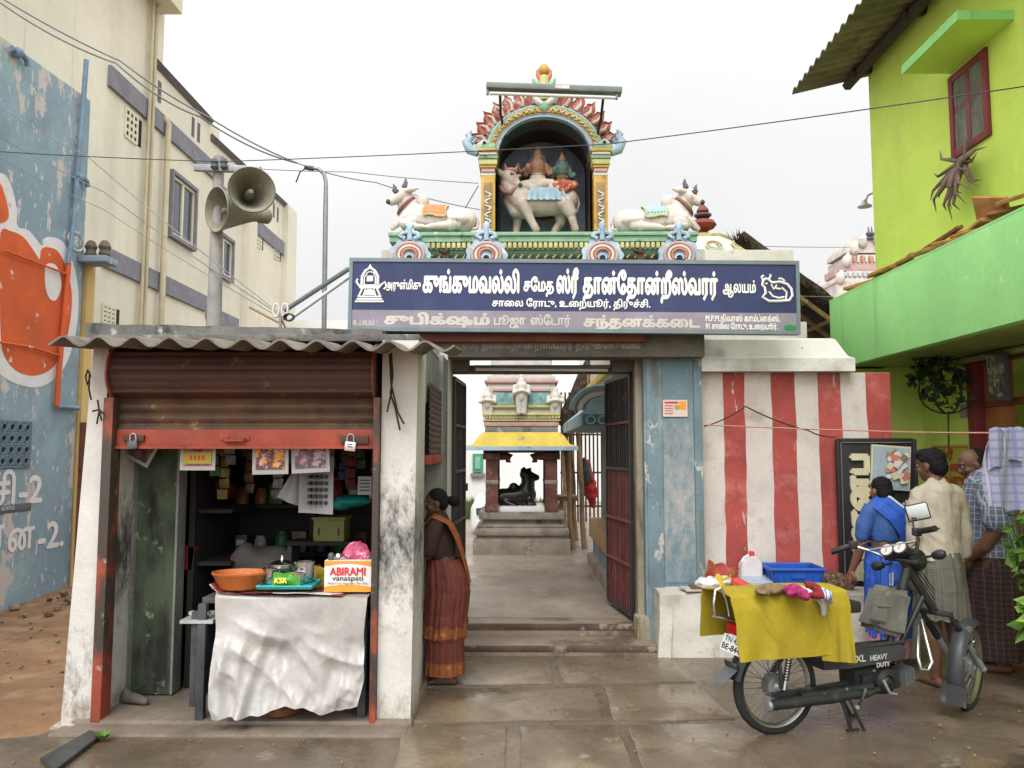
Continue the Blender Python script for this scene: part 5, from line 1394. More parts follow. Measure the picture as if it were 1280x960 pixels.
b = MB(); b.ball(P(312, 495, -96), (15 * k, 9 * k, 10 * k), NOSE); b.build('eye', st, smooth=60)
b = MB(); b.tube([P(235, 570, -60), P(255, 610, -95), P(300, 620, -95), P(335, 585, -80)], 16 * k, COLLAR, n=8); b.build('collar', st, smooth=60)
SADB = mat('saddle_blue', (.3, .42, .5), .75, .15, 8, .2); SADY = mat('saddle_cream', (.5, .4, .25), .75, .15, 8, .2)
b = MB(); b.grid(lambda u, v: P(425 + 235 * u + 14 * (v - .5) * (u - .5) * 4, 585 + 85 * v + 6 * math.sin(u * 40) * v, -88 - 14 * v - 8 * math.sin(u * 40) * v), 50, 8, SADB, .01)
b.box(P(430, 600).x, P(650, 600).x, 7.15 - 85 * k, 7.15 + 60 * k, P(0, 600).z, P(0, 578).z, SADY, .01); b.build('saddle_cloth', st, smooth=60)
SKIN_D = mat('painted_figure_brown', (.3, .16, .1), .7, .15, 9, .2); SKIN_G = mat('painted_figure_green', (.08, .16, .12), .7, .15, 9, .2)
GARM_R = mat('painted_robe_red', (.4, .1, .06), .7, .25, 12, .2, stains=[((.55, .45, .2), 22, .57, .05)]); GARM_W = mat('painted_robe_white', (.5, .44, .36), .7, .15, 9, .2)
GOLDJ = mat('painted_gold_jewel', (.24, .13, .06), .6, .2, 12, .2)
def deity(cx_, head_y, tor_y, seat_y, sc_, skin, robe, four, name, label, y0):
    o = thing('deity_statue', label, 'statue', P(cx_, seat_y, y0))
    D_ = lambda x, z, y=0: P(cx_ + x * sc_, z, y0 + y)
    parts = [C([D_(0, tor_y + 40), D_(0, tor_y - 10), D_(0, tor_y - 45)], [36 * sc_, 40 * sc_, 44 * sc_]), C([D_(0, tor_y - 60), D_(0, head_y + 10)], [17 * sc_, 16 * sc_]),
             E_(D_(0, head_y), (26 * sc_, 27 * sc_, 36 * sc_)), E_(D_(0, head_y + 4, -26 * sc_), (6 * sc_, 7 * sc_, 8 * sc_)),
             C([D_(-42, tor_y - 50), D_(-62, tor_y + 10, -10), D_(-55, tor_y - 15, -50)], [17 * sc_, 14 * sc_, 11 * sc_]), E_(D_(-53, tor_y - 28, -55), (14 * sc_, 10 * sc_, 18 * sc_)),
             C([D_(42, tor_y - 50), D_(62, tor_y + 15, -10), D_(60, tor_y + 20, -50)], [17 * sc_, 14 * sc_, 11 * sc_]), E_(D_(72, tor_y + 10, -55), (14 * sc_, 10 * sc_, 18 * sc_))]
    if four: parts += [C([D_(-45, tor_y - 45, 8), D_(-95, tor_y - 10, 5), D_(-108, tor_y - 60, -5)], [16 * sc_, 12 * sc_, 9 * sc_]), C([D_(45, tor_y - 45, 8), D_(95, tor_y - 10, 5), D_(108, tor_y - 60, -5)], [16 * sc_, 12 * sc_, 9 * sc_])]
    fused('body', parts, skin, o, voxel=.0055, smooth=2)
    rb = [C([D_(0, tor_y + 45), D_(0, seat_y - 10)], [46 * sc_, 52 * sc_]), C([D_(-15, seat_y - 20, -20), D_(-75, seat_y, -45), D_(-15, seat_y + 22, -80)], [34 * sc_, 30 * sc_, 20 * sc_]),
          C([D_(15, seat_y - 20, -20), D_(70, seat_y - 8, -50), D_(70 if four else 20, seat_y + 35, -80)], [34 * sc_, 30 * sc_, 18 * sc_]), C([D_(-15, seat_y + 22, -80), D_(-10, seat_y + 60, -85)], [20 * sc_, 14 * sc_])]
    fused('robe', rb, robe, o, voxel=.0055, smooth=2)
    bb = MB(); bb.lathe([(27, -2), (28, 4), (22, 12), (19, 26), (12, 36), (9, 46), (4, 54), (0, 60)], (0, 0, 0), GOLDJ, 12)
    for v in bb.bm.verts: v.co = D_(0, head_y - 20) + v.co * (k * sc_)
    bb.build('crown', o, smooth=50)
    bb = MB()
    for r, zz in ((32, tor_y - 50), (38, tor_y - 30), (41, tor_y + 5)): bb.tube([D_(math.cos(a) * r, zz + 8 * abs(math.sin(a)) + 12 * (math.sin(a) > .5), -math.sin(a) * (r + 6)) for a in [math.pi * q / 12 for q in range(13)]], 5 * k * sc_, GOLDJ, n=6)
    bb.build('necklace', o, smooth=60)
    bb = MB()
    for s_ in (-1, 1): bb.tube([D_(s_ * 24, head_y - 20, 4), D_(s_ * 34, head_y + 10, 6), D_(s_ * 40, head_y + 50, 10)], [12 * k * sc_, 14 * k * sc_, 10 * k * sc_], NOSE, n=7)
    bb.build('hair', o, smooth=60)
    bb = MB()
    for s_ in (-1, 1): bb.ball(D_(s_ * 10, head_y - 4, -25 * sc_), (6 * k * sc_, 4 * k * sc_, 4 * k * sc_), OFFW, n=8); bb.ball(D_(s_ * 10, head_y - 4, -28 * sc_), (3 * k, 3 * k, 3.4 * k), NOSE, n=8)
    bb.boxc(D_(0, head_y + 19, -25 * sc_), (14 * k * sc_, 5 * k, 4 * k), GARM_R); bb.build('face_paint', o)
deity(485, 352, 452, 556, 1.25, SKIN_D, GARM_W, True, 'a', 'seated four armed deity statue with red halo riding the bull in the niche', 10)
deity(648, 396, 478, 566, 1.05, SKIN_G, GARM_R, False, 'b', 'green faced goddess statue in a red robe riding the bull in the niche', -5)
# halo behind the figures on the bull
b = MB()
for k2 in range(2):
    pass
# small vimana with pot finial behind the right end of the sign
vi = thing('temple_spire', 'small painted dome with a dark red pot finial behind the right end of the sign', 'spire', at(880, 330, 9.4))
VR = mat('finial_red', (.22, .045, .03), .6, .15, 9, .1); c = at(879, 300, 9.4)
b = MB(); u_ = .0094
b.lathe([(18 * u_, -2 * u_), (14 * u_, 4 * u_), (5 * u_, 6 * u_), (8 * u_, 9 * u_), (5 * u_, 11 * u_), (14 * u_, 15 * u_), (17 * u_, 19 * u_), (14 * u_, 24 * u_), (5 * u_, 27 * u_), (8 * u_, 28 * u_), (4 * u_, 29 * u_)], (c.x, 9.4, c.z), VR, 24)
b.lathe([(8 * u_, 29 * u_), (11 * u_, 31 * u_), (11 * u_, 33 * u_), (5 * u_, 34 * u_)], (c.x, 9.4, c.z), HORN, 24)
b.lathe([(5 * u_, 34 * u_), (8 * u_, 37 * u_), (7 * u_, 40 * u_), (2 * u_, 46 * u_), (0, 51 * u_)], (c.x, 9.4, c.z), VR, 24)
b.build('finial', vi, smooth=40)
b = MB(); c = at(884, 302, 9.4); dm = CYEL
b.lathe([(62 * u_, -34 * u_), (58 * u_, -26 * u_), (50 * u_, -20 * u_), (38 * u_, -6 * u_), (30 * u_, 0), (28 * u_, 3 * u_), (10 * u_, 5 * u_)], (c.x - .03, 9.4, c.z), OFFW, 8, (0, 0, 22.5)); b.build('dome', vi, smooth=20)
b = MB()
b.lathe([(31 * u_, -1 * u_), (31.5 * u_, 3 * u_), (28 * u_, 4.5 * u_)], (c.x - .03, 9.4, c.z), CYEL, 8, (0, 0, 22.5))
for q in range(8):
    a = rad(45 * q); d = V((math.cos(a), math.sin(a), 0)); t = V((-d.y, d.x, 0))
    base = V((c.x - .03, 9.4, c.z))
    for rr, mm in ((.075, CYEL), (.05, ROSE)):
        b.tube([base + d * (.37 + .14 * (1 - math.sin(tt)) / 1.6) + t * math.cos(tt) * rr * 1.2 + V((0, 0, -.165 + math.sin(tt) * rr)) for tt in [6.283 * w_ / 14 for w_ in range(14)]], .01, mm, n=5, closed=True)
    b.ball(base + d * .52 + V((0, 0, -.27)), (.11, .11, .06), CORAL if q % 2 else CGREEN)
b.build('petal', vi, smooth=60)
b = MB(); b.box(c.x - .9, c.x + .75, 8.6, 10.2, 2.9, c.z - .3, OFFW, .02); b.build('drum', vi)

# ================================================================ THE COURTYARD BEHIND THE GATE
MY = 11.7
def m_(px, py, Y=MY): return at(px, py, Y)
STONE = mat('painted_stone_base', (.27, .23, .19), .85, .2, 3, .3, 30, stains=[((.1, .085, .07), 2.5, .54, .14), ((.45, .42, .38), 5, .62, .08)])
OXRED = mat('old_red_column', (.15, .06, .045), .8, .3, 4, .3, 30, stains=[((.2, .18, .15), 5, .56, .1)]); YROOF = mat('yellow_roof_paint', (.55, .42, .07), .7, .12, 4, .2, 30, stains=[((.25, .19, .08), 5, .6, .1), ((.65, .6, .45), 6, .62, .06)])
man = thing('bull_pavilion', 'small pillared stone pavilion with yellow eave seen through the gate', 'pavilion', (m_(652, 690).x, MY + .7, .17))
mx = m_(652, 650).x
def pw(px0, px1): return (px1 - px0) * MY / 1000 / 2
def mz(py): return m_(652, py).z
D2 = .6
def block(bb, hw, z0, z1, m, bev=.01, dy=0.0): bb.box(mx - hw, mx + hw, MY + D2 - hw * .95 - dy, MY + D2 + hw * .95, z0, z1, m, bev)
b = MB()
block(b, pw(592, 712), .1, mz(674), STONE, .01); block(b, pw(597, 707), mz(674), mz(670), STONE, 0); block(b, pw(593, 711), mz(670), mz(660), STONE, .05); block(b, pw(598, 708), mz(660), mz(656), STONE, .02)
block(b, pw(605, 701), mz(656), mz(649.5), DIRTY_GREY, 0); block(b, pw(599, 705), mz(649.5), mz(640), STONE, .008)
b.build('plinth', man)
for sx in (-1, 1):
    for sy in (0, 1):
        b = MB(); cxx = mx + sx * pw(615, 689); cyy = MY + D2 + (-.5 if not sy else .38)
        z0, z1 = mz(640), mz(566)
        b.box(cxx - .09, cxx + .09, cyy - .09, cyy + .09, z0, z1 - .1, OXRED, .012); b.box(cxx - .1, cxx + .1, cyy - .1, cyy + .1, z0, z0 + .12, OXRED, .01); b.box(cxx - .095, cxx + .095, cyy - .095, cyy + .095, z0 + .4, z0 + .46, STONE, .01)
        b.box(cxx - .13, cxx + .13, cyy - .12, cyy + .12, z1 - .1, z1, OXRED, .02)
        q = V((cxx - sx * .1, cyy, z1 - .05))
        b.tube([q, q + V((-sx * .1, 0, 0)), q + V((-sx * .17, 0, -.015)), q + V((-sx * .15, 0, -.06)), q + V((-sx * .1, 0, -.06))], [.06, .055, .05, .045, .03], OXRED, n=8)
        b.build('column', man, smooth=50)
b = MB(); block(b, pw(604, 700), mz(566), mz(561), OXRED, 0)
i = b.mi(YROOF)
prof = [(pw(583, 722), mz(563), 0), (pw(583, 722), mz(558), 1), (pw(592, 712), mz(555), 2), (pw(598, 705), mz(545), 2), (pw(604, 700), mz(540), 2)]
def ring(hw, z): return [V((mx + sx * hw, MY + D2 + sy * hw * .95, z)) for sx, sy in ((-1, -1), (1, -1), (1, 1), (-1, 1))]
for (h0, z0, _), (h1, z1, c_) in zip(prof, prof[1:]):
    A, B = ring(h0, z0), ring(h1, z1); ii = b.mi(CBLUE if c_ == 1 else YROOF)
    A = [b.bm.verts.new(p) for p in A]; B = [b.bm.verts.new(p) for p in B]
    for q in range(4): b._f((A[q], A[(q + 1) % 4], B[(q + 1) % 4], B[q]), ii)
b._f([b.bm.verts.new(p) for p in ring(pw(583, 722), mz(563))][::-1], b.mi(OXRED))
b.build('eave', man, smooth=30)
b = MB()
block(b, pw(606, 698), mz(541), mz(533), DIRTY_GREY, .01); block(b, pw(604, 699), mz(533), mz(526), ROSE, .03); block(b, pw(602, 700), mz(526), mz(524), CYEL, .005)
block(b, pw(606, 697), mz(524), mz(519), OFFW, .005); block(b, pw(602, 700), mz(519), mz(516), CYEL, .01)
for q in range(26): b.boxc((mx - pw(604, 698) + q * pw(604, 698) * 2 / 25, MY + D2 - pw(604, 698) * .95 - .02, mz(521.5)), (.025, .04, .03), CYEL)
block(b, pw(608, 694), mz(516), mz(478), OFFW, .01); block(b, pw(604, 698), mz(478), mz(474), ROSE, .02); block(b, pw(608, 695), mz(474), mz(468), OFFW, .02); block(b, pw(612, 690), mz(468), mz(440), OFFW, .03); block(b, pw(622, 680), mz(440), mz(415), CYEL, .08)
b.build('tower', man)
b = MB(); fy = MY + D2 - pw(608, 694) * .95
for s_ in (-1, 1):
    cxx = mx + s_ * .26
    b = MB(); b.box(cxx - .15, cxx + .15, fy - .03, fy + .02, mz(505), mz(489), mat('niche_teal', (.22, .42, .42), .7, .3, 14, .3, stains=[((.4, .5, .45), 16, .55, .05)]), .004)
    b.box(cxx - .17, cxx + .17, fy - .05, fy + .02, mz(509), mz(505.5), CYEL, .004); b.box(cxx - .17, cxx + .17, fy - .05, fy + .02, mz(488.5), mz(485), ROSE, .004); b.build('niche_panel', man)
def little_figure(cxx, z0, h, name, y):
    bb = MB()
    me = fuse([('c', [V((cxx - .04, y, z0)), V((cxx - .04, y, z0 + h * .45))], [.035, .05]), ('c', [V((cxx + .04, y, z0)), V((cxx + .04, y, z0 + h * .45))], [.035, .05]), ('c', [V((cxx, y, z0 + h * .45)), V((cxx, y, z0 + h * .75))], [.075, .09]),
               ('e', (cxx, y - .01, z0 + h * .9), (.05, .05, .06)), ('e', (cxx, y, z0 + h * 1.0), (.04, .04, .06)),
               ('c', [V((cxx - .1, y, z0 + h * .74)), V((cxx - .11, y - .04, z0 + h * .55)), V((cxx - .02, y - .09, z0 + h * .62))], [.035, .03, .025]), ('c', [V((cxx + .1, y, z0 + h * .74)), V((cxx + .11, y - .04, z0 + h * .55)), V((cxx + .02, y - .09, z0 + h * .62))], [.035, .03, .025])], .011, 2)
    bb.join(me, OFFW); bb.build(name, man, smooth=70, normals=False)
little_figure(mx - .0, mz(516), .52, 'figure', fy - .1)
for s_ in (-1, 1):
    little_figure(mx + s_ * .5, mz(520), .38, 'figure', fy - .02)
b = MB(); WT = mat('white_tile', (.68, .68, .68), .3, .04, 5, 0)
b.box(mx - pw(621, 683), mx + pw(621, 683), MY + .08, MY + .98, mz(641), mz(634), WT, .006); b.build('tiled_bench', man)
# black bull inside it
BLK = mat('polished_black_stone', (.008, .008, .008), .35, .2, 6, .1)
ku = MY / 1000 * 1.03; rz = mz(634)
def N_(px, py, y=0): return V((at(px, py, MY + .5).x, MY + .5 + y, at(px, py, MY + .5).z))
nb = thing('bull_statue', 'black stone bull reclining inside the small pillared pavilion', 'statue', (mx, MY + .5, rz))
q = MY / 1000
fused('body', [('c', [N_(628, 622), N_(645, 621), N_(658, 618)], [12 * q, 12 * q, 13 * q]), ('e', N_(626, 623), (14 * q, 13 * q, 11 * q)), ('c', [N_(656, 618), N_(660, 604), N_(658, 595)], [13 * q, 9 * q, 7 * q]),
      ('c', [N_(656, 593), N_(663, 595), N_(671, 597)], [7 * q, 6 * q, 4 * q]), ('e', N_(642, 608), (6 * q, 5 * q, 5 * q)), ('c', [N_(653, 588), N_(655, 585)], [3 * q, 2 * q]), ('c', [N_(660, 588), N_(663, 586)], [3 * q, 2 * q]),
      ('c', [N_(662, 624, -.1), N_(667, 631, -.12), N_(655, 632, -.16)], [6 * q, 4 * q, 3 * q]), ('c', [N_(632, 628, -.1), N_(645, 632, -.18)], [6 * q, 3 * q]), ('e', N_(640, 631), (26 * q, 14 * q, 4 * q))], BLK, nb, voxel=.016, smooth=2)
b = MB(); b.tube([N_(653, 612, -.12), N_(660, 618, -.16), N_(666, 612, -.1)], .02, mat('dark_stone_garland', (.02, .02, .02), .5, .2, 9, .1)); b.build('garland', nb, smooth=60)
# white courtyard building at the far side
FARW = mat('far_whitewash', (.78, .77, .75), .9, .03, 1, .05)
far = thing('courtyard_building', 'long bright white building closing the far side of the courtyard', 'building', (0, 22, .17))
b = MB(); b.box(-7, 1.6, 21.5, 25, .0, 5.2, FARW); b.box(1.6, 9, 24, 25, .0, 2.6, FARW); b.build('wall', far)
p, q_ = at(591, 567, 21.5), at(604, 590, 21.5)
GRW = mat('green_window_wood', (.05, .28, .2), .6, .1, 5, .1)
b = MB(); b.box(p.x, q_.x, 21.42, 21.6, q_.z, p.z, GRW); w_ = b.build('window', far)
b = MB(); b.box(p.x + .07, q_.x - .07, 21.40, 21.5, q_.z + .08, p.z - .08, mat('pale_green_pane', (.2, .4, .3), .3, .1, 4, 0)); b.build('pane', w_)
b = MB(); b.box(p.x - .05, q_.x + .05, 21.36, 21.5, q_.z - .12, q_.z - .03, STONE); b.build('sill', w_)
# low white car corner seen at the left of the pavilion
b = MB(); p = m_(599, 668, 14.5); WCP = mat('white_car_paint', (.7, .7, .7), .3, .02, 3, 0, coat=.5)
me = fuse([('c', [p + V((0, 0, .12)), p + V((.0, .1, .42)), p + V((.02, .3, .62))], [.16, .17, .1]), ('c', [p + V((0, .3, .15)), p + V((0, 1.0, .25))], [.16, .16])], .03, 3); b.join(me, WCP); b.boxc(p + V((.02, -.12, .42)), (.14, .05, .12), NOSE, None, .02)
b.build('parked_scooter', label='rounded white scooter front parked left of the pavilion base', cat='scooter', normals=False)
# shrine on the right of the courtyard
SHB = mat('shrine_blue', (.3, .44, .48), .75, .15, 4, .2, 30, stains=[((.06, .12, .11), 4, .56, .1), ((.5, .52, .5), 7, .62, .06)]); SHG = mat('shrine_dark_green', (.07, .14, .12), .75, .2, 5, .2, 30, stains=[((.25, .35, .33), 9, .57, .06)])
TANP = mat('ochre_plinth', (.38, .24, .11), .8, .15, 4, .2, 30, stains=[((.2, .14, .09), 4, .57, .1)])
sh = thing('side_shrine', 'low blue eaved shrine with ochre plinth on the right of the courtyard', 'shrine', (1.7, 9.4, .17))
b = MB(); b.box(.98, 3.2, 8.2, 10.9, .17, .52, GBLUE); b.box(.93, 3.2, 8.15, 10.95, .52, .76, TANP, .01); b.box(.9, 3.0, 8.3, 10.9, .15, .3, STONE, .01); b.build('plinth', sh)
b = MB(); b.box(1.13, 3.0, 8.3, 10.8, .76, 2.0, DARK); b.box(1.1, 1.16, 10.2, 10.86, .76, 2.0, DIRTY_GREY); b.build('wall', sh)
b = MB(); za_ = 1.9
b.prism([(.60, 7.95, za_), (.60, 7.95, za_ + .12), (.85, 7.95, za_ + .32), (3, 7.95, za_ + .32), (3, 7.95, za_)], (0, 3.1, 0), SHB); b.build('eave', sh, smooth=20)
b = MB(); b.box(.62, 3, 7.93, 7.98, za_ + .005, za_ + .115, SHG); 
for q in range(14): b.tube([V((.7 + q * .12 + math.cos(a) * .045, 7.925, za_ + .06 + math.sin(a) * .04)) for a in [6.283 * w_ / 10 for w_ in range(10)]], .008, SHB, n=5, closed=True)
b.build('eave_ornament', sh, smooth=60)
b = MB(); c = at(752, 505, 8.05)
for q, r in enumerate((.3, .22, .14, .07)): b.tube([c + V((math.cos(a) * r, -.03 - .004 * q, math.sin(a) * r * .75 - .06)) for a in [rad(180 * w_ / 16) for w_ in range(17)]], .035, (SHB, OFFW, SHB, SHG)[q], n=7)
b.prism([c + V((math.cos(rad(180 * w_ / 16)) * .3, 0, math.sin(rad(180 * w_ / 16)) * .22 - .06)) for w_ in range(17)], (0, .1, 0), SHB)
b.build('medallion', sh, smooth=60)
b = MB(); b.box(.95, 3, 8.3, 10.8, za_ + .32, 3.0, OFFW, .02); b.box(.9, 3, 8.25, 10.85, za_ + .55, za_ + .63, YROOF, .01); b.build('upper_tier', sh)
# thatched shed with poles
THATCH = mat('dark_thatch', (.06, .045, .03), .95, .4, 8, .8, 40, stains=[((.14, .1, .06), 9, .56, .1)])
BAM = mat('bamboo_pole', (.3, .2, .11), .75, .2, 8, .2, 30, stains=[((.14, .09, .05), 6, .56, .1, (1, 1, .2))])
td = thing('thatched_shed', 'dark palm thatch lean-to roof on crooked wooden poles beyond the gate', 'shed', (1.6, 13.0, .17))
def thatch(bb, p00, p10, p01, p11, thick, seed, ns=900, hang=.28):
    p00, p10, p01, p11 = map(V, (p00, p10, p01, p11)); r_ = random.Random(seed)
    bl = lambda u, v: p00.lerp(p10, u).lerp(p01.lerp(p11, u), v)
    bb.grid(lambda u, v: bl(u, v) + V((0, 0, .04 * noise.noise(V((u * 9, v * 9, seed))))), 14, 10, THATCH, thick)
    i = bb.mi(THATCH)
    for q in range(ns):
        e = r_.random(); 
        if e < .3: u, v = r_.random(), 0
        elif e < .5: u, v = 0, r_.random()
        elif e < .7: u, v = 1, r_.random()
        elif e < .8: u, v = r_.random(), 1
        else: u, v = r_.random(), r_.random()
        p = bl(u, v) + V((0, 0, r_.uniform(-thick, .06)))
        out_ = (bl(u, v) - bl(.5, .5)).normalized() * r_.uniform(.03, .22) + V((r_.uniform(-.06, .06), r_.uniform(-.06, .06), -r_.uniform(.0, hang) + .06))
        sd = V((r_.uniform(-1, 1), r_.uniform(-1, 1), r_.uniform(-1, 1))).normalized() * r_.uniform(.006, .014)
        bb._f([bb.bm.verts.new(p - sd), bb.bm.verts.new(p + sd), bb.bm.verts.new(p + out_)], i)
b = MB(); e0 = at(703, 536, 12.6); e1 = at(742, 466, 12.6)
thatch(b, (e0.x, 12.0, e0.z + .0), (e0.x + .3, 17, e0.z + .2), (e0.x + .6, 12.0, e0.z + 1.2), (e0.x + .7, 17, e0.z + 1.2), .16, 3, 1500, .45)
b.build('thatch', td, smooth=60)
for pts in (((706, 556), (716, 688), 12.2), ((713, 560), (720, 672), 13.5), ((722, 556), (731, 688), 12.3), ((704, 566), (707, 656), 14.5)):
    b = MB(); p = at(*pts[0], pts[2]); q_ = at(*pts[1], pts[2]); q_.z = .17
    b.tube([p + V((0, 0, .3)), p.lerp(q_, .4) + V((.015, 0, 0)), p.lerp(q_, .75) - V((.012, 0, 0)), q_], [.035, .038, .04, .045], BAM, n=8); b.build('pole', td, smooth=60)
b = MB(); p, q_ = at(738, 490, 12.0), at(738, 520, 12.0); b.boxc((p + q_) / 2, (.1, .06, .9), BAM); b.tube([at(735, 500, 11.9), at(760, 478, 11.9)], .05, BAM); b.build('rafter', td)
# rear ironwork, bench, hanging bundle
b = MB(); 
for q in range(12): p = at(702 + q * 5, 560, 17); b.tube([(p.x, 17, .17), (p.x, 17, 2.9)], .02, IRON, n=5)
for z in (.5, 1.2, 2.0, 2.7): b.tube([(at(700, 560, 17).x, 17, z), (at(760, 560, 17).x, 17, z)], .02, IRON, n=5)
b.build('iron_grille', label='tall black iron bar grille behind the wooden poles in the courtyard', cat='grille')
b = MB(); p, q_ = at(697, 622, 12.6), at(722, 624, 12.6)
b.box(p.x, q_.x, 12.4, 13.0, p.z - .04, p.z + .03, BAM, .01); b.tube([(p.x + .05, 12.5, .17), (p.x + .05, 12.5, p.z)], .03, BAM); b.tube([(q_.x - .05, 12.9, .17), (q_.x - .05, 12.9, p.z)], .03, BAM)
b.build('wooden_bench', label='rough wooden plank bench between the pavilion and the poles', cat='bench')
b = MB(); c = at(737, 612, 13.5); me = fuse([('c', [c + V((-.03, 0, .45)), c, c + V((.05, 0, -.25))], [.05, .13, .06])], .02, 2, disp=lambda p, n_: p + n_ * .03 * noise.noise(p * 12)); b.join(me, mat('red_cloth', (.4, .03, .03), .8, .2, 9, .2)); b.build('red_cloth', label='bright red cloth bundle hanging by the courtyard poles', cat='cloth', normals=False)
b = MB(); c = at(731, 590, 13.4); me = fuse([('c', [c + V((0, 0, .2)), c, c + V((0, 0, -.12))], [.04, .11, .1])], .02, 2, disp=lambda p, n_: p + n_ * .02 * noise.noise(p * 12)); b.join(me, SACK); b.build('white_bag', label='white cloth bag hanging above the red cloth in the courtyard', cat='bag', normals=False)
# thatched roof seen to the right of the sign
td2 = thing('thatched_roof', 'dark thatched roof slope with rafters to the right of the sign', 'roof', at(970, 420, 9.6))
b = MB(); A_, B_, C_, D_ = at(918, 302, 9.6), at(1046, 398, 9.6), at(918, 390, 9.6), at(1046, 425, 9.6)
thatch(b, (A_.x, 9.4, A_.z), (A_.x + .2, 13, A_.z), (B_.x + .6, 9.4, B_.z - .45), (B_.x + .6, 13, B_.z - .45), .1, 8, 1500, .12)
b.build('thatch', td2, smooth=60)
b = MB()
dirv = V((B_.x + .6 - A_.x, 0, B_.z - .45 - A_.z))
for q in range(6):
    p = V((A_.x, 9.45 + q * .5, A_.z - .16)); b.tube([p, p + dirv], .03, BAM, n=6)
for q in range(6):
    t = .1 + .16 * q; b.tube([V((A_.x, 9.35, A_.z - .2)) + dirv * t, V((A_.x, 12.5, A_.z - .2)) + dirv * t], .025, BAM, n=6)
b.build('rafter', td2, smooth=60)
# ================================================================ RIGHT: STRIPED WALL, PLATFORM, GREEN HOUSE
WY = 6.95
WSTRIPE = mat('wall_whitewash', (.56, .51, .47), .85, .1, 2, .25, 40, stains=[((.5, .3, .27), 1.6, .54, .2, (1.5, 1.5, .5), .6), ((.36, .33, .29), 3, .58, .14), ((.28, .25, .22), 9, .66, .05, None, .7)])
RSTRIPE = mat('red_wall_stripe', (.35, .065, .055), .8, .15, 3, .25, 40, stains=[((.45, .16, .14), 2.5, .54, .15), ((.5, .38, .35), 8, .64, .04, (1.5, 1.5, .4)), ((.2, .05, .045), 4, .6, .1)])
COPE = mat('white_coping', (.66, .64, .6), .85, .08, 3, .25, 35, stains=[((.4, .37, .33), 2.5, .56, .15), ((.06, .055, .05), 3.2, .66, .03, (1, 1, 2.5))])
wall = thing('compound_wall', 'red and white striped temple compound wall with white coping', 'wall', (2.3, 7.05, 0))
wx0, wx1 = xr1, at(1116, 600, WY).x
zc0 = at(1000, 466, WY).z; zc1 = at(1000, 448, 6.85).z; zc2 = at(980, 421, WY).z
b = MB(); b.box(wx0 - .05, wx1, WY, 7.3, -.05, zc0 + .002, WSTRIPE); b.build('wall_body', wall)
for A_, B_ in ((905, 932), (966, 996), (1024, 1053.5), (1085.5, 1115.5)):
    b = MB(); x0, x1 = at(A_, 560, WY).x, at(B_, 560, WY).x
    ed = random.Random(A_); pts = []
    for k in range(15): pts.append(V((x0 + ed.uniform(-.006, .006), WY - .003, zc0 * k / 14)))
    for k in range(14, -1, -1): pts.append(V((x1 + ed.uniform(-.006, .006), WY - .003, zc0 * k / 14)))
    b.prism(pts, (0, .002, 0), RSTRIPE); b.build('painted_stripe', wall, smooth=0)
b = MB(); ce = at(1069, 455, 6.83).x; ct = at(1044, 422, WY).x
i = b.mi(COPE)
prof = [(6.83, zc0 + .003), (6.83, zc1), (WY - .02, zc1 + .03), (WY + .03, zc2 - .02), (7.05, zc2), (7.2, zc2), (7.3, zc1), (7.3, zc0 + .003)]
A_ = [b.bm.verts.new((xr1 + .002, y, z)) for y, z in prof]
B_ = [b.bm.verts.new((ce - (ce - ct) * max(0, (z - zc1) / (zc2 - zc1)), y, z)) for y, z in prof]
for k in range(8): b._f((A_[k], A_[(k + 1) % 8], B_[(k + 1) % 8], B_[k]), i)
b._f(A_, i); b._f(B_[::-1], i)
b.build('coping', wall, smooth=25)
PLAT = mat('platform_whitewash', (.55, .52, .47), .88, .12, 3, .6, 14, stains=[((.3, .26, .2), 1.7, .5, .2), ((.12, .105, .09), 3.5, .6, .1), ((.4, .35, .28), 7, .58, .08)])
b = MB()
def plat(u, v):  # profile around: front face then top
    x = 1.12 + 2.05 * u
    if v < .55:
        t = v / .55; p = V((x, 6.56 - .02 * (1 - t), .53 * t - .02))
    else:
        t = (v - .55) / .45; p = V((x, 6.56 + .38 * t, .515))
    return jit(p, .014, 6) + V((0, 0, 0))
b.grid(plat, 60, 24, PLAT)
b.prism([(1.12, 6.55, -.02), (1.12, 6.95, -.02), (1.12, 6.95, .51), (1.12, 6.57, .51)], (.03, 0, 0), PLAT)
b.prism([(1.09, 6.5, -.02), (1.09, 6.6, -.02), (1.125, 6.6, .4), (1.125, 6.55, .4)], (.1, 0, 0), PLAT)
b.build('platform', label='low rough whitewashed masonry bench along the striped wall', cat='bench', smooth=60)
# things on the platform
def onp(px, py=735, Y=6.65): p = at(px, py, Y); p.z = .525; return p
NEWS = mat('newspaper', (.45, .43, .4), .85, .1, 6, .05, stains=[((.2, .18, .18), 16, .58, .04), ((.4, .08, .07), 5, .64, .03)])
b = MB()
for k, (px, py, w_, d_, a, zz) in enumerate(((880, 730, .36, .2, 6, 0), (895, 733, .42, .18, -4, .012), (915, 736, .4, .17, 3, .024))):
    p = onp(px, py, 6.66); b.boxc(p + V((0, 0, .008 + zz)), (w_, d_, .012), (NEWS, mat('brown_board', (.16, .07, .04), .7, .2, 6, .1), NEWS)[k], (0, 0, a), .002)
b.build('newspaper_stack', label='folded newspapers and a thin brown board on the left end of the platform', cat='newspaper')
TRAN = mat('clear_plastic_bag', (.62, .6, .58), .3, .1, 14, .3, 60)
b = MB(); p = onp(888, 728, 6.66); me = fuse([('e', p + V((0, 0, .05)), (.12, .09, .05)), ('e', p + V((.1, 0, .06)), (.09, .08, .045))], .008, 1, disp=lambda q, n_: q + n_ * .022 * noise.noise(q * 26)); b.join(me, TRAN); b.build('plastic_bag', label='crumpled clear plastic bag on the newspapers', cat='bag', normals=False)
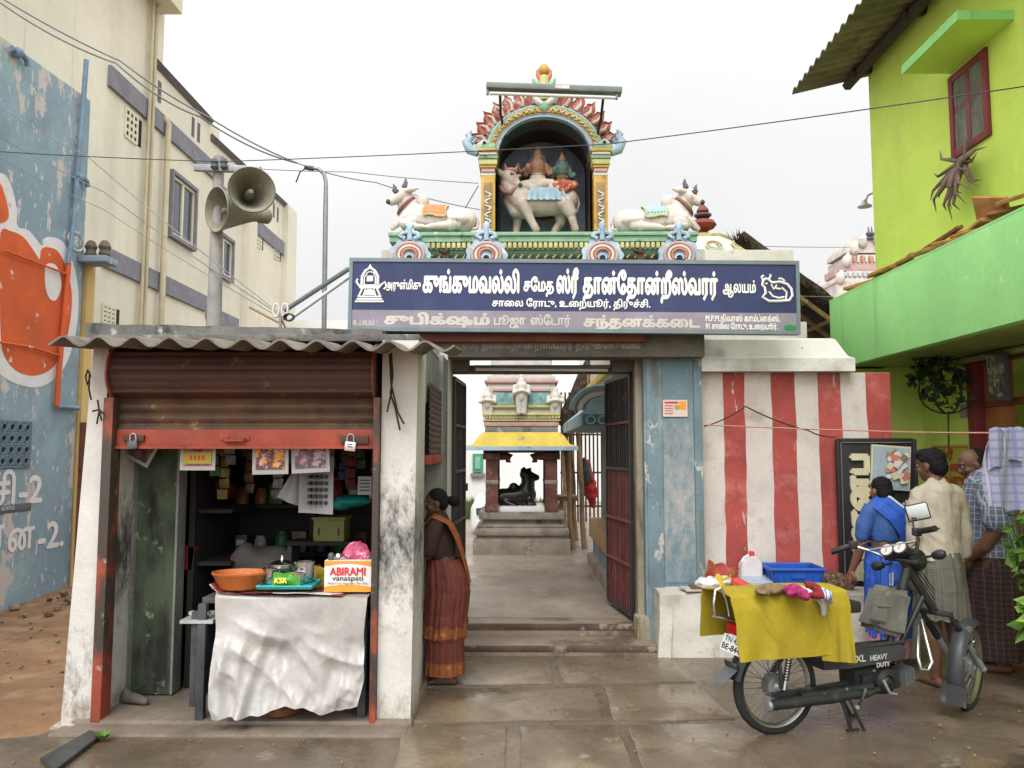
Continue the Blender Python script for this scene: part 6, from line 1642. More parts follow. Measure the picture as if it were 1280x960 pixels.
PKR = mat('red_gold_packet', (.4, .06, .04), .45, .3, 9, .2, stains=[((.08, .2, .05), 10, .55, .04), ((.6, .5, .08), 13, .58, .04)])
b = MB(); p = onp(900, 720, 6.72); b.grid(lambda u, v: p + V((-.12 + .24 * u + .04 * v, .05 * math.sin(u * 6) * .4, .05 + .17 * v * (1 - .35 * u) + .012 * math.sin(u * 14 + v * 8))), 18, 12, PKR, .02); b.build('snack_packets', label='crumpled red green and gold food packets leaning above the clear bag', cat='packet')
YPK = mat('yellow_packet', (.65, .5, .05), .4, .2, 9, .1, stains=[((.55, .08, .04), 8, .62, .03)])
b = MB(); p = onp(907, 728, 6.6); b.grid(lambda u, v: p + V((-.08 + .17 * u, -.02 * math.sin(u * 6), .03 + .1 * v - .05 * u + .012 * math.sin(u * 13))), 14, 8, YPK, .012); b.build('yellow_packet', label='bright yellow packet hanging off the clear plastic bag', cat='packet')
RPK = mat('red_packet', (.55, .05, .04), .4, .15, 9, .1, stains=[((.7, .6, .55), 10, .63, .03)])
b = MB(); p = onp(930, 733, 6.6); b.grid(lambda u, v: p + V((-.1 + .2 * u, -.06 + .09 * v, .05 - .03 * u + .05 * v + .01 * math.sin(u * 9 + v * 5))), 14, 8, RPK, .012); b.build('red_packet', label='flat red packet lying against the grey lid', cat='packet')
GLID = mat('pale_blue_plastic', (.33, .4, .47), .45, .08, 6, .05)
b = MB(); p = onp(951, 730, 6.7); b.boxc(p + V((0, 0, .045)), (.38, .26, .05), GLID, (8, 0, -3), .008); b.boxc(p + V((0, 0, .075)), (.33, .21, .02), GLID, (8, 0, -3), .006); b.build('plastic_box', label='flat pale blue grey plastic box lying beside the blue crate', cat='box')
CANM = mat('translucent_white_plastic', (.62, .58, .58), .35, .06, 6, .05, stains=[((.5, .42, .44), 5, .58, .12)])
o = thing('jerry_can', 'white plastic jerry can with red cap on the platform', 'can', onp(938, 720, 6.82))
b = MB(); p = onp(938, 720, 6.82)
prof = [(-.088, 0), (-.088, .17), (-.075, .2), (-.05, .225), (.0, .255), (.03, .255), (.055, .235), (.075, .215), (.088, .19), (.088, 0)]
b.prism([p + V((x, -.06, z)) for x, z in prof], (0, .12, 0), CANM); 
bmesh.ops.bevel(b.bm, geom=list(b.bm.edges), offset=.012, segments=2, affect='EDGES'); b.build('can_body', o, smooth=50)
b = MB(); b.tube([p + V((-.07, 0, .2)), p + V((-.05, 0, .235)), p + V((-.01, 0, .258))], .012, CANM); b.build('handle', o, smooth=60)
b = MB(); b.lathe([(.022, .25), (.022, .285), (.018, .29)], p + V((.015, 0, 0)), CRED, 14); b.build('cap', o)
CRB = mat('blue_crate_plastic', (.015, .08, .38), .4, .1, 6, .05)
o = thing('crate', 'bright blue plastic crate standing on the platform', 'crate', onp(990, 735, 6.72))
p = onp(990, 735, 6.72); b = MB(); w1, w2, d_, h_ = .175, .21, .15, .175
for s_ in (-1, 1):
    b.prism([p + V((s_ * w1, -d_, 0)), p + V((s_ * w1, d_, 0)), p + V((s_ * w2, d_ * 1.1, h_)), p + V((s_ * w2, -d_ * 1.1, h_))], (-s_ * .008, 0, 0), CRB)
    b.prism([p + V((-w1, s_ * d_, 0)), p + V((w1, s_ * d_, 0)), p + V((w2, s_ * d_ * 1.1, h_)), p + V((-w2, s_ * d_ * 1.1, h_))], (0, -s_ * .008, 0), CRB)
b.boxc(p + V((0, 0, .006)), (2 * w1, 2 * d_, .012), CRB); b.build('crate_body', o)
b = MB(); b.tube([p + V((sx * (w2 + .006), sy * (d_ * 1.1 + .006), h_)) for sx, sy in ((-1, -1), (1, -1), (1, 1), (-1, 1))], .014, CRB, n=6, closed=True)
for q in range(7): x = -w1 * .9 + w1 * 1.8 * q / 6; b.tube([p + V((x, -d_ - .006, .02)), p + V((x * 1.15, -d_ * 1.1 - .002, h_))], .005, CRB, n=5)
for q in range(5): y = -d_ + 2 * d_ * q / 4; b.tube([p + V((-w1 - .004, y, .02)), p + V((-w2 - .004, y * 1.1, h_))], .005, CRB, n=5)
b.boxc(p + V((0, -d_ * 1.08 - .004, h_ * .72)), (.12, .008, .04), CRB); b.build('rim', o)
o['label'] = 'bright blue plastic crate standing on the platform beside the jerry can'
DRY = mat('dry_brown_leaves', (.14, .08, .045), .9, .35, 9, .5, stains=[((.25, .17, .1), 12, .56, .06)])
b = MB(); p = onp(1038, 730, 6.75); me = fuse([('e', p + V((0, 0, .05)), (.15, .13, .07)), ('e', p + V((.1, -.04, .04)), (.1, .08, .05)), ('e', p + V((-.08, 0, .07)), (.08, .08, .06))], .01, 0, disp=lambda q, n_: q + n_ * .04 * noise.noise(q * 22)); b.join(me, DRY)
for q in range(7): a = q * 1.1; b.tube([p + V((-.1 + .04 * q, -.08, .05)), p + V((-.12 + .045 * q, -.14, .12 - .02 * (q % 3)))], .006, BAM, n=5)
b.build('leaf_heap', label='heap of dry brown leaves and sticks right of the blue crate', cat='leaves', normals=False)

# ---------------- green house
LIME = mat('lime_green_wall', (.56, .74, .12), .85, .06, 1.5, .15, 30, stains=[((.46, .62, .1), 1.2, .5, .2, (1.5, 1.5, .3), .6), ((.36, .47, .1), 2.6, .62, .08, (3, 3, .12), .4), ((.6, .72, .25), 5, .63, .05, None, .5)])
GRN = mat('bright_green_parapet', (.29, .64, .22), .85, .06, 1.5, .15, 30, stains=[((.38, .68, .28), 1.5, .56, .2, None, .6), ((.2, .42, .16), 2.6, .56, .1, (3, 3, .15), .55), ((.5, .7, .42), 6, .65, .04, None, .5)])
HX, BXF, HY = 3.9, 3.38, 8.67
def hz(px, py, X): return atx(px, py, X).z
house = thing('green_house', 'lime green two storey house with a bright green balcony and corrugated roof', 'house', (4.6, 6.0, 0))
zt, zbm = hz(1040, 374, BXF), hz(1067, 455, BXF)
zwt = at(1095, 88, HY).z + .05
b = MB()
b.box(HX, HX + 3, 2.0, HY, zbm + .14, 6.4, LIME)
b.build('upper_wall', house, smooth=0)
LX = 4.3
zd = hz(1240, 450, LX)
b = MB(); dy0, dy1 = LX / (1213 - 650) * 1000, 5.6
LIME2 = mat('lime_recess_brightened', (.66, .8, .2), .85, .06, 1.5, .15, 30, stains=[((.5, .62, .14), 1.4, .52, .2)])  # paler copy of the lime, brightened to make up for blocked light
b.box(LX, LX + .2, dy0, HY, 0, zbm + .1, LIME2); b.box(LX, LX + .2, 2.0, dy1, 0, zbm + .1, LIME); b.box(LX, LX + .2, dy1, dy0, zd, zbm + .1, LIME)
b.box(wx1 - .1, LX, HY - .1, HY, 0, zbm + .1, LIME2); b.box(LX + .2, LX + 2.5, HY - .2, HY, 0, zbm + .1, LIME)
b.box(LX + 1.5, LX + 1.6, 2, HY, 0, zbm, DARK)
b.build('lower_wall', house, smooth=0)
b = MB(); b.box(BXF, HX - .002, 1.8, HY + .0, zt - .02, zt, GRN); b.box(BXF, BXF + .1, 1.8, HY + .0, zbm, zt - .02, GRN, .006); b.box(BXF + .1, HX, HY - .1, HY, zbm, zt - .02, GRN); b.box(BXF + .1, HX, 1.8, 1.9, zbm, zt - .02, GRN)
b.build('balcony', house)
b = MB(); b.box(BXF + .1, LX + .01, 1.8, HY - .1, zbm + .02, zbm + .13, mat('dark_green_soffit', (.3, .36, .12), .9, .15, 2, .2, 30)); b.build('balcony_floor', house)
b = MB(); b.tube([(LX - .06, 2, zbm - .02), (LX - .06, HY - .1, zbm - .02)], .03, MATS['dark_green_soffit']); b.build('conduit', house)
RW = mat('maroon_window_wood', (.2, .03, .035), .6, .12, 6, .15); ROOFU = mat('roof_sheet', (.2, .175, .12), .85, .2, 3, .3, 40, stains=[((.12, .1, .07), 4, .55, .12)])
# window
wy0, wy1, wz0, wz1 = atx(1238, 120, HX).y, atx(1190, 140, HX).y, hz(1196, 198, HX), hz(1190, 97, HX)
f = MB(); t = .065
f.box(HX - .03, HX + .12, wy0, wy0 + t, wz0, wz1, RW, .004); f.box(HX - .03, HX + .12, wy1 - t, wy1, wz0, wz1, RW, .004); f.box(HX - .028, HX + .12, wy0 + t, wy1 - t, wz1 - t, wz1, RW, .004); f.box(HX - .028, HX + .12, wy0 + t, wy1 - t, wz0, wz0 + t, RW, .004)
ym = (wy0 + wy1) / 2; zm = wz0 + .43
w_ = f.build('window', house)
f = MB(); f.box(HX - .022, HX + .08, ym - .035, ym + .035, wz0 + t, wz1 - t, RW, .004); f.box(HX - .018, HX + .06, wy0 + t, wy1 - t, zm - .03, zm + .03, RW, .004); f.build('mullion', w_)
CURT = mat('grey_green_curtain', (.16, .17, .13), .8, .2, 8, .1)
f = MB(); f.grid(lambda u, v: (HX - .012 + .007 * math.sin(u * 60), wy0 + t + (wy1 - wy0 - 2 * t) * u, wz0 + t + (wz1 - wz0 - 2 * t) * v), 90, 2, CURT, .004)
f.build('curtain', w_, smooth=60)
b = MB(); ay0, ay1 = atx(1197, 20, 3.46).y, atx(1128, 91, 3.46).y; az = (hz(1197, 24, 3.46) + hz(1128, 93, 3.46)) / 2; b.box(3.46, HX, ay0, ay1, az, az + .07, LIME); b.box(3.455, 3.465, ay0 - .005, ay1 + .005, az - .005, az + .075, GRN); b.box(3.465, HX, ay0 - .005, ay0 + .006, az - .005, az + .075, GRN); b.build('awning_slab', house)
# corrugated roof
b = MB(); RX = at(990, 118, 8.95).x; rz = at(990, 118, 8.95).z; rz2 = at(1095, 84, HY).z
sl = (rz2 - rz) / (HX - RX)
b.grid(lambda u, v: (RX + 2.6 * v, 2.2 + 6.75 * u, rz + .02 + sl * 2.6 * v + .024 * math.sin(u * 2 * math.pi * 6.75 / .17)), 330, 3, ROOFU, .008)
b.build('roof', house, smooth=50)
b = MB(); WB = mat('dark_roof_timber', (.05, .035, .025), .8, .2, 8, .2)
for y in (8.6, 7.4, 6.2, 5.0, 3.8): b.tube([(RX + .55, y, rz - .06 + sl * .55), (HX + 1, y, rz - .06 + sl * (HX + 1 - RX))], .05, WB, n=6)
b.tube([(HX - .14, 2.2, rz - .07 + sl * (HX - .14 - RX)), (HX - .14, 8.9, rz - .07 + sl * (HX - .14 - RX))], .06, WB, n=6); b.build('roof_timber', house)
b = MB(); b.box(LX - .05, LX + .1, dy0 - .12, dy0, 0, zd, RW, .006); b.box(LX - .05, LX + .1, dy1, dy1 + .12, 0, zd, RW, .006); b.box(LX - .052, LX + .1, dy1, dy0, zd - .002, zd + .11, RW, .006)
RB = mat('red_brown_door_wood', (.22, .06, .03), .6, .15, 6, .15)
b.build('door_frame', house)
b = MB(); b.box(LX + .05, LX + .09, dy0 - .5, dy0 - .12, .0, zd, mat('orange_brown_door', (.35, .13, .04), .6, .15, 5, .1, 30)); b.box(LX + .02, LX + .08, dy1 + .1, dy0 - .12, zd - .42, zd - .36, RB)
b.build('door', house)
b = MB(); b.box(LX - .025, LX - .002, 7.72, 7.82, 1.95 + .02, 2.1, PAPER, .006); b.build('switch_board', house)
# framed picture over the door
fp = thing('framed_picture', 'tilted framed devotional picture standing on the ledge above the house door', 'picture', atx(1250, 492, LX - .1))
p = atx(1248, 470, LX - .12); R_ = Euler((rad(10), rad(0), rad(0))).to_matrix()
b = MB(); b.boxc(p, (.03, .28, .42), NOSE, (9, -8, 0), .004); b.build('frame', fp)
b = MB(); b.boxc(p + V((-.018, 0, 0)), (.01, .23, .36), print_art('picture_art', [(.12, .12, .1), (.3, .25, .18), (.4, .36, .28), (.2, .12, .08)]), (9, -8, 0)); b.ball(p + V((-.022, 0, -.05)), (.006, .06, .1), MATS['picture_art']); b.build('picture', fp)
# hanging wire basket with plant
CREEP = mat('dark_creeper', (.055, .1, .03), .8, .35, 9, .1); WIREM = mat('dark_wire', (.03, .03, .03), .5, .1, 9, 0)
hb = thing('hanging_plant', 'dark leafy plant in a wire hoop hanging from the balcony floor', 'plant', atx(1182, 515, 4.1))
hc = atx(1184, 488, 4.05)
b = MB()
for tlt in (0, 55, -50): b.tube([hc + V((math.cos(a) * .25 * math.sin(rad(tlt)), math.cos(a) * .25 * math.cos(rad(tlt)), math.sin(a) * .22)) for a in [6.283 * q / 20 for q in range(20)]], .008, WIREM, n=5, closed=True)
b.tube([hc + V((0, 0, .2)), hc + V((0, 0, .42))], .006, WIREM, n=5); b.tube([hc + V((0, 0, -.22)), hc + V((.0, 0.02, -.6))], .008, CREEP, n=5); b.build('hoop', hb, smooth=60)
def leaves(bb, c, rad_, n_, size, m, seed, sq=(1, 1, 1)):
    r_ = random.Random(seed); i = bb.mi(m)
    for q in range(n_):
        while True:
            d = V((r_.uniform(-1, 1), r_.uniform(-1, 1), r_.uniform(-1, 1)))
            if d.length < 1: break
        p = V(c) + V((d.x * rad_ * sq[0], d.y * rad_ * sq[1], d.z * rad_ * sq[2]))
        a = V((r_.uniform(-1, 1), r_.uniform(-1, 1), r_.uniform(-.8, .5))).normalized(); s_ = a.cross(V((r_.uniform(-1, 1), r_.uniform(-1, 1), r_.uniform(-1, 1)))).normalized()
        L_ = size * r_.uniform(.6, 1.3); nn = a.cross(s_) * L_ * .12
        q0, q1, q2, q3 = p, p + a * L_ * .45 + s_ * L_ * .32 - nn, p + a * L_, p + a * L_ * .45 - s_ * L_ * .32 - nn
        vs = [bb.bm.verts.new(z) for z in (q0, q1, q2, q3)]
        bb._f((vs[0], vs[1], vs[2]), i); bb._f((vs[0], vs[2], vs[3]), i)
b = MB(); leaves(b, hc + V((0, .16, .2)), .26, 150, .12, CREEP, 1); leaves(b, hc + V((0, -.1, -.08)), .14, 40, .07, CREEP, 2); b.build('foliage', hb, smooth=0, normals=False)
# red text notice on the lime wall
nt = thing('wall_notice', 'yellow poster with red hand lettering on the lime wall behind the men', 'poster', atx(1188, 620, LX - .01))
ya_, yb_ = atx(1212, 590, LX).y, atx(1167, 590, LX).y; za_, zb2 = hz(1190, 622, LX), hz(1190, 556, LX)
b = MB(); b.box(LX - .008, LX - .002, ya_, yb_, za_ - .3, zb2, mat('notice_yellow', (.5, .5, .08), .7, .1, 5, 0)); b.build('paper', nt)
b = MB(); 
for q, tx in enumerate(('ஸ்ரீ', 'கடை எண்', 'பூஜை பொருள்', 'கிடைக்கும்', 'விபூதி', 'குங்குமம்', 'சந்தனம்')):
    lettering(b, vis(tx), (LX - .009, yb_ - .06, zb2 - .14 - q * .12), (0, -1, 0), (0, 0, 1), CRED, width=min((yb_ - ya_) * .8, .16 + .05 * len(tx)), height=.12, bold=.04)
for s_ in (0, 1): b.box(LX - .011, LX - .008, (yb_ - .03) if s_ else ya_ + .01, (yb_ - .02) if s_ else ya_ + .02, za_ - .3, zb2 - .02, CRED)
b.box(LX - .011, LX - .008, ya_ + .01, yb_ - .02, zb2 - .03, zb2 - .02, CRED)
b.build('lettering', nt, smooth=0)
# dried plant hanging under the window
DRYP = mat('dried_grey_plant', (.2, .14, .11), .9, .25, 9, .2)
b = MB(); c = atx(1206, 212, HX - .08); r_ = random.Random(3)
for q in range(20):
    a = rad(-215 + q * 17.5 + r_.uniform(-9, 9)) if q < 14 else rad(r_.uniform(-150, -30)); L_ = r_.uniform(.22, .46); out_ = r_.uniform(.02, .2)
    d = V((0, -math.cos(a), math.sin(a)))
    b.tube([c + V((0, 0, .06)), c + d * L_ * .35 + V((-out_ * .6, 0, .04)), c + d * L_ * .75 + V((-out_, 0, 0)), c + d * L_ + V((-out_ * .7, 0, -.03 if q % 2 else .05))], [.024, .022, .012, .002], DRYP, n=6)
b.ball(c + V((0, 0, .08)), .05, DRYP); b.tube([c + V((0, 0, .1)), c + V((.02, 0, .25))], .012, DRYP)
b.build('dried_plant', label='dried grey rooted plant hanging as a charm under the maroon window', cat='plant', smooth=60)
# planks and palm stems on the balcony
PLK = mat('yellow_timber', (.42, .21, .06), .8, .2, 8, .2, 40); PLK2 = mat('brown_timber', (.24, .1, .035), .8, .2, 8, .2, 40)
r_ = random.Random(14)
kinds = [('timber_piece', 'rough timber offcut'), ('palm_stem', 'split palm stem')]
for q in range(26):
    y = 8.35 - q * .2 + r_.uniform(-.05, .05); nm = r_.choice(('timber_piece', 'palm_stem')); mm = PLK if nm == 'timber_piece' else PLK2
    L_ = r_.uniform(.35, .7); a = r_.uniform(-30, 30); tl_ = r_.uniform(-8, 12)
    b = MB(); b.boxc((BXF + r_.uniform(.06, .16), y, zt + .03 + r_.uniform(0, .09)), (.05 if nm != 'timber_piece' else .1, L_, .03), mm, (tl_, r_.uniform(-25, 25), a), .008)
    b.build(nm, label=('yellow timber offcut in the heap along the green balcony top' if nm == 'timber_piece' else 'dark split palm stem in the heap along the green balcony top'), cat='timber' if nm == 'timber_piece' else 'palm stem', group='timber heap on the balcony' if nm == 'timber_piece' else 'palm stems on the balcony')
b = MB(); p = atx(1240, 262, BXF + .08); b.boxc(p, (.03, .28, .2), PLK, (20, -30, 10), .004); b.build('timber_piece', label='wide flat yellow board sticking up from the heap on the balcony', cat='timber')
# street lamp on the far corner
sl_ = thing('street_lamp', 'small street lamp on a curved arm from the corner of the green house', 'lamp', at(1083, 258, 9.0))
b = MB(); q0 = at(1102, 243, 9.0)
b.tube([q0 + V((.1, -.1, 0)), q0, at(1092, 241, 9.0), at(1085, 244, 9.0), at(1082, 251, 9.0)], .012, STEEL); b.build('arm', sl_, smooth=60)
b = MB(); c = at(1081, 257, 9.0); b.lathe([(.015, .07), (.03, .05), (.035, .02), (.075, -.0), (.08, -.015), (.0, -.02)], c, STEEL, 16); b.build('lamp_shade', sl_)
# far temple tower
GOP = mat('pale_tower_plaster', (.5, .46, .42), .85, .15, 3, .3, 20, stains=[((.4, .25, .22), 4, .57, .1), ((.3, .33, .34), 5, .6, .1)])
gp = thing('temple_tower', 'pale ornate temple tower top far behind the green balcony', 'tower', at(1085, 360, 24))
gy = 24; u_ = gy / 1000
b = MB()
def gb(x0, x1, y0, y1, m=GOP, d=1.6, bev=.03):
    p, q = at(x0, y0, gy), at(x1, y1, gy); b.box(p.x, q.x, gy, gy + d, q.z, p.z, m, bev)
gb(1046, 1130, 352, 420); gb(1044, 1130, 347, 353, OFFW); gb(1058, 1120, 338, 348); gb(1055, 1120, 329, 338, ROSE); gb(1060, 1120, 318, 330, GOP)
p = at(1092, 316, gy)
b.prism([p + V((math.cos(a) * .85, 0, math.sin(a) * .62)) for a in [math.pi * q / 14 for q in range(15)]], (0, 1.5, 0), GOP)
b.build('tower_body', gp)
b = MB()
for q in range(9): b.boxc(at(1062 + q * 5, 324, gy) + V((0, -.03, 0)), (.06, .08, .2), CORAL if q % 2 else OFFW, None, .01)
for q in range(9): b.boxc(at(1050 + q * 6, 343, gy) + V((0, -.02, 0)), (.07, .08, .14), CBLUE if q % 2 else OFFW, None, .01)
b.build('carved_band', gp); b = MB()
for x, y in ((1058, 327), (1068, 312), (1078, 303), (1096, 300), (1050, 348)): b.ball(at(x, y, gy), (.14, .14, .2), GOP); b.ball(at(x + 2, y - 6, gy), (.08, .08, .12), OFFW); b.build('carving', gp, smooth=60); b = MB()
b = MB()
for px in (1086, 1090):
    b = MB(); b.lathe([(.07, 0), (.09, .05), (.03, .1), (.08, .16), (.09, .2), (.03, .26), (.02, .36), (0, .44)], at(px, 300, gy), HORN, 12); b.build('finial', gp)
# the black board
bd = thing('notice_board', 'black board with large pale sideways letters and a picture panel leaning at the wall end', 'board', (3.08, 6.86, .55))
BY = 6.86; p, q = at(1046, 549, BY), at(1150, 700, BY); bz0 = .50
BRD = mat('black_board', (.018, .018, .02), .5, .2, 5, .1); BFR = mat('board_frame_grey', (.14, .14, .13), .5, .2, 8, .1)
b = MB(); b.box(p.x, q.x, BY, BY + .05, bz0, p.z, BRD, .004); b.build('panel', bd)
b = MB()
for x0, x1, z0, z1 in ((p.x - .008, p.x + .022, bz0, p.z), (q.x - .022, q.x + .008, bz0, p.z), (p.x + .022, q.x - .022, p.z - .022, p.z + .008), (p.x + .022, q.x - .022, bz0, bz0 + .03)): b.box(x0, x1, BY - .012, BY + .03, z0, z1, BRD, .003)
b.tube([(p.x + .028, BY - .014, bz0), (p.x + .028, BY - .014, p.z - .03)], .005, BFR, n=5); b.tube([(p.x + .03, BY - .014, p.z - .028), (q.x - .03, BY - .014, p.z - .028)], .005, BFR, n=5)
b.build('frame', bd)
PALE = mat('pale_raised_letters', (.55, .5, .33), .55, .1, 6, .05); PALEW = mat('white_raised_letters', (.6, .6, .57), .5, .1, 6, .05)
b = MB()
lx = at(1075, 600, BY).x
lettering(b, vis('கணனப'), (lx + .062, BY - .014, .55), (0, 0, 1), (-1, 0, 0), PALE, width=1.08, height=.25, bold=.075, lift=-.006)
for v in b.bm.verts: pass
r = bmesh.ops.extrude_face_region(b.bm, geom=b.bm.faces[:]); bmesh.ops.translate(b.bm, verts=[e for e in r['geom'] if isinstance(e, bmesh.types.BMVert)], vec=(0, -.022, 0))
b.build('raised_letters', bd, smooth=0)
b = MB(); lettering(b, vis('வாசனை'), (at(1121, 600, BY).x, BY - .012, .62), (0, 0, 1), (-1, 0, 0), PALEW, width=.62, height=.11, bold=.06, lift=-.004); lettering(b, vis('பொருட்கள்'), (at(1139, 600, BY).x, BY - .012, .62), (0, 0, 1), (-1, 0, 0), PALE, width=.62, height=.1, bold=.04, lift=-.004)
b.build('small_letters', bd, smooth=0)
ppic = mat('picture_panel_art', (.3, .38, .42), .5, .15, 5, .05)
b = MB(); p0, p1 = at(1086, 557, BY), at(1137, 612, BY); cc = (p0 + p1) / 2
b.boxc((cc.x, BY - .02, cc.z), (p1.x - p0.x, .02, p0.z - p1.z), PALE, (0, 4, 0)); b.boxc((cc.x, BY - .032, cc.z), ((p1.x - p0.x) * .93, .006, (p0.z - p1.z) * .93), ppic, (0, 4, 0))
r_ = random.Random(6)
for k in range(22):
    m_2 = r_.choice((OFFW, PALE, WOOD_D, CORAL, OFFW, PALEW, mat('tan_art', (.3, .17, .08), .6, .2, 8, 0)))
    b.boxc((cc.x + r_.uniform(-.02, .12), BY - .037 - .0015 * k, cc.z + r_.uniform(-.12, .13)), (r_.uniform(.03, .1), .002, r_.uniform(.02, .07)), m_2, (0, r_.uniform(0, 180), 0))
b.build('picture_panel', bd)
# leafy shrub at the right edge
b = MB(); LV = mat('bright_leaf', (.13, .26, .03), .55, .3, 6, .05, 20, stains=[((.3, .42, .06), 3, .55, .1), ((.05, .1, .02), 5, .6, .1)]); sc_ = at(1296, 720, 5.5)
shb = thing('shrub', 'bright green leafy potted plant at the right edge beside the man', 'plant', (sc_.x + .05, 5.5, .0))
leaves(b, (sc_.x, 5.5, .95), .26, 190, .1, LV, 5, (.55, .6, 1.6)); leaves(b, (sc_.x - .03, 5.4, .55), .2, 50, .13, LV, 9, (.8, .6, 1.2)); b.build('foliage', shb, smooth=0, normals=False)
b = MB()
for q in range(7): a = q * .9; b.tube([(sc_.x + .06, 5.5, .25), (sc_.x + .04 + .05 * math.cos(a), 5.5 + .06 * math.sin(a), .7), (sc_.x + .13 * math.cos(a), 5.5 + .13 * math.sin(a), 1.15)], [.012, .009, .004], CREEP, n=5)
b.build('stem', shb, smooth=60)
b = MB(); b.lathe([(.1, 0), (.13, .24), (.145, .25), (.145, .28), (.12, .28), (.11, .25)], (sc_.x + .08, 5.5, .0), TANP, 20); b.build('pot', shb)
# ================================================================ PEOPLE
SKIN = mat('brown_skin', (.12, .055, .032), .55, .12, 8, .1, 60, spec=.4); SKIN2 = mat('warm_brown_skin', (.2, .09, .05), .55, .12, 8, .1, 60, spec=.4)
HAIR = mat('black_hair', (.008, .007, .007), .75, .3, 40, .6, 160, spec=.2); EYEW = mat('eye_white', (.5, .48, .45), .3, 0, 1, 0)
SOLE = mat('foot_skin', (.17, .085, .055), .6, .12, 8, .1)
class Fig:
    """a standing figure: local axes r (its right), f (the way it faces), z"""
    def __init__(s, name, label, foot, heading, H, skin, wf=1.0, rf=1.0):
        s.h = rad(heading); s.f = V((math.cos(s.h), math.sin(s.h), 0)); s.r = V((math.sin(s.h), -math.cos(s.h), 0)); s.g = V(foot); s.H = H; s.skin = skin; s.wf = wf; s.rf = rf
        s.o = thing(name, label, 'person', s.g); s.parts = []
    def p(s, r, f, z): return s.g + s.r * (r * s.H * s.wf) + s.f * (f * s.H) + V((0, 0, z * s.H))
    def cap(s, pts, rr): s.parts.append(('c', [s.p(*q) for q in pts], [x * s.H * s.rf for x in rr]))
    def head(s, c, yaw=0, nod=0):
        """skull, jaw, nose, brow, lips and ears around c, turned by yaw (left +) and tilted down by nod"""
        R = Matrix.Rotation(s.h + rad(yaw) - math.pi / 2, 3, 'Z') @ Matrix.Rotation(-rad(nod), 3, 'X')
        C_ = s.p(*c); H = s.H; s.hc, s.hR = C_, R
        q = lambda x, y, z: C_ + R @ (V((x, y, z)) * H)
        e = lambda x, y, z, rx, ry, rz: s.parts.append(('e', q(x, y, z), (rx * H, ry * H, rz * H), R))
        e(0, -.006, .014, .046, .057, .053); e(0, .012, -.018, .039, .042, .048); e(0, .03, -.048, .022, .02, .018)
        e(0, .056, -.012, .0085, .013, .011); s.parts.append(('c', [q(0, .05, .012), q(0, .062, -.014)], [.005 * H, .008 * H]))
        e(0, .047, .018, .033, .008, .007); e(0, .05, -.034, .015, .007, .0045); e(0, .049, -.041, .013, .007, .005)
        for sx in (-1, 1): e(sx * .046, -.006, -.008, .006, .013, .019); e(sx * .026, .036, -.016, .013, .012, .012)
        s.q = q
    def hand(s, wrist, d, palm_n, curl=.6, L=.1):
        """palm, four unequal bent fingers and a thumb from the side; d = pointing direction, palm_n = palm normal"""
        H = s.H; d = V(d).normalized(); n_ = V(palm_n).normalized(); sd = d.cross(n_).normalized(); w = V(wrist); P_ = s.parts
        P_.append(('c', [w, w + d * .022 * H], [.016 * H, .017 * H]))
        for k in (-1, -.33, .33, 1): P_.append(('c', [w + d * .015 * H + sd * k * .01 * H, w + d * .055 * H + sd * k * .017 * H], [.0105 * H, .0085 * H]))
        for k, l in ((-1, .036), (-.33, .044), (.33, .047), (1, .042)):
            a = w + d * .058 * H + sd * k * .0185 * H; c1 = a + (d + n_ * curl * .5).normalized() * l * .5 * H; c2 = c1 + (d + n_ * curl * 1.4).normalized() * l * .35 * H; c3 = c2 + (d * .6 + n_ * curl * 1.8).normalized() * l * .25 * H
            P_.append(('c', [a, c1, c2, c3], [.0068 * H, .0063 * H, .0058 * H, .005 * H]))
        t0 = w + d * .016 * H + sd * .016 * H
        P_.append(('c', [t0, t0 + (d * .7 + sd * .8 + n_ * .3).normalized() * .024 * H, t0 + (d * .95 + sd * .75 + n_ * .6).normalized() * .046 * H], [.0095 * H, .0078 * H, .0062 * H]))
    def foot(s, a, ang=0):
        d = Matrix.Rotation(rad(ang), 3, 'Z') @ s.f; sd = V((d.y, -d.x, 0)); H = s.H; a = V(a)
        s.parts.append(('c', [a + V((0, 0, .0)), a - d * .02 * H + V((0, 0, -.022 * H)), a + d * .05 * H + V((0, 0, -.022 * H)), a + d * .085 * H + V((0, 0, -.028 * H))], [.022 * H, .02 * H, .021 * H, .014 * H]))
        for k in range(5): b0 = a + d * (.09 - .004 * k) * H + sd * (k - 2) * .0085 * H * (1 if True else 1) + V((0, 0, -.031 * H)); s.parts.append(('c', [b0, b0 + d * .018 * H], [.0062 * H, .0055 * H]))
    def grow(s, voxel=.0065):
        ob = fused('body', s.parts, s.skin, s.o, voxel=voxel, smooth=3, factor=.4); return ob
    def eyes(s):
        bb = MB()
        for sx in (-1, 1):
            bb.ball(s.q(sx * .017, .0475, .006), (.0062 * s.H, .0045 * s.H, .004 * s.H), EYEW, s.hR, n=10); bb.ball(s.q(sx * .017, .051, .006), (.003 * s.H, .0025 * s.H, .003 * s.H), HAIR, s.hR, n=8)
            bb.tube([s.q(sx * .006, .053, .018), s.q(sx * .018, .052, .021), s.q(sx * .029, .044, .018)], .0022 * s.H, HAIR, n=5)
        bb.build('eyes', s.o, smooth=60)
    def hair(s, ells, bumps=.004, name='hair'):
        pr = [('e', s.q(*e[:3]), tuple(v * s.H for v in e[3:6]), s.hR) for e in ells]
        me = fuse(pr, .006, 2, disp=lambda p, n_: p + n_ * bumps * (noise.noise(p * 60) + .7 * noise.noise(p * 150)))
        bb = MB(); bb.join(me, HAIR); bb.build(name, s.o, smooth=80, normals=False)
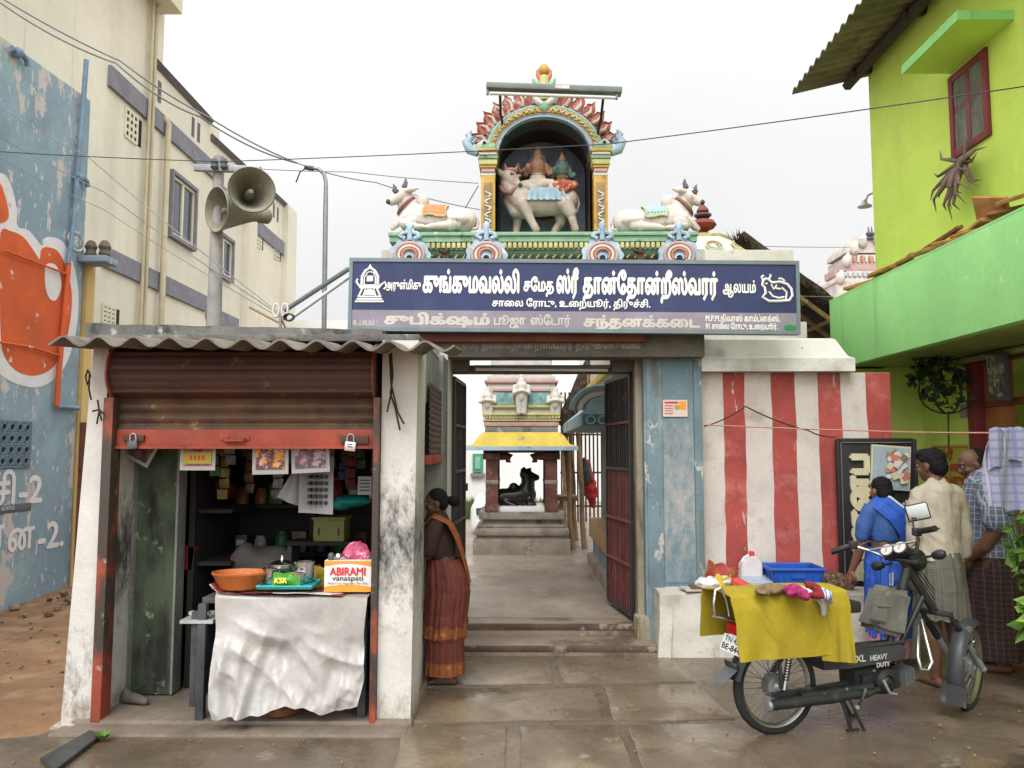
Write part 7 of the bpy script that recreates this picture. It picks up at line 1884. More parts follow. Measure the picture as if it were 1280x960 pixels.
    def cloth(s, name, rings, m, folds=10, amp=.02, seed=0, th=.006, n=96, label=None, arc=None, zj=0.0, parent=None, bands=()):
        """tube of cloth through rings (r, f, z, rx, ry) in H units with hanging folds that grow towards the hem"""
        H = s.H; k = len(rings) - 1
        a0, a1 = arc if arc else (0, 360)
        def fn(u, v):
            x = v * k; j = min(int(x), k - 1); t = x - j; t = t * t * (3 - 2 * t)
            A, B = rings[j], rings[j + 1]; r_, f_, z_, rx, ry = [A[i] + (B[i] - A[i]) * t for i in range(5)]
            a = rad(a0 + (a1 - a0) * u)
            ca, sa = math.cos(a), math.sin(a)
            w = noise.noise(V((ca * folds * .35 + seed, sa * folds * .35, v * 1.3 + seed))) + .6 * noise.noise(V((ca * folds * .8, sa * folds * .8 + seed, v * .9)))
            w += .35 * noise.noise(V((ca * 2, sa * 2, v * 9 + seed)))
            g = 1 + amp * w * (.35 + .65 * v) / max(.05, (rx + ry) / 2)
            return s.p(r_ + rx * ca * g, f_ + ry * sa * g, z_ + zj * noise.noise(V((ca * 3, sa * 3, seed))) * v)
        bb = MB(); bb.grid(fn, n, max(24, k * 10), m, th)
        for z0, z1, mm in bands:
            i = bb.mi(mm)
            for f in bb.bm.faces:
                if z0 <= (f.calc_center_median().z - s.g.z) / H < z1: f.material_index = i
        ob = bb.build(name, parent or s.o, label=None, smooth=80)
        if label: ob['label'] = label
        s.last = fn
        return ob
    def garment(s, name, parts, m, wr=.010, sc=16, voxel=.009, seed=0, hem=None):
        pr = [('c', [s.p(*q) for q in pts], [x * s.H * s.rf for x in rr]) if kind == 'c' else ('e', s.p(*pts), tuple(x * s.H for x in rr), Matrix.Rotation(s.h - math.pi / 2, 3, 'Z')) for kind, pts, rr in parts]
        me = fuse(pr, voxel, 3, disp=lambda p, n_: p + n_ * wr * (noise.noise(V((p.x * sc, p.y * sc, p.z * sc * .55 + seed))) + .5 * noise.noise(V((p.x * sc * 2.2 + p.z * 14, p.y * sc * 2.2, p.z * sc * 1.6 + seed)))))
        bb = MB(); bb.join(me, m)
        if hem:
            for v in bb.bm.verts: v.co.z = max(v.co.z, s.g.z + hem * s.H + .012 * noise.noise(v.co * 7))
        return bb.build(name, s.o, smooth=70, normals=False)

# ---------------- woman at the shop counter (seen from her left side)
MAROON = mat('maroon_saree', (.13, .03, .02), .7, .15, 7, .15, 80, ridge=((8, .4, .01),)); MORANGE = mat('orange_saree_border', (.23, .065, .018), .6, .15, 12, .15, 80, stains=[((.3, .16, .04), 24, .58, .05)]); BLOUSE = mat('dark_brown_blouse', (.035, .018, .014), .8, .12, 9, .2, 80)
fg = Fig('person', 'woman in a maroon saree with orange borders standing at the shop side counter', (-.525, 5.80, .028), 180, 1.38, SKIN, .9, .92)
fg.head((0, .06, .908), 8, 12)
fg.cap([(0, .05, .86), (0, .045, .81)], [.034, .04]); fg.cap([(0, .055, .80), (0, .045, .7), (0, .02, .6), (0, 0, .5)], [.075, .085, .078, .07])
for sx in (-1, 1):
    fg.cap([(sx * .085, .05, .795), (sx * .112, .07, .74), (sx * .118, .085, .655), (sx * .1, .14, .63), (sx * .07, .2, .64)], [.042, .038, .03, .026, .02])
    fg.cap([(sx * .04, 0, .48), (sx * .045, .01, .28), (sx * .05, -.02, .04)], [.05, .042, .025]); fg.foot(fg.p(sx * .05, -.02, .042), 0)
    fg.hand(fg.p(sx * .07, .205, .64), fg.f, V((0, 0, -1)), .5)
fg.grow(); fg.eyes()
fg.hair([(0, -.014, .024, .05, .055, .05), (0, -.03, .0, .046, .04, .05)], .003)
bb = MB(); me = fuse([('e', fg.q(0, -.095, -.012), (.045, .05, .042)), ('c', [fg.q(0, -.06, .0), fg.q(0, -.09, -.01)], [.03, .03])], .006, 1, disp=lambda p, n_: p + n_ * .004 * noise.noise(p * 60)); bb.join(me, HAIR); bb.build('hair_bun', fg.o, normals=False)
fg.garment('blouse', [('c', [(0, .052, .805), (0, .045, .73), (0, .035, .66)], [.078, .092, .09]), ('c', [(-.09, .05, .795), (-.118, .072, .735), (-.122, .083, .675)], [.05, .05, .045]), ('c', [(.09, .05, .795), (.118, .072, .735), (.122, .083, .675)], [.05, .05, .045])], BLOUSE, .006)
sk = fg.cloth('saree_skirt', [(0, .01, .615, .1, .078), (0, -.0, .54, .112, .098), (0, -.006, .46, .115, .102), (0, .0, .33, .112, .096), (0, .005, .18, .11, .092), (0, .005, .045, .112, .095)], MAROON, 14, .016, 3, bands=((.05, .12, MORANGE),))
ov = fg.cloth('saree_overskirt', [(0, .014, .622, .103, .083), (0, .0, .54, .117, .104), (0, -.006, .46, .121, .109), (0, .005, .34, .12, .104), (0, .012, .225, .122, .105)], MAROON, 18, .02, 9, zj=.012, bands=((.235, .29, MORANGE),))
def pallu(u, v):
    # from the waist front up over her left shoulder and down the back
    pts = [(.06, .135, .6), (.0, .145, .7), (-.045, .12, .79), (-.075, .055, .855), (-.07, -.02, .82), (-.045, -.055, .74), (.0, -.085, .62), (.02, -.11, .5)]
    x = v * (len(pts) - 1); j = min(int(x), len(pts) - 2); t = x - j
    A, B = V(pts[j]), V(pts[j + 1]); c = A.lerp(B, t)
    w = .052; q_ = c + V(((u - .5) * 2 * w, .012 * math.sin(u * 9 + v * 4), -(abs(u - .5) * .03)))
    return fg.p(q_.x, q_.y, q_.z)
bb = MB(); bb.grid(pallu, 14, 40, MORANGE, .006); bb.build('shoulder_drape', fg.o, smooth=80)
bb = MB(); bb.ball(fg.q(.049, -.004, -.03), .006, GOLDJ); bb.ball(fg.q(-.049, -.004, -.03), .006, GOLDJ); bb.build('earring', fg.o)

# ---------------- woman in blue, seen from behind
BLUES = mat('blue_saree', (.02, .085, .42), .65, .15, 6, .15, 80, stains=[((.55, .55, .5), 5.5, .68, .03), ((.015, .05, .25), 3, .58, .14)], ridge=((8, .4, .01),)); BLUEB = mat('blue_blouse', (.035, .09, .27), .8, .1, 9, .2, 80, ridge=((10, .4, .008),)); PETT = mat('pink_petticoat', (.5, .2, .25), .8, .1, 8, .15); SILV = mat('white_saree_border', (.5, .52, .53), .7, .1, 9, .1)
fb = Fig('person', 'woman in a bright blue saree seen from behind reading the black board', (2.84, 6.33, .012), 97, 1.46, SKIN2, .84, .86)
fb.head((0, .03, .915), 12, 4)
fb.cap([(0, .01, .87), (0, -.005, .82)], [.034, .04]); fb.cap([(0, .0, .8), (0, .0, .7), (0, .0, .6), (0, .0, .5)], [.08, .085, .082, .1]); fb.cap([(-.05, 0, .81), (.05, 0, .81)], [.05, .05])
fb.cap([(-.1, 0, .8), (-.135, .0, .73), (-.145, .01, .655), (-.15, .06, .56), (-.16, .1, .485)], [.044, .04, .033, .028, .021]); fb.hand(fb.p(-.16, .1, .485), V((-.3, .3, -1)), fb.r, .6)
fb.cap([(.1, 0, .8), (.135, .0, .73), (.14, .03, .655), (.1, .1, .62), (.03, .13, .63)], [.044, .04, .033, .028, .021]); fb.hand(fb.p(.03, .13, .63), -fb.r, -fb.f, .5)
for sx in (-1, 1): fb.cap([(sx * .05, 0, .5), (sx * .05, .01, .28), (sx * .05, -.015, .04)], [.075, .045, .025]); fb.foot(fb.p(sx * .05, -.015, .042), sx * -8)
fb.grow(); fb.eyes()
fb.hair([(0, -.014, .02, .051, .057, .052), (0, -.036, -.018, .046, .04, .05), (0, -.05, -.055, .03, .03, .04)], .004)
fb.garment('blouse', [('c', [(0, 0, .8), (0, 0, .73), (0, 0, .675)], [.09, .096, .094]), ('c', [(-.06, 0, .805), (.06, 0, .805)], [.062, .062]), ('c', [(-.1, 0, .8), (-.138, 0, .73), (-.147, .008, .675)], [.052, .05, .045]), ('c', [(.1, 0, .8), (.138, 0, .73), (.145, .02, .675)], [.052, .05, .045])], BLUEB, .006)
fb.cloth('petticoat', [(0, 0, .4, .1, .1), (0, 0, .06, .115, .11)], PETT, 12, .012, 5)
fb.cloth('saree_skirt', [(0, 0, .615, .1, .092), (0, -.01, .54, .125, .122), (0, -.015, .46, .13, .13), (0, 0, .33, .122, .12), (0, 0, .16, .118, .115)], BLUES, 14, .018, 2, zj=.05)
def pal2(u, v):
    pts = [(-.125, .05, .58), (-.115, -.05, .66), (-.03, -.1, .7), (.06, -.105, .76), (.1, -.07, .83), (.1, .02, .86), (.08, .09, .8)]
    pts = [(.12, -.03, .56), (.11, -.09, .64), (.075, -.105, .72), (.02, -.1, .79), (-.05, -.06, .85), (-.07, .02, .865), (-.05, .09, .8)]
    x = v * 6; j = min(int(x), 5); t = x - j; c = V(pts[j]).lerp(V(pts[j + 1]), t)
    q_ = c + V(((u - .5) * .10, .006 * math.sin(u * 12 + v * 3) , (u - .5) * .06)); return fb.p(q_.x, q_.y, q_.z)
bb = MB(); bb.grid(pal2, 14, 40, BLUES, .006); pd = bb.build('shoulder_drape', fb.o, smooth=80)
bb = MB(); bb.grid(lambda u, v: pal2(.98 + u * .1, v * .8) + V((0, -.006, 0)), 3, 40, SILV, .004); bb.build('white_border', pd, smooth=80)
def hang(u, v): return fb.p(-.09 - .03 * v + .09 * (u - .5) + .012 * math.sin(u * 16), -.125 - .02 * v + .012 * math.sin(u * 9), .58 - .42 * v * (1 - .25 * u))
bb = MB(); bb.grid(hang, 24, 20, BLUES, .006); hg = bb.build('hanging_end', fb.o, smooth=80)
bb = MB(); bb.grid(lambda u, v: hang(.7 + .4 * u, .25 + .72 * v) + V((0, -.008, 0)), 6, 20, SILV, .004); bb.build('white_border', hg, smooth=80)

# ---------------- man in the beige shirt, seen from behind
BEIGE = mat('beige_shirt', (.37, .33, .255), .85, .08, 5, .2, 90, ridge=((7, .5, .012),)); LUNGI = mat('grey_check_lungi', (.13, .122, .095), .85, .12, 6, .2, 90, checks=[(0, .02, (.09, .085, .068), .35), (2, .018, (.085, .08, .062), .35)], ridge=((7, .4, .01),))
fm = Fig('person', 'man in a beige shirt and folded grey check lungi seen from behind', (2.985, 5.8, .012), 98, 1.66, SKIN, .88, .9)
fm.head((-.005, .03, .925), 25, 8)
fm.cap([(0, .012, .88), (0, -.002, .83)], [.034, .04]); fm.cap([(0, 0, .8), (0, 0, .7), (0, 0, .6), (0, 0, .52)], [.072, .075, .068, .058])
fm.cap([(-.095, 0, .8), (-.12, -.0, .73), (-.127, .0, .63), (-.127, .015, .53), (-.125, .03, .475)], [.036, .036, .029, .025, .019]); fm.hand(fm.p(-.125, .03, .475), V((0, .1, -1)), fm.r, .5)
fm.cap([(.095, 0, .8), (.122, -.0, .73), (.13, -.005, .63), (.13, .01, .53), (.128, .025, .475)], [.036, .036, .029, .025, .019]); fm.hand(fm.p(.128, .025, .475), V((0, .1, -1)), -fm.r, .5)
for sx in (-1, 1): fm.cap([(sx * .045, 0, .48), (sx * .055, .008, .3), (sx * .06, -.012, .2), (sx * .06, -.015, .04)], [.048, .041, .039, .022]); fm.foot(fm.p(sx * .06, -.015, .042), sx * -10)
fm.grow(); fm.eyes()
fm.hair([(0, -.012, .026, .051, .058, .05), (0, -.034, -.006, .047, .036, .048), (0, .02, .05, .042, .036, .026)], .007)
fm.garment('shirt', [('c', [(-.062, 0, .805), (.062, 0, .805)], [.05, .05]), ('c', [(0, 0, .8), (0, 0, .72), (0, 0, .62), (0, -.004, .48)], [.08, .085, .083, .09]), ('c', [(-.03, 0, .78), (-.03, 0, .6), (-.03, 0, .48)], [.072, .07, .078]), ('c', [(.03, 0, .78), (.03, 0, .6), (.03, 0, .48)], [.072, .07, .078]),
    ('c', [(-.095, 0, .8), (-.12, 0, .73), (-.127, .0, .63), (-.127, .012, .55), (-.125, .02, .54)], [.044, .04, .037, .033, .032]), ('c', [(.095, 0, .8), (.122, 0, .73), (.13, -.005, .63), (.13, .006, .55), (.128, .012, .54)], [.044, .04, .037, .033, .032]),
    ('c', [(-.02, -.0, .85), (.02, -.0, .85)], [.034, .034])], BEIGE, .014, 11, hem=.525)
lg = fm.cloth('lungi', [(0, 0, .56, .085, .075), (0, 0, .5, .1, .09), (0, 0, .4, .108, .1), (0, .0, .285, .11, .103)], LUNGI, 12, .014, 4, zj=.015)

# ---------------- man in the check shirt, turned to the left
CHK = mat('blue_check_shirt', (.1, .12, .17), .8, .08, 6, .2, 90, checks=[(0, .05, (.35, .38, .42), .16), (1, .05, (.35, .38, .42), .16), (2, .045, (.3, .33, .38), .14)], ridge=((8, .4, .01),)); DLUN = mat('dark_maroon_lungi', (.035, .018, .018), .85, .2, 7, .2, 90, checks=[(0, .04, (.08, .05, .045), .2), (2, .04, (.075, .045, .04), .2)])
fc = Fig('person', 'balding man in a blue check shirt and dark lungi looking down to the left', (3.60, 6.22, .012), 150, 1.70, SKIN)
fc.head((0, .065, .905), 22, 22)
fc.cap([(0, .03, .87), (0, .01, .825)], [.036, .044]); fc.cap([(0, .01, .8), (0, .012, .7), (0, .01, .6), (0, 0, .52)], [.09, .095, .095, .09])
for sx in (-1, 1):
    if sx < 0: fc.cap([(-.118, 0, .8), (-.145, -.01, .72), (-.15, -.02, .63), (-.145, .03, .55), (-.125, .085, .5)], [.043, .04, .034, .029, .021]); fc.hand(fc.p(-.125, .085, .5), fc.f + V((0, 0, -.7)), fc.r, .8)
    else: fc.cap([(.118, 0, .8), (.145, .03, .72), (.14, .08, .64), (.08, .15, .66)], [.043, .04, .032, .024]); fc.hand(fc.p(.08, .15, .66), fc.f - fc.r * .4, V((0, 0, -1)), .5)
    fc.cap([(sx * .058, 0, .5), (sx * .06, .012, .28), (sx * .06, -.015, .04)], [.075, .045, .023]); fc.foot(fc.p(sx * .06, -.015, .042), sx * -8)
fc.grow(); fc.eyes()
fc.hair([(0, -.022, .0, .05, .052, .04), (0, -.036, .02, .044, .038, .042)], .003)
bb = MB(); me = fuse([('e', fc.q(0, .054, -.028), (.02, .009, .006)), ('e', fc.q(-.014, .05, -.031), (.009, .008, .007)), ('e', fc.q(.014, .05, -.031), (.009, .008, .007))], .004, 1); bb.join(me, HAIR); bb.build('moustache', fc.o, normals=False)
fc.garment('shirt', [('c', [(-.072, 0, .805), (.072, 0, .805)], [.062, .062]), ('c', [(0, .006, .8), (0, .01, .7), (0, .01, .6), (0, .005, .5)], [.1, .108, .112, .112]), ('c', [(-.04, 0, .78), (-.045, 0, .51)], [.085, .095]), ('c', [(.04, 0, .78), (.045, 0, .51)], [.085, .095]),
    ('c', [(-.115, 0, .8), (-.15, -.01, .72), (-.155, -.018, .66)], [.055, .056, .054]), ('c', [(.115, 0, .8), (.148, .025, .72), (.148, .06, .67)], [.055, .056, .052]), ('c', [(-.02, .012, .85), (.02, .012, .85)], [.036, .036])], CHK, .010, 11, hem=.5)
fc.cloth('lungi', [(0, 0, .56, .11, .1), (0, 0, .48, .125, .118), (0, 0, .3, .125, .12), (0, 0, .06, .13, .125)], DLUN, 12, .016, 8, zj=.01)

# ---------------- clothes lines and the drying shirt
LINE = mat('pink_cord', (.45, .2, .16), .7, .1, 9, 0)
def wire(name, label, pts, r, m, cat='wire', sag=0.0, n=14):
    pts = [V(p) for p in pts]; out = []
    for A, B in zip(pts, pts[1:]):
        for k in range(n): t = k / n; q = A.lerp(B, t); q.z -= sag * 4 * t * (1 - t); out.append(q)
    out.append(pts[-1]); bb = MB(); bb.tube(out, r, m, n=6); return bb.build(name, label=label, cat=cat, smooth=60)
wire('clothes_line', 'pink cord clothes line stretched across the striped wall to the house', [at(880, 531, 6.8), at(1100, 539, 6.2), at(1235, 541, 5.4), at(1330, 530, 4.9)], .006, LINE, 'clothes line', .004)
wire('wire', 'dark sagging wire looped from the blue pilaster to the black board', [at(880, 533, 6.83), at(932, 508, 6.88), at(1010, 538, 6.88), at(1046, 546, 6.84)], .006, IRON, 'wire', .02)
DRYS = mat('drying_check_shirt', (.25, .25, .32), .85, .1, 7, .2, 90, checks=[(0, .055, (.13, .16, .3), .3), (2, .055, (.13, .15, .28), .3), (0, .11, (.38, .34, .36), .1)], ridge=((8, .5, .012),))
c = at(1262, 541, 5.15)
def dsh(u, v):
    w = .19 + .05 * math.sin(v * 2.5) - .06 * (1 - v) ** 2
    x = (u - .5) * 2 * w
    return c + V((x + .03 * v, -.05 - .02 * v + .035 * math.sin(u * 17 + v * 3) * (.3 + v * .7), .03 - .53 * v * (1 - .18 * abs(u - .45)) + .02 * noise.noise(V((u * 6, v * 6, 2)))))
b = MB(); b.grid(dsh, 50, 30, DRYS, .008); 
ds = b.build('drying_shirt', label='blue and white check shirt hung to dry over the clothes line at the right edge', cat='shirt', smooth=80)
b = MB(); b.grid(lambda u, v: c + V((-.17 + .2 * u - .02 * v, -.075 - .03 * math.sin(u * 8), .02 - .26 * v * (1 - .3 * u) + .015 * math.sin(u * 11))), 20, 14, DRYS, .008); b.build('sleeve', ds, smooth=80)
# ================================================================ MOPED
TYRE = mat('black_rubber', (.018, .017, .016), .85, .2, 9, .3, 60, stains=[((.09, .07, .055), 6, .58, .1)]); CHROME = mat('chrome', (.5, .5, .49), .28, .05, 9, 0, metal=1.0, stains=[((.25, .2, .16), 9, .64, .05)]); RIMM = mat('dull_rim', (.35, .33, .3), .35, .1, 12, .05, metal=.9)
BLKP = mat('black_metal_paint', (.02, .02, .022), .4, .2, 8, .05, stains=[((.1, .085, .07), 5, .58, .1)]); ENG = mat('engine_black', (.03, .03, .032), .5, .25, 9, .15, metal=.3, stains=[((.12, .1, .085), 6, .57, .1)]); GREYM = mat('grey_fork_metal', (.25, .26, .27), .4, .1, 9, .05, metal=.5); GREYF = mat('grey_fender', (.035, .037, .04), .4, .15, 6, .05, stains=[((.2, .17, .14), 5, .6, .1)])
RA = atz(970, 916, 0.012); RA.z = .28
FA0 = atz(1213, 886, 0.012); FA0.z = .28
ff = (FA0 - RA).normalized(); rr_ = V((ff.y, -ff.x, 0))
def bp(px, py, w=0.0):
    d = ray(px, py); o_ = RA + rr_ * w; t = (o_ - CAM).dot(rr_) / d.dot(rr_); return CAM + d * t
mp = thing('moped', 'black moped with yellow cloth over its seat parked on its stand', 'moped', (RA.x + .6, RA.y + .2, .012))
SPOK = mat('dull_spoke', (.22, .21, .2), .5, .1, 9, 0, metal=.5)
def wheel(c, fwd, name_spokes=36, lean=None):
    up = V((0, 0, 1)) if lean is None else lean; ax = fwd.cross(up).normalized()
    pt = lambda a, r, w=0: c + (fwd * math.cos(a) + up * math.sin(a)) * r + ax * w
    A = [6.2832 * k / 48 for k in range(48)]
    w_ = thing('wheel', None, None, c); w_.parent = mp; w_.location = c - ORG[mp.name]
    bb = MB(); i = bb.mi(TYRE); R0 = .272; prof = [(-.022, -.04), (-.03, -.022), (-.026, -.006), (-.012, 0), (0, .001), (.012, 0), (.026, -.006), (.03, -.022), (.022, -.04)]
    rings = [[bb.bm.verts.new(pt(a, R0 + r + (.0022 if (k % 2) else 0) * (abs(w) < .02), w)) for w, r in prof] for k, a in enumerate(A)]
    for k in range(48):
        for j in range(8): bb._f((rings[k][j], rings[k][j + 1], rings[(k + 1) % 48][j + 1], rings[(k + 1) % 48][j]), i)
        bb._f((rings[k][8], rings[k][0], rings[(k + 1) % 48][0], rings[(k + 1) % 48][8]), i)
    bb.build('tyre', w_, smooth=60)
    bb = MB(); i = bb.mi(RIMM); prof = [(-.02, -.044), (-.021, -.034), (-.014, -.05), (0, -.054), (.014, -.05), (.021, -.034), (.02, -.044), (0, -.062)]
    rings = [[bb.bm.verts.new(pt(a, R0 + r, w)) for w, r in prof] for a in A]
    for k in range(48):
        for j in range(8): bb._f((rings[k][j], rings[k][(j + 1) % 8], rings[(k + 1) % 48][(j + 1) % 8], rings[(k + 1) % 48][j]), i)
    bb.build('rim', w_, smooth=60)
    bb = MB()
    for k in range(name_spokes):
        a = 6.2832 * k / name_spokes; s_ = 1 if k % 2 else -1; t_ = .35 * (1 if (k // 2) % 2 else -1); bb.tube([pt(a + t_, .05, s_ * .03), pt(a, R0 - .06, 0)], .002, SPOK, n=4)
    bb.build('spokes', w_, smooth=60)
    bb = MB(); 
    for w0, r0 in ((-.045, .018), (-.034, .03), (-.032, .055), (-.01, .058), (.01, .058), (.032, .055), (.034, .03), (.045, .018)): pass
    ring_ = [(-.05, .016), (-.036, .03), (-.034, .07), (.034, .07), (.036, .03), (.05, .016)]
    i = bb.mi(GREYM); rg = [[bb.bm.verts.new(pt(6.2832 * k / 24, r0, w0)) for k in range(24)] for w0, r0 in ring_]
    for P0, P1 in zip(rg, rg[1:]):
        for k in range(24): bb._f((P0[k], P0[(k + 1) % 24], P1[(k + 1) % 24], P1[k]), i)
    bb._f(rg[0], i); bb._f(rg[-1][::-1], i); bb.build('hub', w_, smooth=40)
    return pt
RA2 = RA.copy(); wheel(RA2, ff)
STEER = rad(28); FA = FA0.copy()
fw = (Matrix.Rotation(STEER, 3, 'Z') @ ff).normalized()
fup = (V((0, 0, 1)) + rr_ * .06).normalized(); fw = (fw - fup * fw.dot(fup)).normalized()
fpt = wheel(FA, fw, 36, fup)
fr_ = fw.cross(fup).normalized()
bb = MB(); i = bb.mi(GREYF)
# front mudguard following the wheel, with its flap
def guard(bb, c, fwd, up, a0, a1, R_, w_, m, n=26, dp=.03):
    ax = fwd.cross(up).normalized(); i = bb.mi(m); rows = []
    for k in range(n + 1):
        a = rad(a0 + (a1 - a0) * k / n); d = fwd * math.cos(a) + up * math.sin(a)
        rows.append([(d, x, R_ - dp * abs(x) ** 3) for x in (-1, -.75, -.4, 0, .4, .75, 1)])
    O = [[bb.bm.verts.new(c + d * r + ax * x * w_) for d, x, r in row] for row in rows]; I = [[bb.bm.verts.new(c + d * (r - .004) + ax * x * w_ * .97) for d, x, r in row] for row in rows]
    for k in range(n):
        for j in range(6): bb._f((O[k][j], O[k][j + 1], O[k + 1][j + 1], O[k + 1][j]), i); bb._f((I[k][j], I[k + 1][j], I[k + 1][j + 1], I[k][j + 1]), i)
        for j in (0, 6): bb._f((O[k][j], I[k][j], I[k + 1][j], O[k + 1][j]), i)
    for k in (0, n):
        for j in range(6): bb._f((O[k][j], I[k][j], I[k][j + 1], O[k][j + 1]), i)
guard(bb, FA, fw, fup, 72, 192, .3, .052, GREYF); bb.build('front_mudguard', mp, smooth=50)
bb = MB(); a = rad(190); d = fw * math.cos(a) + fup * math.sin(a); tdn = (-fup * .95 - fw * .25)
p0 = FA + d * .302; bb.prism([p0 - fr_ * .07, p0 + fr_ * .07, p0 + fr_ * .075 + tdn * .12, p0 - fr_ * .075 + tdn * .12], -fw * .006, BLKP); bb.build('mud_flap', mp)
# fork legs and stays
hd = bp(1128, 700); ax_s = (hd - (FA + V((0, 0, .0)))); ax_s = V((ax_s.x, ax_s.y, ax_s.z)).normalized()
crown = FA + ax_s * .43
for sx, nm in ((-1, 'fork_leg'), (1, 'fork_leg')):
    q = fr_ * sx * .085
    bb = MB(); bb.tube([FA + q, FA + q + ax_s * .2], [.019, .021], GREYM, n=10); bb.tube([FA + q + ax_s * .2, FA + q + ax_s * .44], .015, BLKP, n=10)
    for k in range(9): bb.tube([FA + q + ax_s * (.21 + k * .016), FA + q + ax_s * (.217 + k * .016)], .023, BLKP, n=10)
    bb.ball(FA + q, .022, GREYM); bb.build(nm, mp, smooth=60)
bb = MB(); bb.boxc(crown, (.2, .05, .03), BLKP, Matrix((fr_, fw, fup)).transposed(), .008); bb.tube([crown, hd], .026, BLKP, n=12); bb.boxc(hd, (.2, .05, .025), BLKP, Matrix((fr_, fw, fup)).transposed(), .008)
bb.build('steering_column', mp, smooth=50); bb = MB(); bb.tube([FA + fr_ * .08 + fup * .03, FA + fr_ * .07 + fw * -.16 + fup * .2], .006, CHROME); bb.build('mudguard_stay', mp, smooth=50)
# handlebar
barR = Matrix.Rotation(STEER, 3, ax_s)
br = (barR @ rr_).normalized(); bf = (barR @ ff).normalized(); c0 = hd + V((0, 0, .02))
LG, RG = bp(1050, 704, -.0), bp(1150, 664)
def bar(r, f, z): return c0 + br * r + bf * f + ax_s * z
gl, gr_ = bp(1074, 696, -.2), bp(1131, 671, .12)
bl_pts = [bar(-.3, -.07, .135), bar(-.24, -.04, .145), bar(-.17, -.01, .09), bar(-.1, 0, .02), bar(0, 0, .0), bar(.1, 0, .02), bar(.15, -.01, .09), bar(.18, -.03, .15), bar(.24, -.06, .145)]
bb = MB(); bb.tube(bl_pts, .012, CHROME, n=10); bb.tube([bar(-.17, -.01, .09), bar(.15, -.01, .09)], .008, CHROME, n=8); bb.build('handlebar', mp, smooth=60)
for s_, pts in ((-1, (bar(-.25, -.045, .145), bar(-.37, -.09, .125))), (1, (bar(.2, -.04, .148), bar(.32, -.1, .14)))):
    bb = MB(); bb.tube([pts[0], pts[0].lerp(pts[1], .1), pts[1]], [.017, .019, .019], BLKP, n=10); bb.build('grip', mp, smooth=60)
    bb = MB(); m_0 = pts[0] + (pts[0] - pts[1]) * .15; bb.boxc(m_0, (.05, .04, .05), BLKP, None, .01); bb.tube([m_0 + bf * .02, m_0 + bf * .06 + (pts[1] - pts[0]) * .5, pts[1] + bf * .05], .006, BLKP, n=6); bb.build('brake_lever', mp, smooth=60)
bb = MB(); m0 = bar(.17, -.03, .16); mc = bp(1147, 640, .1); bb.tube([m0, m0.lerp(mc, .5) + V((-.02, 0, .02)), mc - V((0, 0, .04))], .006, BLKP, n=7)
mn = (V((-.35, -.9, .1))).normalized(); mx_ = V((0, 0, 1)).cross(mn).normalized(); mu = mn.cross(mx_); Rm = Matrix((mx_, mn, mu)).transposed() @ Matrix.Rotation(rad(-14), 3, 'Y')
bb.boxc(mc, (.135, .03, .105), BLKP, Rm, .014); mo = bb.build('mirror', mp, smooth=50)
bb = MB(); bb.boxc(mc + mn * .016, (.118, .004, .088), mat('mirror_glass', (.36, .38, .36), .3, .05, 4, 0, metal=.8), Rm, .0019); bb.build('mirror_glass', mo)
bb = MB()
for k, px in enumerate((1103, 1116)):
    q = bar(-.05 + .085 * k, -.03, .06); dz = (ax_s * .8 - bf * .6).normalized(); Rq = dz.to_track_quat('Z', 'Y').to_matrix()
    bb.lathe([(.036, -.05), (.044, -.02), (.046, .01), (.04, .014)], q, BLKP, 20, Rq); bb.lathe([(.038, .0145), (.0, .0155)], q, mat('dial_face', (.5, .5, .48), .3, .05, 5, 0), 20, Rq); bb.boxc(q + dz * .018, (.004, .03, .002), CRED, Rq)
bb.boxc(bar(-.005, 0, .02), (.16, .09, .05), BLKP, Matrix((br, bf, ax_s)).transposed(), .015); bb.build('instruments', mp, smooth=50)
bb = MB(); q = bar(0, .12, -.03); Rq = bf.to_track_quat('Z', 'Y').to_matrix(); bb.lathe([(.03, -.08), (.06, -.03), (.075, .03), (.07, .04), (0, .05)], q, BLKP, 20, Rq); bb.build('headlight', mp, smooth=50)
for sx in (-1, 1):
    bb = MB(); q = bar(sx * .1, .04, -.03); e_ = q + br * sx * .09; bb.tube([q, e_], .008, BLKP); bb.lathe([(.02, -.03), (.03, 0), (.03, .03), (.02, .045)], e_, BLKP, 12, (br * sx).to_track_quat('Z', 'Y').to_matrix()); bb.build('turn_signal', mp, smooth=50)
bb = MB(); bb.ball(bar(-.27, -.02, .15), .012, CORG); bb.build('switch', mp)
bb = MB()
for k in range(4): bb.tube([bar(-.22 + .13 * k, -.02, .13), bar(-.16 + .1 * k, .05, .16 - .02 * k), bar(-.05 + .02 * k, .09, .04), crown + V((0, 0, .05 + .03 * k))], .004, BLKP, n=5)
bb.build('cable', mp, smooth=60)
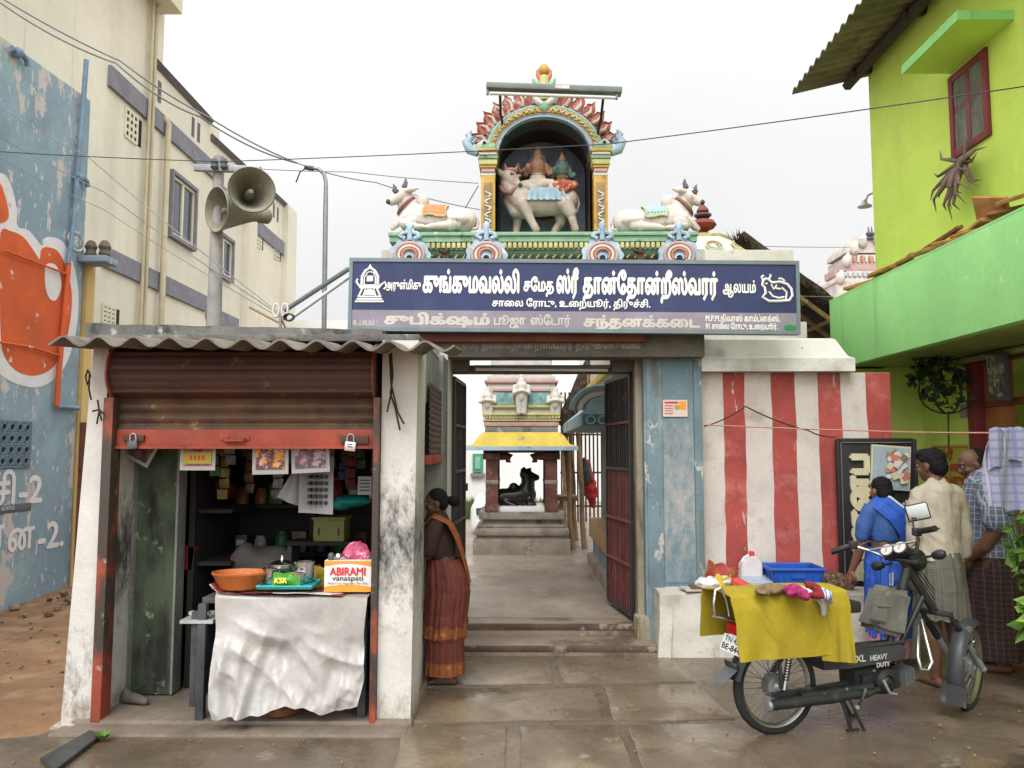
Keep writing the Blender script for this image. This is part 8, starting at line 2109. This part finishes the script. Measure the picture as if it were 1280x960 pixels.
# frame, tank with canvas cover
bb = MB()
bb.tube([hd - ax_s * .06, bp(1118, 778), bp(1110, 805), bp(1040, 815), bp(985, 800)], [.03, .028, .026, .028, .024], BLKP, n=10); bb.tube([crown + (hd - crown) * .35, bp(1128, 800), bp(1118, 830)], .02, BLKP, n=8)
bb.tube([bp(985, 800, .0), bp(974, 830, .07), RA + rr_ * .075], .013, BLKP, n=8); bb.tube([bp(985, 800, 0), bp(974, 830, -.07), RA - rr_ * .075], .013, BLKP, n=8); bb.tube([bp(930, 770, 0), bp(985, 780, 0), bp(1050, 775)], .02, BLKP); bb.build('frame', mp, smooth=60)
CANV = mat('grey_canvas', (.13, .125, .105), .85, .15, 5, .25, 60, stains=[((.2, .19, .16), 5, .58, .12), ((.06, .055, .05), 7, .62, .08)])
tk = thing('fuel_tank', None, None, bp(1118, 770)); tk.parent = mp; tk.location = ORG[tk.name] - ORG[mp.name]
bb = MB(); q = [bp(1110, 734, .08), bp(1143, 742, .08), bp(1134, 800, .08), bp(1092, 787, .08)]
bb.prism(q, -rr_ * .17, CANV); bmesh.ops.bevel(bb.bm, geom=list(bb.bm.edges), offset=.028, segments=3, affect='EDGES'); bmesh.ops.subdivide_edges(bb.bm, edges=[e for e in bb.bm.edges if e.calc_length() > .08], cuts=5, use_grid_fill=True)
for v in bb.bm.verts: v.co += V(noise.noise_vector(v.co * 14)) * .009
bb.build('canvas_cover', tk, smooth=60)
bb = MB(); q = [bp(1098, 743, .105), bp(1115, 746, .105), bp(1109, 780, .105), bp(1091, 776, .105)]; bb.prism(q, -rr_ * .04, CANV); bmesh.ops.bevel(bb.bm, geom=list(bb.bm.edges), offset=.01, segments=2, affect='EDGES'); bb.tube([bp(1097, 757, .11), bp(1114, 758, .11)], .006, CANV); bb.build('pocket', tk, smooth=60)
bb = MB(); bb.lathe([(.035, -.02), (.035, .012), (.03, .02), (0, .022)], bp(1117, 737, 0), BLKP, 16); bb.build('filler_cap', tk)
# engine, side panel, exhaust, footboard
bb = MB(); q = [bp(1068, 838, .03), bp(1100, 834, .03), bp(1122, 838, .03), bp(1126, 858, .03), bp(1108, 868, .03), bp(1070, 866, .03)]; bb.prism(q, -rr_ * .14, ENG)
bb.lathe([(.075, 0), (.07, .03), (.04, .045), (.034, .03), (.02, .05), (0, .052)], bp(1104, 850, .03), ENG, 24, rr_.to_track_quat('Z', 'Y').to_matrix()); 
for k in range(7): bb.boxc(bp(1124 + k * 1.6, 846 - k, .0), (.004, .12, .085), GREYM, Matrix((ff, rr_, V((0, 0, 1)))).transposed())
bb.tube([bp(1125, 845, .0), bp(1136, 842, .0)], .04, ENG, n=12); bb.boxc(bp(1082, 852, .045), (.06, .03, .08), ENG, Matrix((ff, rr_, V((0, 0, 1)))).transposed(), .008)
bb.build('engine', mp, smooth=40)
PANEL = mat('dark_grey_panel', (.04, .04, .043), .45, .15, 6, .05)
bb = MB(); q = [bp(1030, 826, .075), bp(1062, 813, .075), bp(1128, 806, .075), bp(1134, 812, .075), bp(1132, 824, .075), bp(1060, 836, .075), bp(1030, 838, .075)]; bb.prism(q, -rr_ * .15, PANEL); sd_ = bb.build('side_panel', mp)
bb = MB(); A_ = bp(1069, 828, .077); B_ = bp(1080, 827, .077); xd = (bp(1110, 822.5, .077) - A_)
up_ = V((0, 0, 1))
LET = mat('grey_white_print', (.45, .45, .44), .6, .1, 9, 0); lettering(bb, 'XL', A_, xd, up_, LET, width=.075, height=.058, bold=.03, lift=.004); bb.build('lettering', sd_, smooth=0); bb = MB(); lettering(bb, 'HEAVY', bp(1087, 826, .077), xd, up_, LET, width=.13, height=.045, bold=.03, lift=.004); lettering(bb, 'DUTY', bp(1095, 829.5, .077) + V((0, 0, -.022)), xd, up_, LET, width=.1, height=.038, bold=.03, lift=.004)
bb.build('lettering', sd_, smooth=0)
bb = MB(); bb.prism([bp(1066, 808, .06), bp(1140, 798, .06), bp(1140, 798, -.2), bp(1066, 808, -.2)], (0, 0, -.018), PANEL); bb.build('footboard', mp)
bb = MB(); q0, q1 = bp(962, 882, .11), bp(1098, 862, .1)
bb.tube([q1, bp(1080, 868, .11), bp(1062, 868, .11), bp(1040, 872, .11), q0], [.018, .024, .03, .033, .03], ENG, n=12); bb.lathe([(.034, 0), (.03, .02), (.014, .022)], q0, GREYM, 12, (q0 - q1).to_track_quat('Z', 'Y').to_matrix()); bb.build('exhaust', mp, smooth=50)
bb = MB(); bb.tube([bp(1082, 862, .12), bp(1076, 878, .17), bp(1072, 884, .24)], [.01, .009, .012], CHROME); bb.build('foot_peg', mp, smooth=50)
bb = MB(); bb.tube([bp(1104, 850, .11), bp(1112, 866, .13), bp(1121, 868, .14)], [.012, .009, .009], GREYM); bb.build('kick_lever', mp, smooth=50)
for px, py in ((1002, 873), (1030, 868), (1058, 861), (1080, 846), (1092, 838), (1116, 860)):
    bb = MB(); bb.lathe([(.009, 0), (.009, .006), (0, .007)], bp(px, py, .115 if px < 1060 else .045), STEEL, 6, rr_.to_track_quat('Z', 'Y').to_matrix()); bb.build('bolt', mp)
bb = MB(); q = [bp(966, 868, .08), bp(1060, 852, .08), bp(1064, 862, .08), bp(980, 876, .08)]; bb.prism(q, -rr_ * .03, BLKP); bb.tube([bp(1000, 870, .1), bp(1090, 858, .1)], .022, BLKP); bb.build('swing_arm', mp)
for w in (.09, -.09):
    bb = MB(); bb.tube([RA + rr_ * w, bp(990, 800, w)], .011, CHROME); 
    for k in range(12): p = (RA + rr_ * w).lerp(bp(990, 800, w), .2 + k * .055); bb.tube([p, p + V((0, 0, .006))], .02, BLKP, n=8)
    bb.build('shock_absorber', mp, smooth=50)
bb = MB(); guard(bb, RA, ff, V((0, 0, 1)), 35, 168, .31, .065, BLKP); bb.build('rear_mudguard', mp, smooth=50)
bb = MB(); a = rad(165); p = RA + (ff * math.cos(a) + V((0, 0, 1)) * math.sin(a)) * .31
q1, q2 = bp(914, 835), bp(897, 853); bb.prism([p - rr_ * .06 + V((0, 0, .08)), p + rr_ * .06 + V((0, 0, .08)), q1 + rr_ * .06, q1 - rr_ * .06], ff * .006, GREYF); bb.prism([q1 - rr_ * .06, q1 + rr_ * .06, q2 + rr_ * .05, q2 - rr_ * .05], ff * .006, mat('pale_grey_flap', (.1, .11, .125), .5, .1, 5, .05)); bb.build('rear_flap', mp)
# centre stand
bb = MB()
for w in (.11, -.11):
    q = bp(1050, 868, w); e_ = bp(1064, 905, w); e_.z = .016; bb.tube([q, q.lerp(e_, .6) + V((0, 0, .0)), e_], .011, BLKP); bb.tube([e_ - ff * .03, e_ + ff * .05], .01, BLKP)
q = bp(1052, 880, .11); bb.tube([q, bp(1052, 880, -.11)], .011, BLKP); e_ = bp(1080, 905, .13); e_.z = .014; bb.tube([bp(1060, 870, .12), e_], .009, BLKP); bb.build('stand', mp, smooth=50)
# leg guard
bb = MB(); bb.tube([bp(1152, 775, .06), bp(1158, 800, .15), bp(1165, 828, .2), bp(1160, 838, .2), bp(1151, 836, .2), bp(1147, 820, .18), bp(1148, 790, .1), bp(1150, 778, .03)], .011, CHROME, n=10); bb.build('leg_guard', mp, smooth=60)
bb = MB(); bb.tube([bp(1152, 775, -.06), bp(1158, 800, -.15), bp(1165, 828, -.2), bp(1151, 836, -.2), bp(1147, 820, -.18), bp(1150, 778, -.03)], .011, CHROME, n=10); bb.build('leg_guard', mp, smooth=60)
# seat, carrier, lamp, plate
SEATM = mat('black_seat', (.02, .02, .02), .6, .1, 8, .1)
bb = MB(); q = bp(990, 760); bb.boxc(q.lerp(bp(1030, 757), .5), (.6, .22, .07), SEATM, Matrix((ff, rr_, V((0, 0, 1)))).transposed(), .02); bb.build('seat', mp, smooth=50)
bb = MB(); 
for w in (-.11, .11): bb.tube([bp(955, 775, w), bp(915, 775, w), bp(893, 770, w), bp(892, 755, w), bp(894, 738, w), bp(901, 735, w)], .009, CHROME if w > 0 else BLKP, n=8)
bb.tube([bp(901, 735, .11), bp(901, 735, -.11)], .009, BLKP); bb.tube([bp(901, 735, .11), bp(908, 750, .11), bp(912, 770, .11)], .009, CHROME); bb.tube([bp(893, 770, .11), bp(893, 770, -.11)], .009, CHROME); bb.tube([bp(892, 755, .11), bp(892, 755, -.11)], .009, BLKP); bb.build('carrier', mp, smooth=60)
bb = MB(); q = bp(918, 786); bb.boxc(q, (.05, .1, .06), mat('red_lens', (.5, .015, .01), .2, .1, 9, 0), Matrix((ff, rr_, V((0, 0, 1)))).transposed(), .01); bb.build('tail_light', mp)
pq = bp(915, 806, .02); pn = (-ff * .8 + rr_ * .62 + V((0, 0, .25))).normalized(); px_ = V((0, 0, 1)).cross(pn).normalized(); pu = pn.cross(px_)
if px_.dot(V((1, 0, 0))) < 0: px_ = -px_; 
pu = pn.cross(px_); Rp = Matrix((px_, pn, pu)).transposed() @ Matrix.Rotation(rad(0), 3, 'Y')
px_ = (px_ - pu * .28).normalized(); pu = (pn.cross(px_)); pu = pu if pu.z > 0 else -pu
Rp = Matrix((px_, pn, pu)).transposed()
PLW = mat('white_plate', (.7, .7, .67), .4, .05, 6, .02)
bb = MB(); bb.boxc(pq, (.125, .006, .095), PLW, Rp, .003); pl_ = bb.build('number_plate', mp)
bb = MB(); lettering(bb, 'TN 45', pq - px_ * .05 + pu * .01 + pn * .004, px_, pu, CBLK, width=.085, height=.043, bold=.02, lift=.0 if True else 0); lettering(bb, 'BE-844', pq - px_ * .056 - pu * .036 + pn * .004, px_, pu, CBLK, width=.112, height=.048, bold=.03, lift=.0); bb.build('characters', pl_, smooth=0)
# yellow cloth over seat and carrier
YCL = mat('mustard_cloth', (.33, .25, .012), .8, .1, 4, .2, 90, stains=[((.22, .16, .012), 1.8, .52, .2), ((.4, .32, .03), 5, .62, .1), ((.17, .12, .02), 3, .62, .1, None, .5)], ridge=((4.5, .4, .02),))
def drape(pa, pb, zt_, w_top, hem_a, hem_b, hem_far, seed, wv=.02, ext=0.0):
    """cloth laid over the seat: far hem, over the top, near hem"""
    A, B = bp(*pa, w_top) - rr_ * w_top, bp(*pb, w_top) - rr_ * w_top
    def fn(u, v):
        base = A.lerp(B, u); base = V((base.x, base.y, zt_ + (base.z - zt_) * .0))
        hz_ = hem_a + (hem_b - hem_a) * u
        if v < .3: t = 1 - v / .3; w = -w_top - .03 * t; z = zt_ - (zt_ - hem_far) * t; am = t
        elif v < .45: t = (v - .3) / .15; w = -w_top + 2 * w_top * t; z = zt_ + .012 * math.sin(t * math.pi) + .006 * noise.noise(V((u * 7, t * 3, seed))); am = 0
        else: t = (v - .45) / .55; w = w_top + .02 * min(1, t * 5) + .05 * t; z = zt_ - (zt_ - hz_) * t; am = t
        fo = wv * am * (noise.noise(V((u * 3.5, v * 1.5, seed))) + .5 * noise.noise(V((u * 7 + v * 2, v * 2, seed + 3)))) 
        # one raised diagonal crease
        if v > .45:
            dcr = (u - (.18 + .32 * t)) ; fo += .02 * math.exp(-(dcr / .035) ** 2) * math.sin(min(1, t * 1.3) * math.pi)
        return base + rr_ * (w + fo) + V((0, 0, z - base.z)) + ff * (.012 * noise.noise(V((v * 5, u * 2, seed))))
    bb = MB(); bb.grid(fn, 60, 60, YCL, .006); return bb
zt1 = bp(985, 742, .15).z
drape((913, 745), (1030, 741), zt1, .15, bp(926, 826, .2).z, bp(1036, 818, .2).z, .55, 2).build('cloth_cover', label='mustard yellow cloth draped over the moped seat and carrier', cat='cloth', smooth=80)
drape((1016, 741), (1057, 738), zt1 - .006, .142, bp(1020, 826, .2).z, bp(1064, 829, .2).z, .6, 7, .014).build('cloth_cover', label='second yellow cloth flap over the front of the moped seat', cat='cloth', smooth=80)
# clothes on the yellow cloth
def pile(name, label, spec, m, cat, dspl=.012, fr=26):
    bb = MB(); me = fuse(spec, .007, 1, disp=lambda p, n_: p + n_ * dspl * noise.noise(p * fr)); bb.join(me, m); return bb.build(name, label=label, cat=cat, normals=False, smooth=80)
Z = lambda px, py, w=.05: bp(px, py, .215) if w > .15 else atz(px, py, zt1 + .028)
pile('brown_cloth', 'crumpled brown rag on the yellow moped cloth', [('e', Z(962, 737), (.07, .06, .028)), ('e', Z(975, 736), (.05, .05, .024)), ('e', Z(952, 740), (.045, .05, .016))], mat('brown_rag', (.2, .13, .075), .9, .25, 9, .3, stains=[((.1, .06, .035), 8, .56, .08)]), 'cloth', .02, 30)
pile('knit_cap', 'magenta knitted bundle on the yellow moped cloth', [('c', [Z(990, 733), Z(1000, 740), Z(1008, 746, .09)], [.02, .028, .022]), ('c', [Z(982, 735), Z(990, 742, .08)], [.018, .022])], mat('magenta_knit', (.35, .02, .12), .9, .3, 12, .5, 50, stains=[((.15, .1, .25), 7, .6, .06)]), 'cloth', .012, 40)
pile('red_cloth', 'dark red cloth under the white sock on the moped', [('c', [Z(1008, 729), Z(1020, 736), Z(1028, 744, .09)], [.016, .024, .02]), ('e', Z(1020, 744, .12), (.05, .03, .018))], mat('dark_red_knit', (.22, .015, .02), .9, .25, 10, .4), 'cloth', .012, 30)
pile('white_sock', 'long white sock draped over the edge of the yellow cloth', [('c', [Z(1000, 734, .1), Z(1012, 741, .13), Z(1022, 747, .16), Z(1029, 754, .19), Z(1029, 766, .2)], [.014, .019, .02, .02, .016]), ('e', Z(1030, 752, .19), (.022, .02, .03))], mat('white_knit', (.5, .48, .48), .9, .08, 10, .3), 'sock', .006, 30)
pile('striped_cloth', 'blue and white striped cloth end beside the white sock', [('c', [Z(1027, 738, .08), Z(1034, 744, .12), Z(1037, 752, .16)], [.02, .03, .02])], mat('blue_stripe_knit', (.55, .56, .6), .9, .1, 8, .2, checks=[(0, .02, (.04, .1, .35), .4)]), 'cloth', .006, 30)

# ================================================================ POLES, LOUDSPEAKERS, WIRES
CONC = mat('concrete_pole', (.33, .32, .3), .9, .15, 4, .3, 40, stains=[((.2, .19, .18), 3, .56, .12, (1, 1, .4))])
PY = 7.2
pl_ = thing('utility_pole', 'grey concrete pole behind the shop roof carrying two loudspeakers', 'pole', at(268, 420, PY) * 1.0)
q0, q1 = at(265, 440, PY), at(274, 196, PY); q0.z = 0; 
b = MB(); b.tube([V((q0.x, PY, 0)), V((q0.x + .01, PY, 2.6)), q1], [.075, .07, .045], CONC, n=14); b.build('shaft', pl_, smooth=50)
b = MB(); p, q = at(243, 213, PY - .06), at(326, 209, PY - .06); b.boxc((p + q) / 2, (q.x - p.x, .05, .06), GREYM, (0, 2, 0), .004); b.build('cross_arm', pl_)
for px in (268, 280):
    b = MB(); c = at(px, 205, PY - .1); b.lathe([(.02, -.05), (.035, -.03), (.025, 0), (.035, .02), (.02, .05)], c, NOSE, 12); b.build('insulator', pl_)
HORNM = mat('khaki_horn_metal', (.23, .22, .16), .6, .15, 6, .15, 30, stains=[((.34, .33, .27), 4, .57, .15), ((.1, .08, .05), 7, .63, .08)])
def horn(name, label, face_px, r_, dirv, L_, dy):
    c = at(*face_px, PY - dy); d = V(dirv).normalized(); R_ = d.to_track_quat('Z', 'Y').to_matrix(); o = thing(name, label, 'loudspeaker', c)
    prof = [(r_ * 1.0, 0), (r_ * 1.03, -.008), (r_ * .97, -.02), (r_ * .8, -.09 * L_ / .35), (r_ * .55, -.2 * L_ / .35), (r_ * .34, -.3 * L_ / .35), (r_ * .3, -L_)]
    bb = MB(); bb.lathe(prof, c, HORNM, 36, R_, cap=False); bb.lathe([(r_ * .985, -.002)] + [(r * .94, z + .0) for r, z in prof[2:6]] + [(r_ * .2, -L_ * .95)], c, HORNM, 36, R_, cap=False); bb.build('bell', o, smooth=50)
    bb = MB(); bb.lathe([(r_ * .09, 0), (r_ * .13, -.02), (r_ * .2, -.1), (r_ * .24, -L_ * .9)], c + d * -.06, HORNM, 18, R_); bb.build('throat', o, smooth=50)
    bb = MB(); bb.lathe([(r_ * .3, -L_), (r_ * .36, -L_ - .01), (r_ * .36, -L_ - .1), (r_ * .25, -L_ - .12)], c, NOSE if False else HORNM, 18, R_); bb.build('driver', o, smooth=50)
    bb = MB(); e_ = c - d * L_; bb.tube([e_ + V((0, .02, .03)), V((q1.x, PY - .03, e_.z + .12))], .02, GREYM); bb.build('clamp', o)
horn('loudspeaker', 'upper khaki horn loudspeaker facing right on the concrete pole', (315, 237), .195, (.42, -.9, -.06), .36, .5)
horn('loudspeaker', 'lower khaki horn loudspeaker facing left on the concrete pole', (270, 262), .2, (-.66, -.75, -.1), .42, .2)
lp = thing('street_lamp', 'thin grey pole with a curved top arm behind the shop roof', 'lamp post', at(405, 415, 8.5))
b = MB(); p = at(405, 420, 8.5); b.tube([V((p.x, 8.5, 0)), p, at(407, 260, 8.5), at(407.5, 228, 8.5), at(405, 217, 8.5), at(398, 211, 8.5), at(388, 210, 8.5)], [.027] * 3 + [.022] * 4, GREYM, n=10); b.build('post', lp, smooth=60)
b = MB(); b.tube([at(392, 211, 8.5), at(381, 209, 8.5)], [.03, .025], NOSE); b.tube([at(383, 210, 8.5), at(375, 215, 8.5), at(370, 228, 8.5)], .008, WIREM); b.build('cable', lp, smooth=60)
tl_ = thing('tube_lamp', 'pair of slanted tube lamp arms reaching out left of the sign', 'lamp', at(357, 392, 6.9))
b = MB(); b.tube([at(356, 388, 6.9), at(436, 336, 6.75)], .022, TUBEG); b.build('arm', tl_, smooth=60)
b = MB(); b.tube([at(362, 399, 6.9), at(445, 340, 6.7)], .018, TUBEW); b.build('tube', tl_, smooth=60)
an = thing('antenna', 'white looped antenna with black cable coil on the shop roof edge', 'antenna', at(352, 415, 6.6))
b = MB()
for px in (345, 356):
    c = at(px, 388, 6.6); b.tube([c + V((math.cos(a) * .025, 0, math.sin(a) * .055)) for a in [6.283 * k / 16 for k in range(16)]], .011, OFFW, n=6, closed=True)
b.build('loop', an, smooth=60)
b = MB(); b.tube([at(350, 425, 6.6), at(351, 392, 6.6)], .012, GREYM); b.tube([at(312, 384, 6.6), at(348, 403, 6.6)], .01, BAM); b.build('mast', an)
b = MB(); c = at(362, 397, 6.58); 
for k in range(3): b.tube([c + V((math.cos(a) * (.03 + .008 * k), -.01 * k, math.sin(a) * .03)) for a in [6.283 * q / 14 for q in range(14)]], .006, BLKP, n=5, closed=True)
b.tube([at(351, 398, 6.6), at(358, 412, 6.6), at(364, 420, 6.6)], .006, BLKP); b.build('cable_coil', an, smooth=60)
WB_ = mat('cable_black', (.04, .04, .045), .6, .1, 9, 0); WB2 = mat('cable_grey', (.22, .22, .23), .6, .1, 9, 0)
wire('overhead_wire', 'long black wire crossing the whole view in front of the arch', [at(-40, 187, 6.2), at(275, 202, 6.2), at(760, 180, 6.0), at(1340, 99, 4.3)], .0038, WB_, 'wire', .01, 20)
wire('overhead_wire', 'upper cable of the twisted pair running down from the top left', [at(-10, -10, 7.5), at(150, 76, 7.6), at(260, 146, 8), at(372, 204, 8.4)], .009, WB2, 'wire', .03)
wire('overhead_wire', 'lower cable of the twisted pair running down from the top left', [at(-10, -4, 7.5), at(145, 79, 7.6), at(250, 146, 8), at(372, 204, 8.4)], .009, WB2, 'wire', .06)
wire('overhead_wire', 'cable dropping from the lamp arm to the right behind the sign', [at(372, 204, 8.4), at(470, 228, 9), at(600, 262, 10)], .006, WB2, 'wire', .03)
wire('overhead_wire', 'thin wire slanting from the peeling wall to the antenna', [at(-10, 128, 7.6), at(110, 196, 7.6), at(350, 392, 6.7)], .005, WB2, 'wire', .02)
wire('overhead_wire', 'second thin wire slanting across the cream building', [at(-10, 165, 7.8), at(130, 240, 7.8), at(352, 395, 6.75)], .005, WB2, 'wire', .02)
wire('overhead_wire', 'third thin wire slanting low across the cream building', [at(-10, 192, 8), at(130, 262, 8), at(355, 400, 6.8)], .004, WB2, 'wire', .02)
wire('overhead_wire', 'thin wire from the concrete pole to the left capital of the arch', [at(275, 208, 7.2), at(440, 215, 7.1), at(598, 229, 7)], .004, WB2, 'wire', .01)
wire('overhead_wire', 'short wire tied from the left bull statue to the arch capital', [at(577, 268, 7), at(598, 232, 6.95)], .004, WB_, 'wire', 0)
wire('overhead_wire', 'thin wire behind the red pot finial reaching the far tower', [at(890, 306, 9.6), at(1062, 309, 12)], .005, WB2, 'wire', .01)
wire('overhead_wire', 'thin wire between the thatched roof and the green balcony', [at(980, 370, 9.3), at(1042, 371, 8.6)], .005, WB2, 'wire', .0)
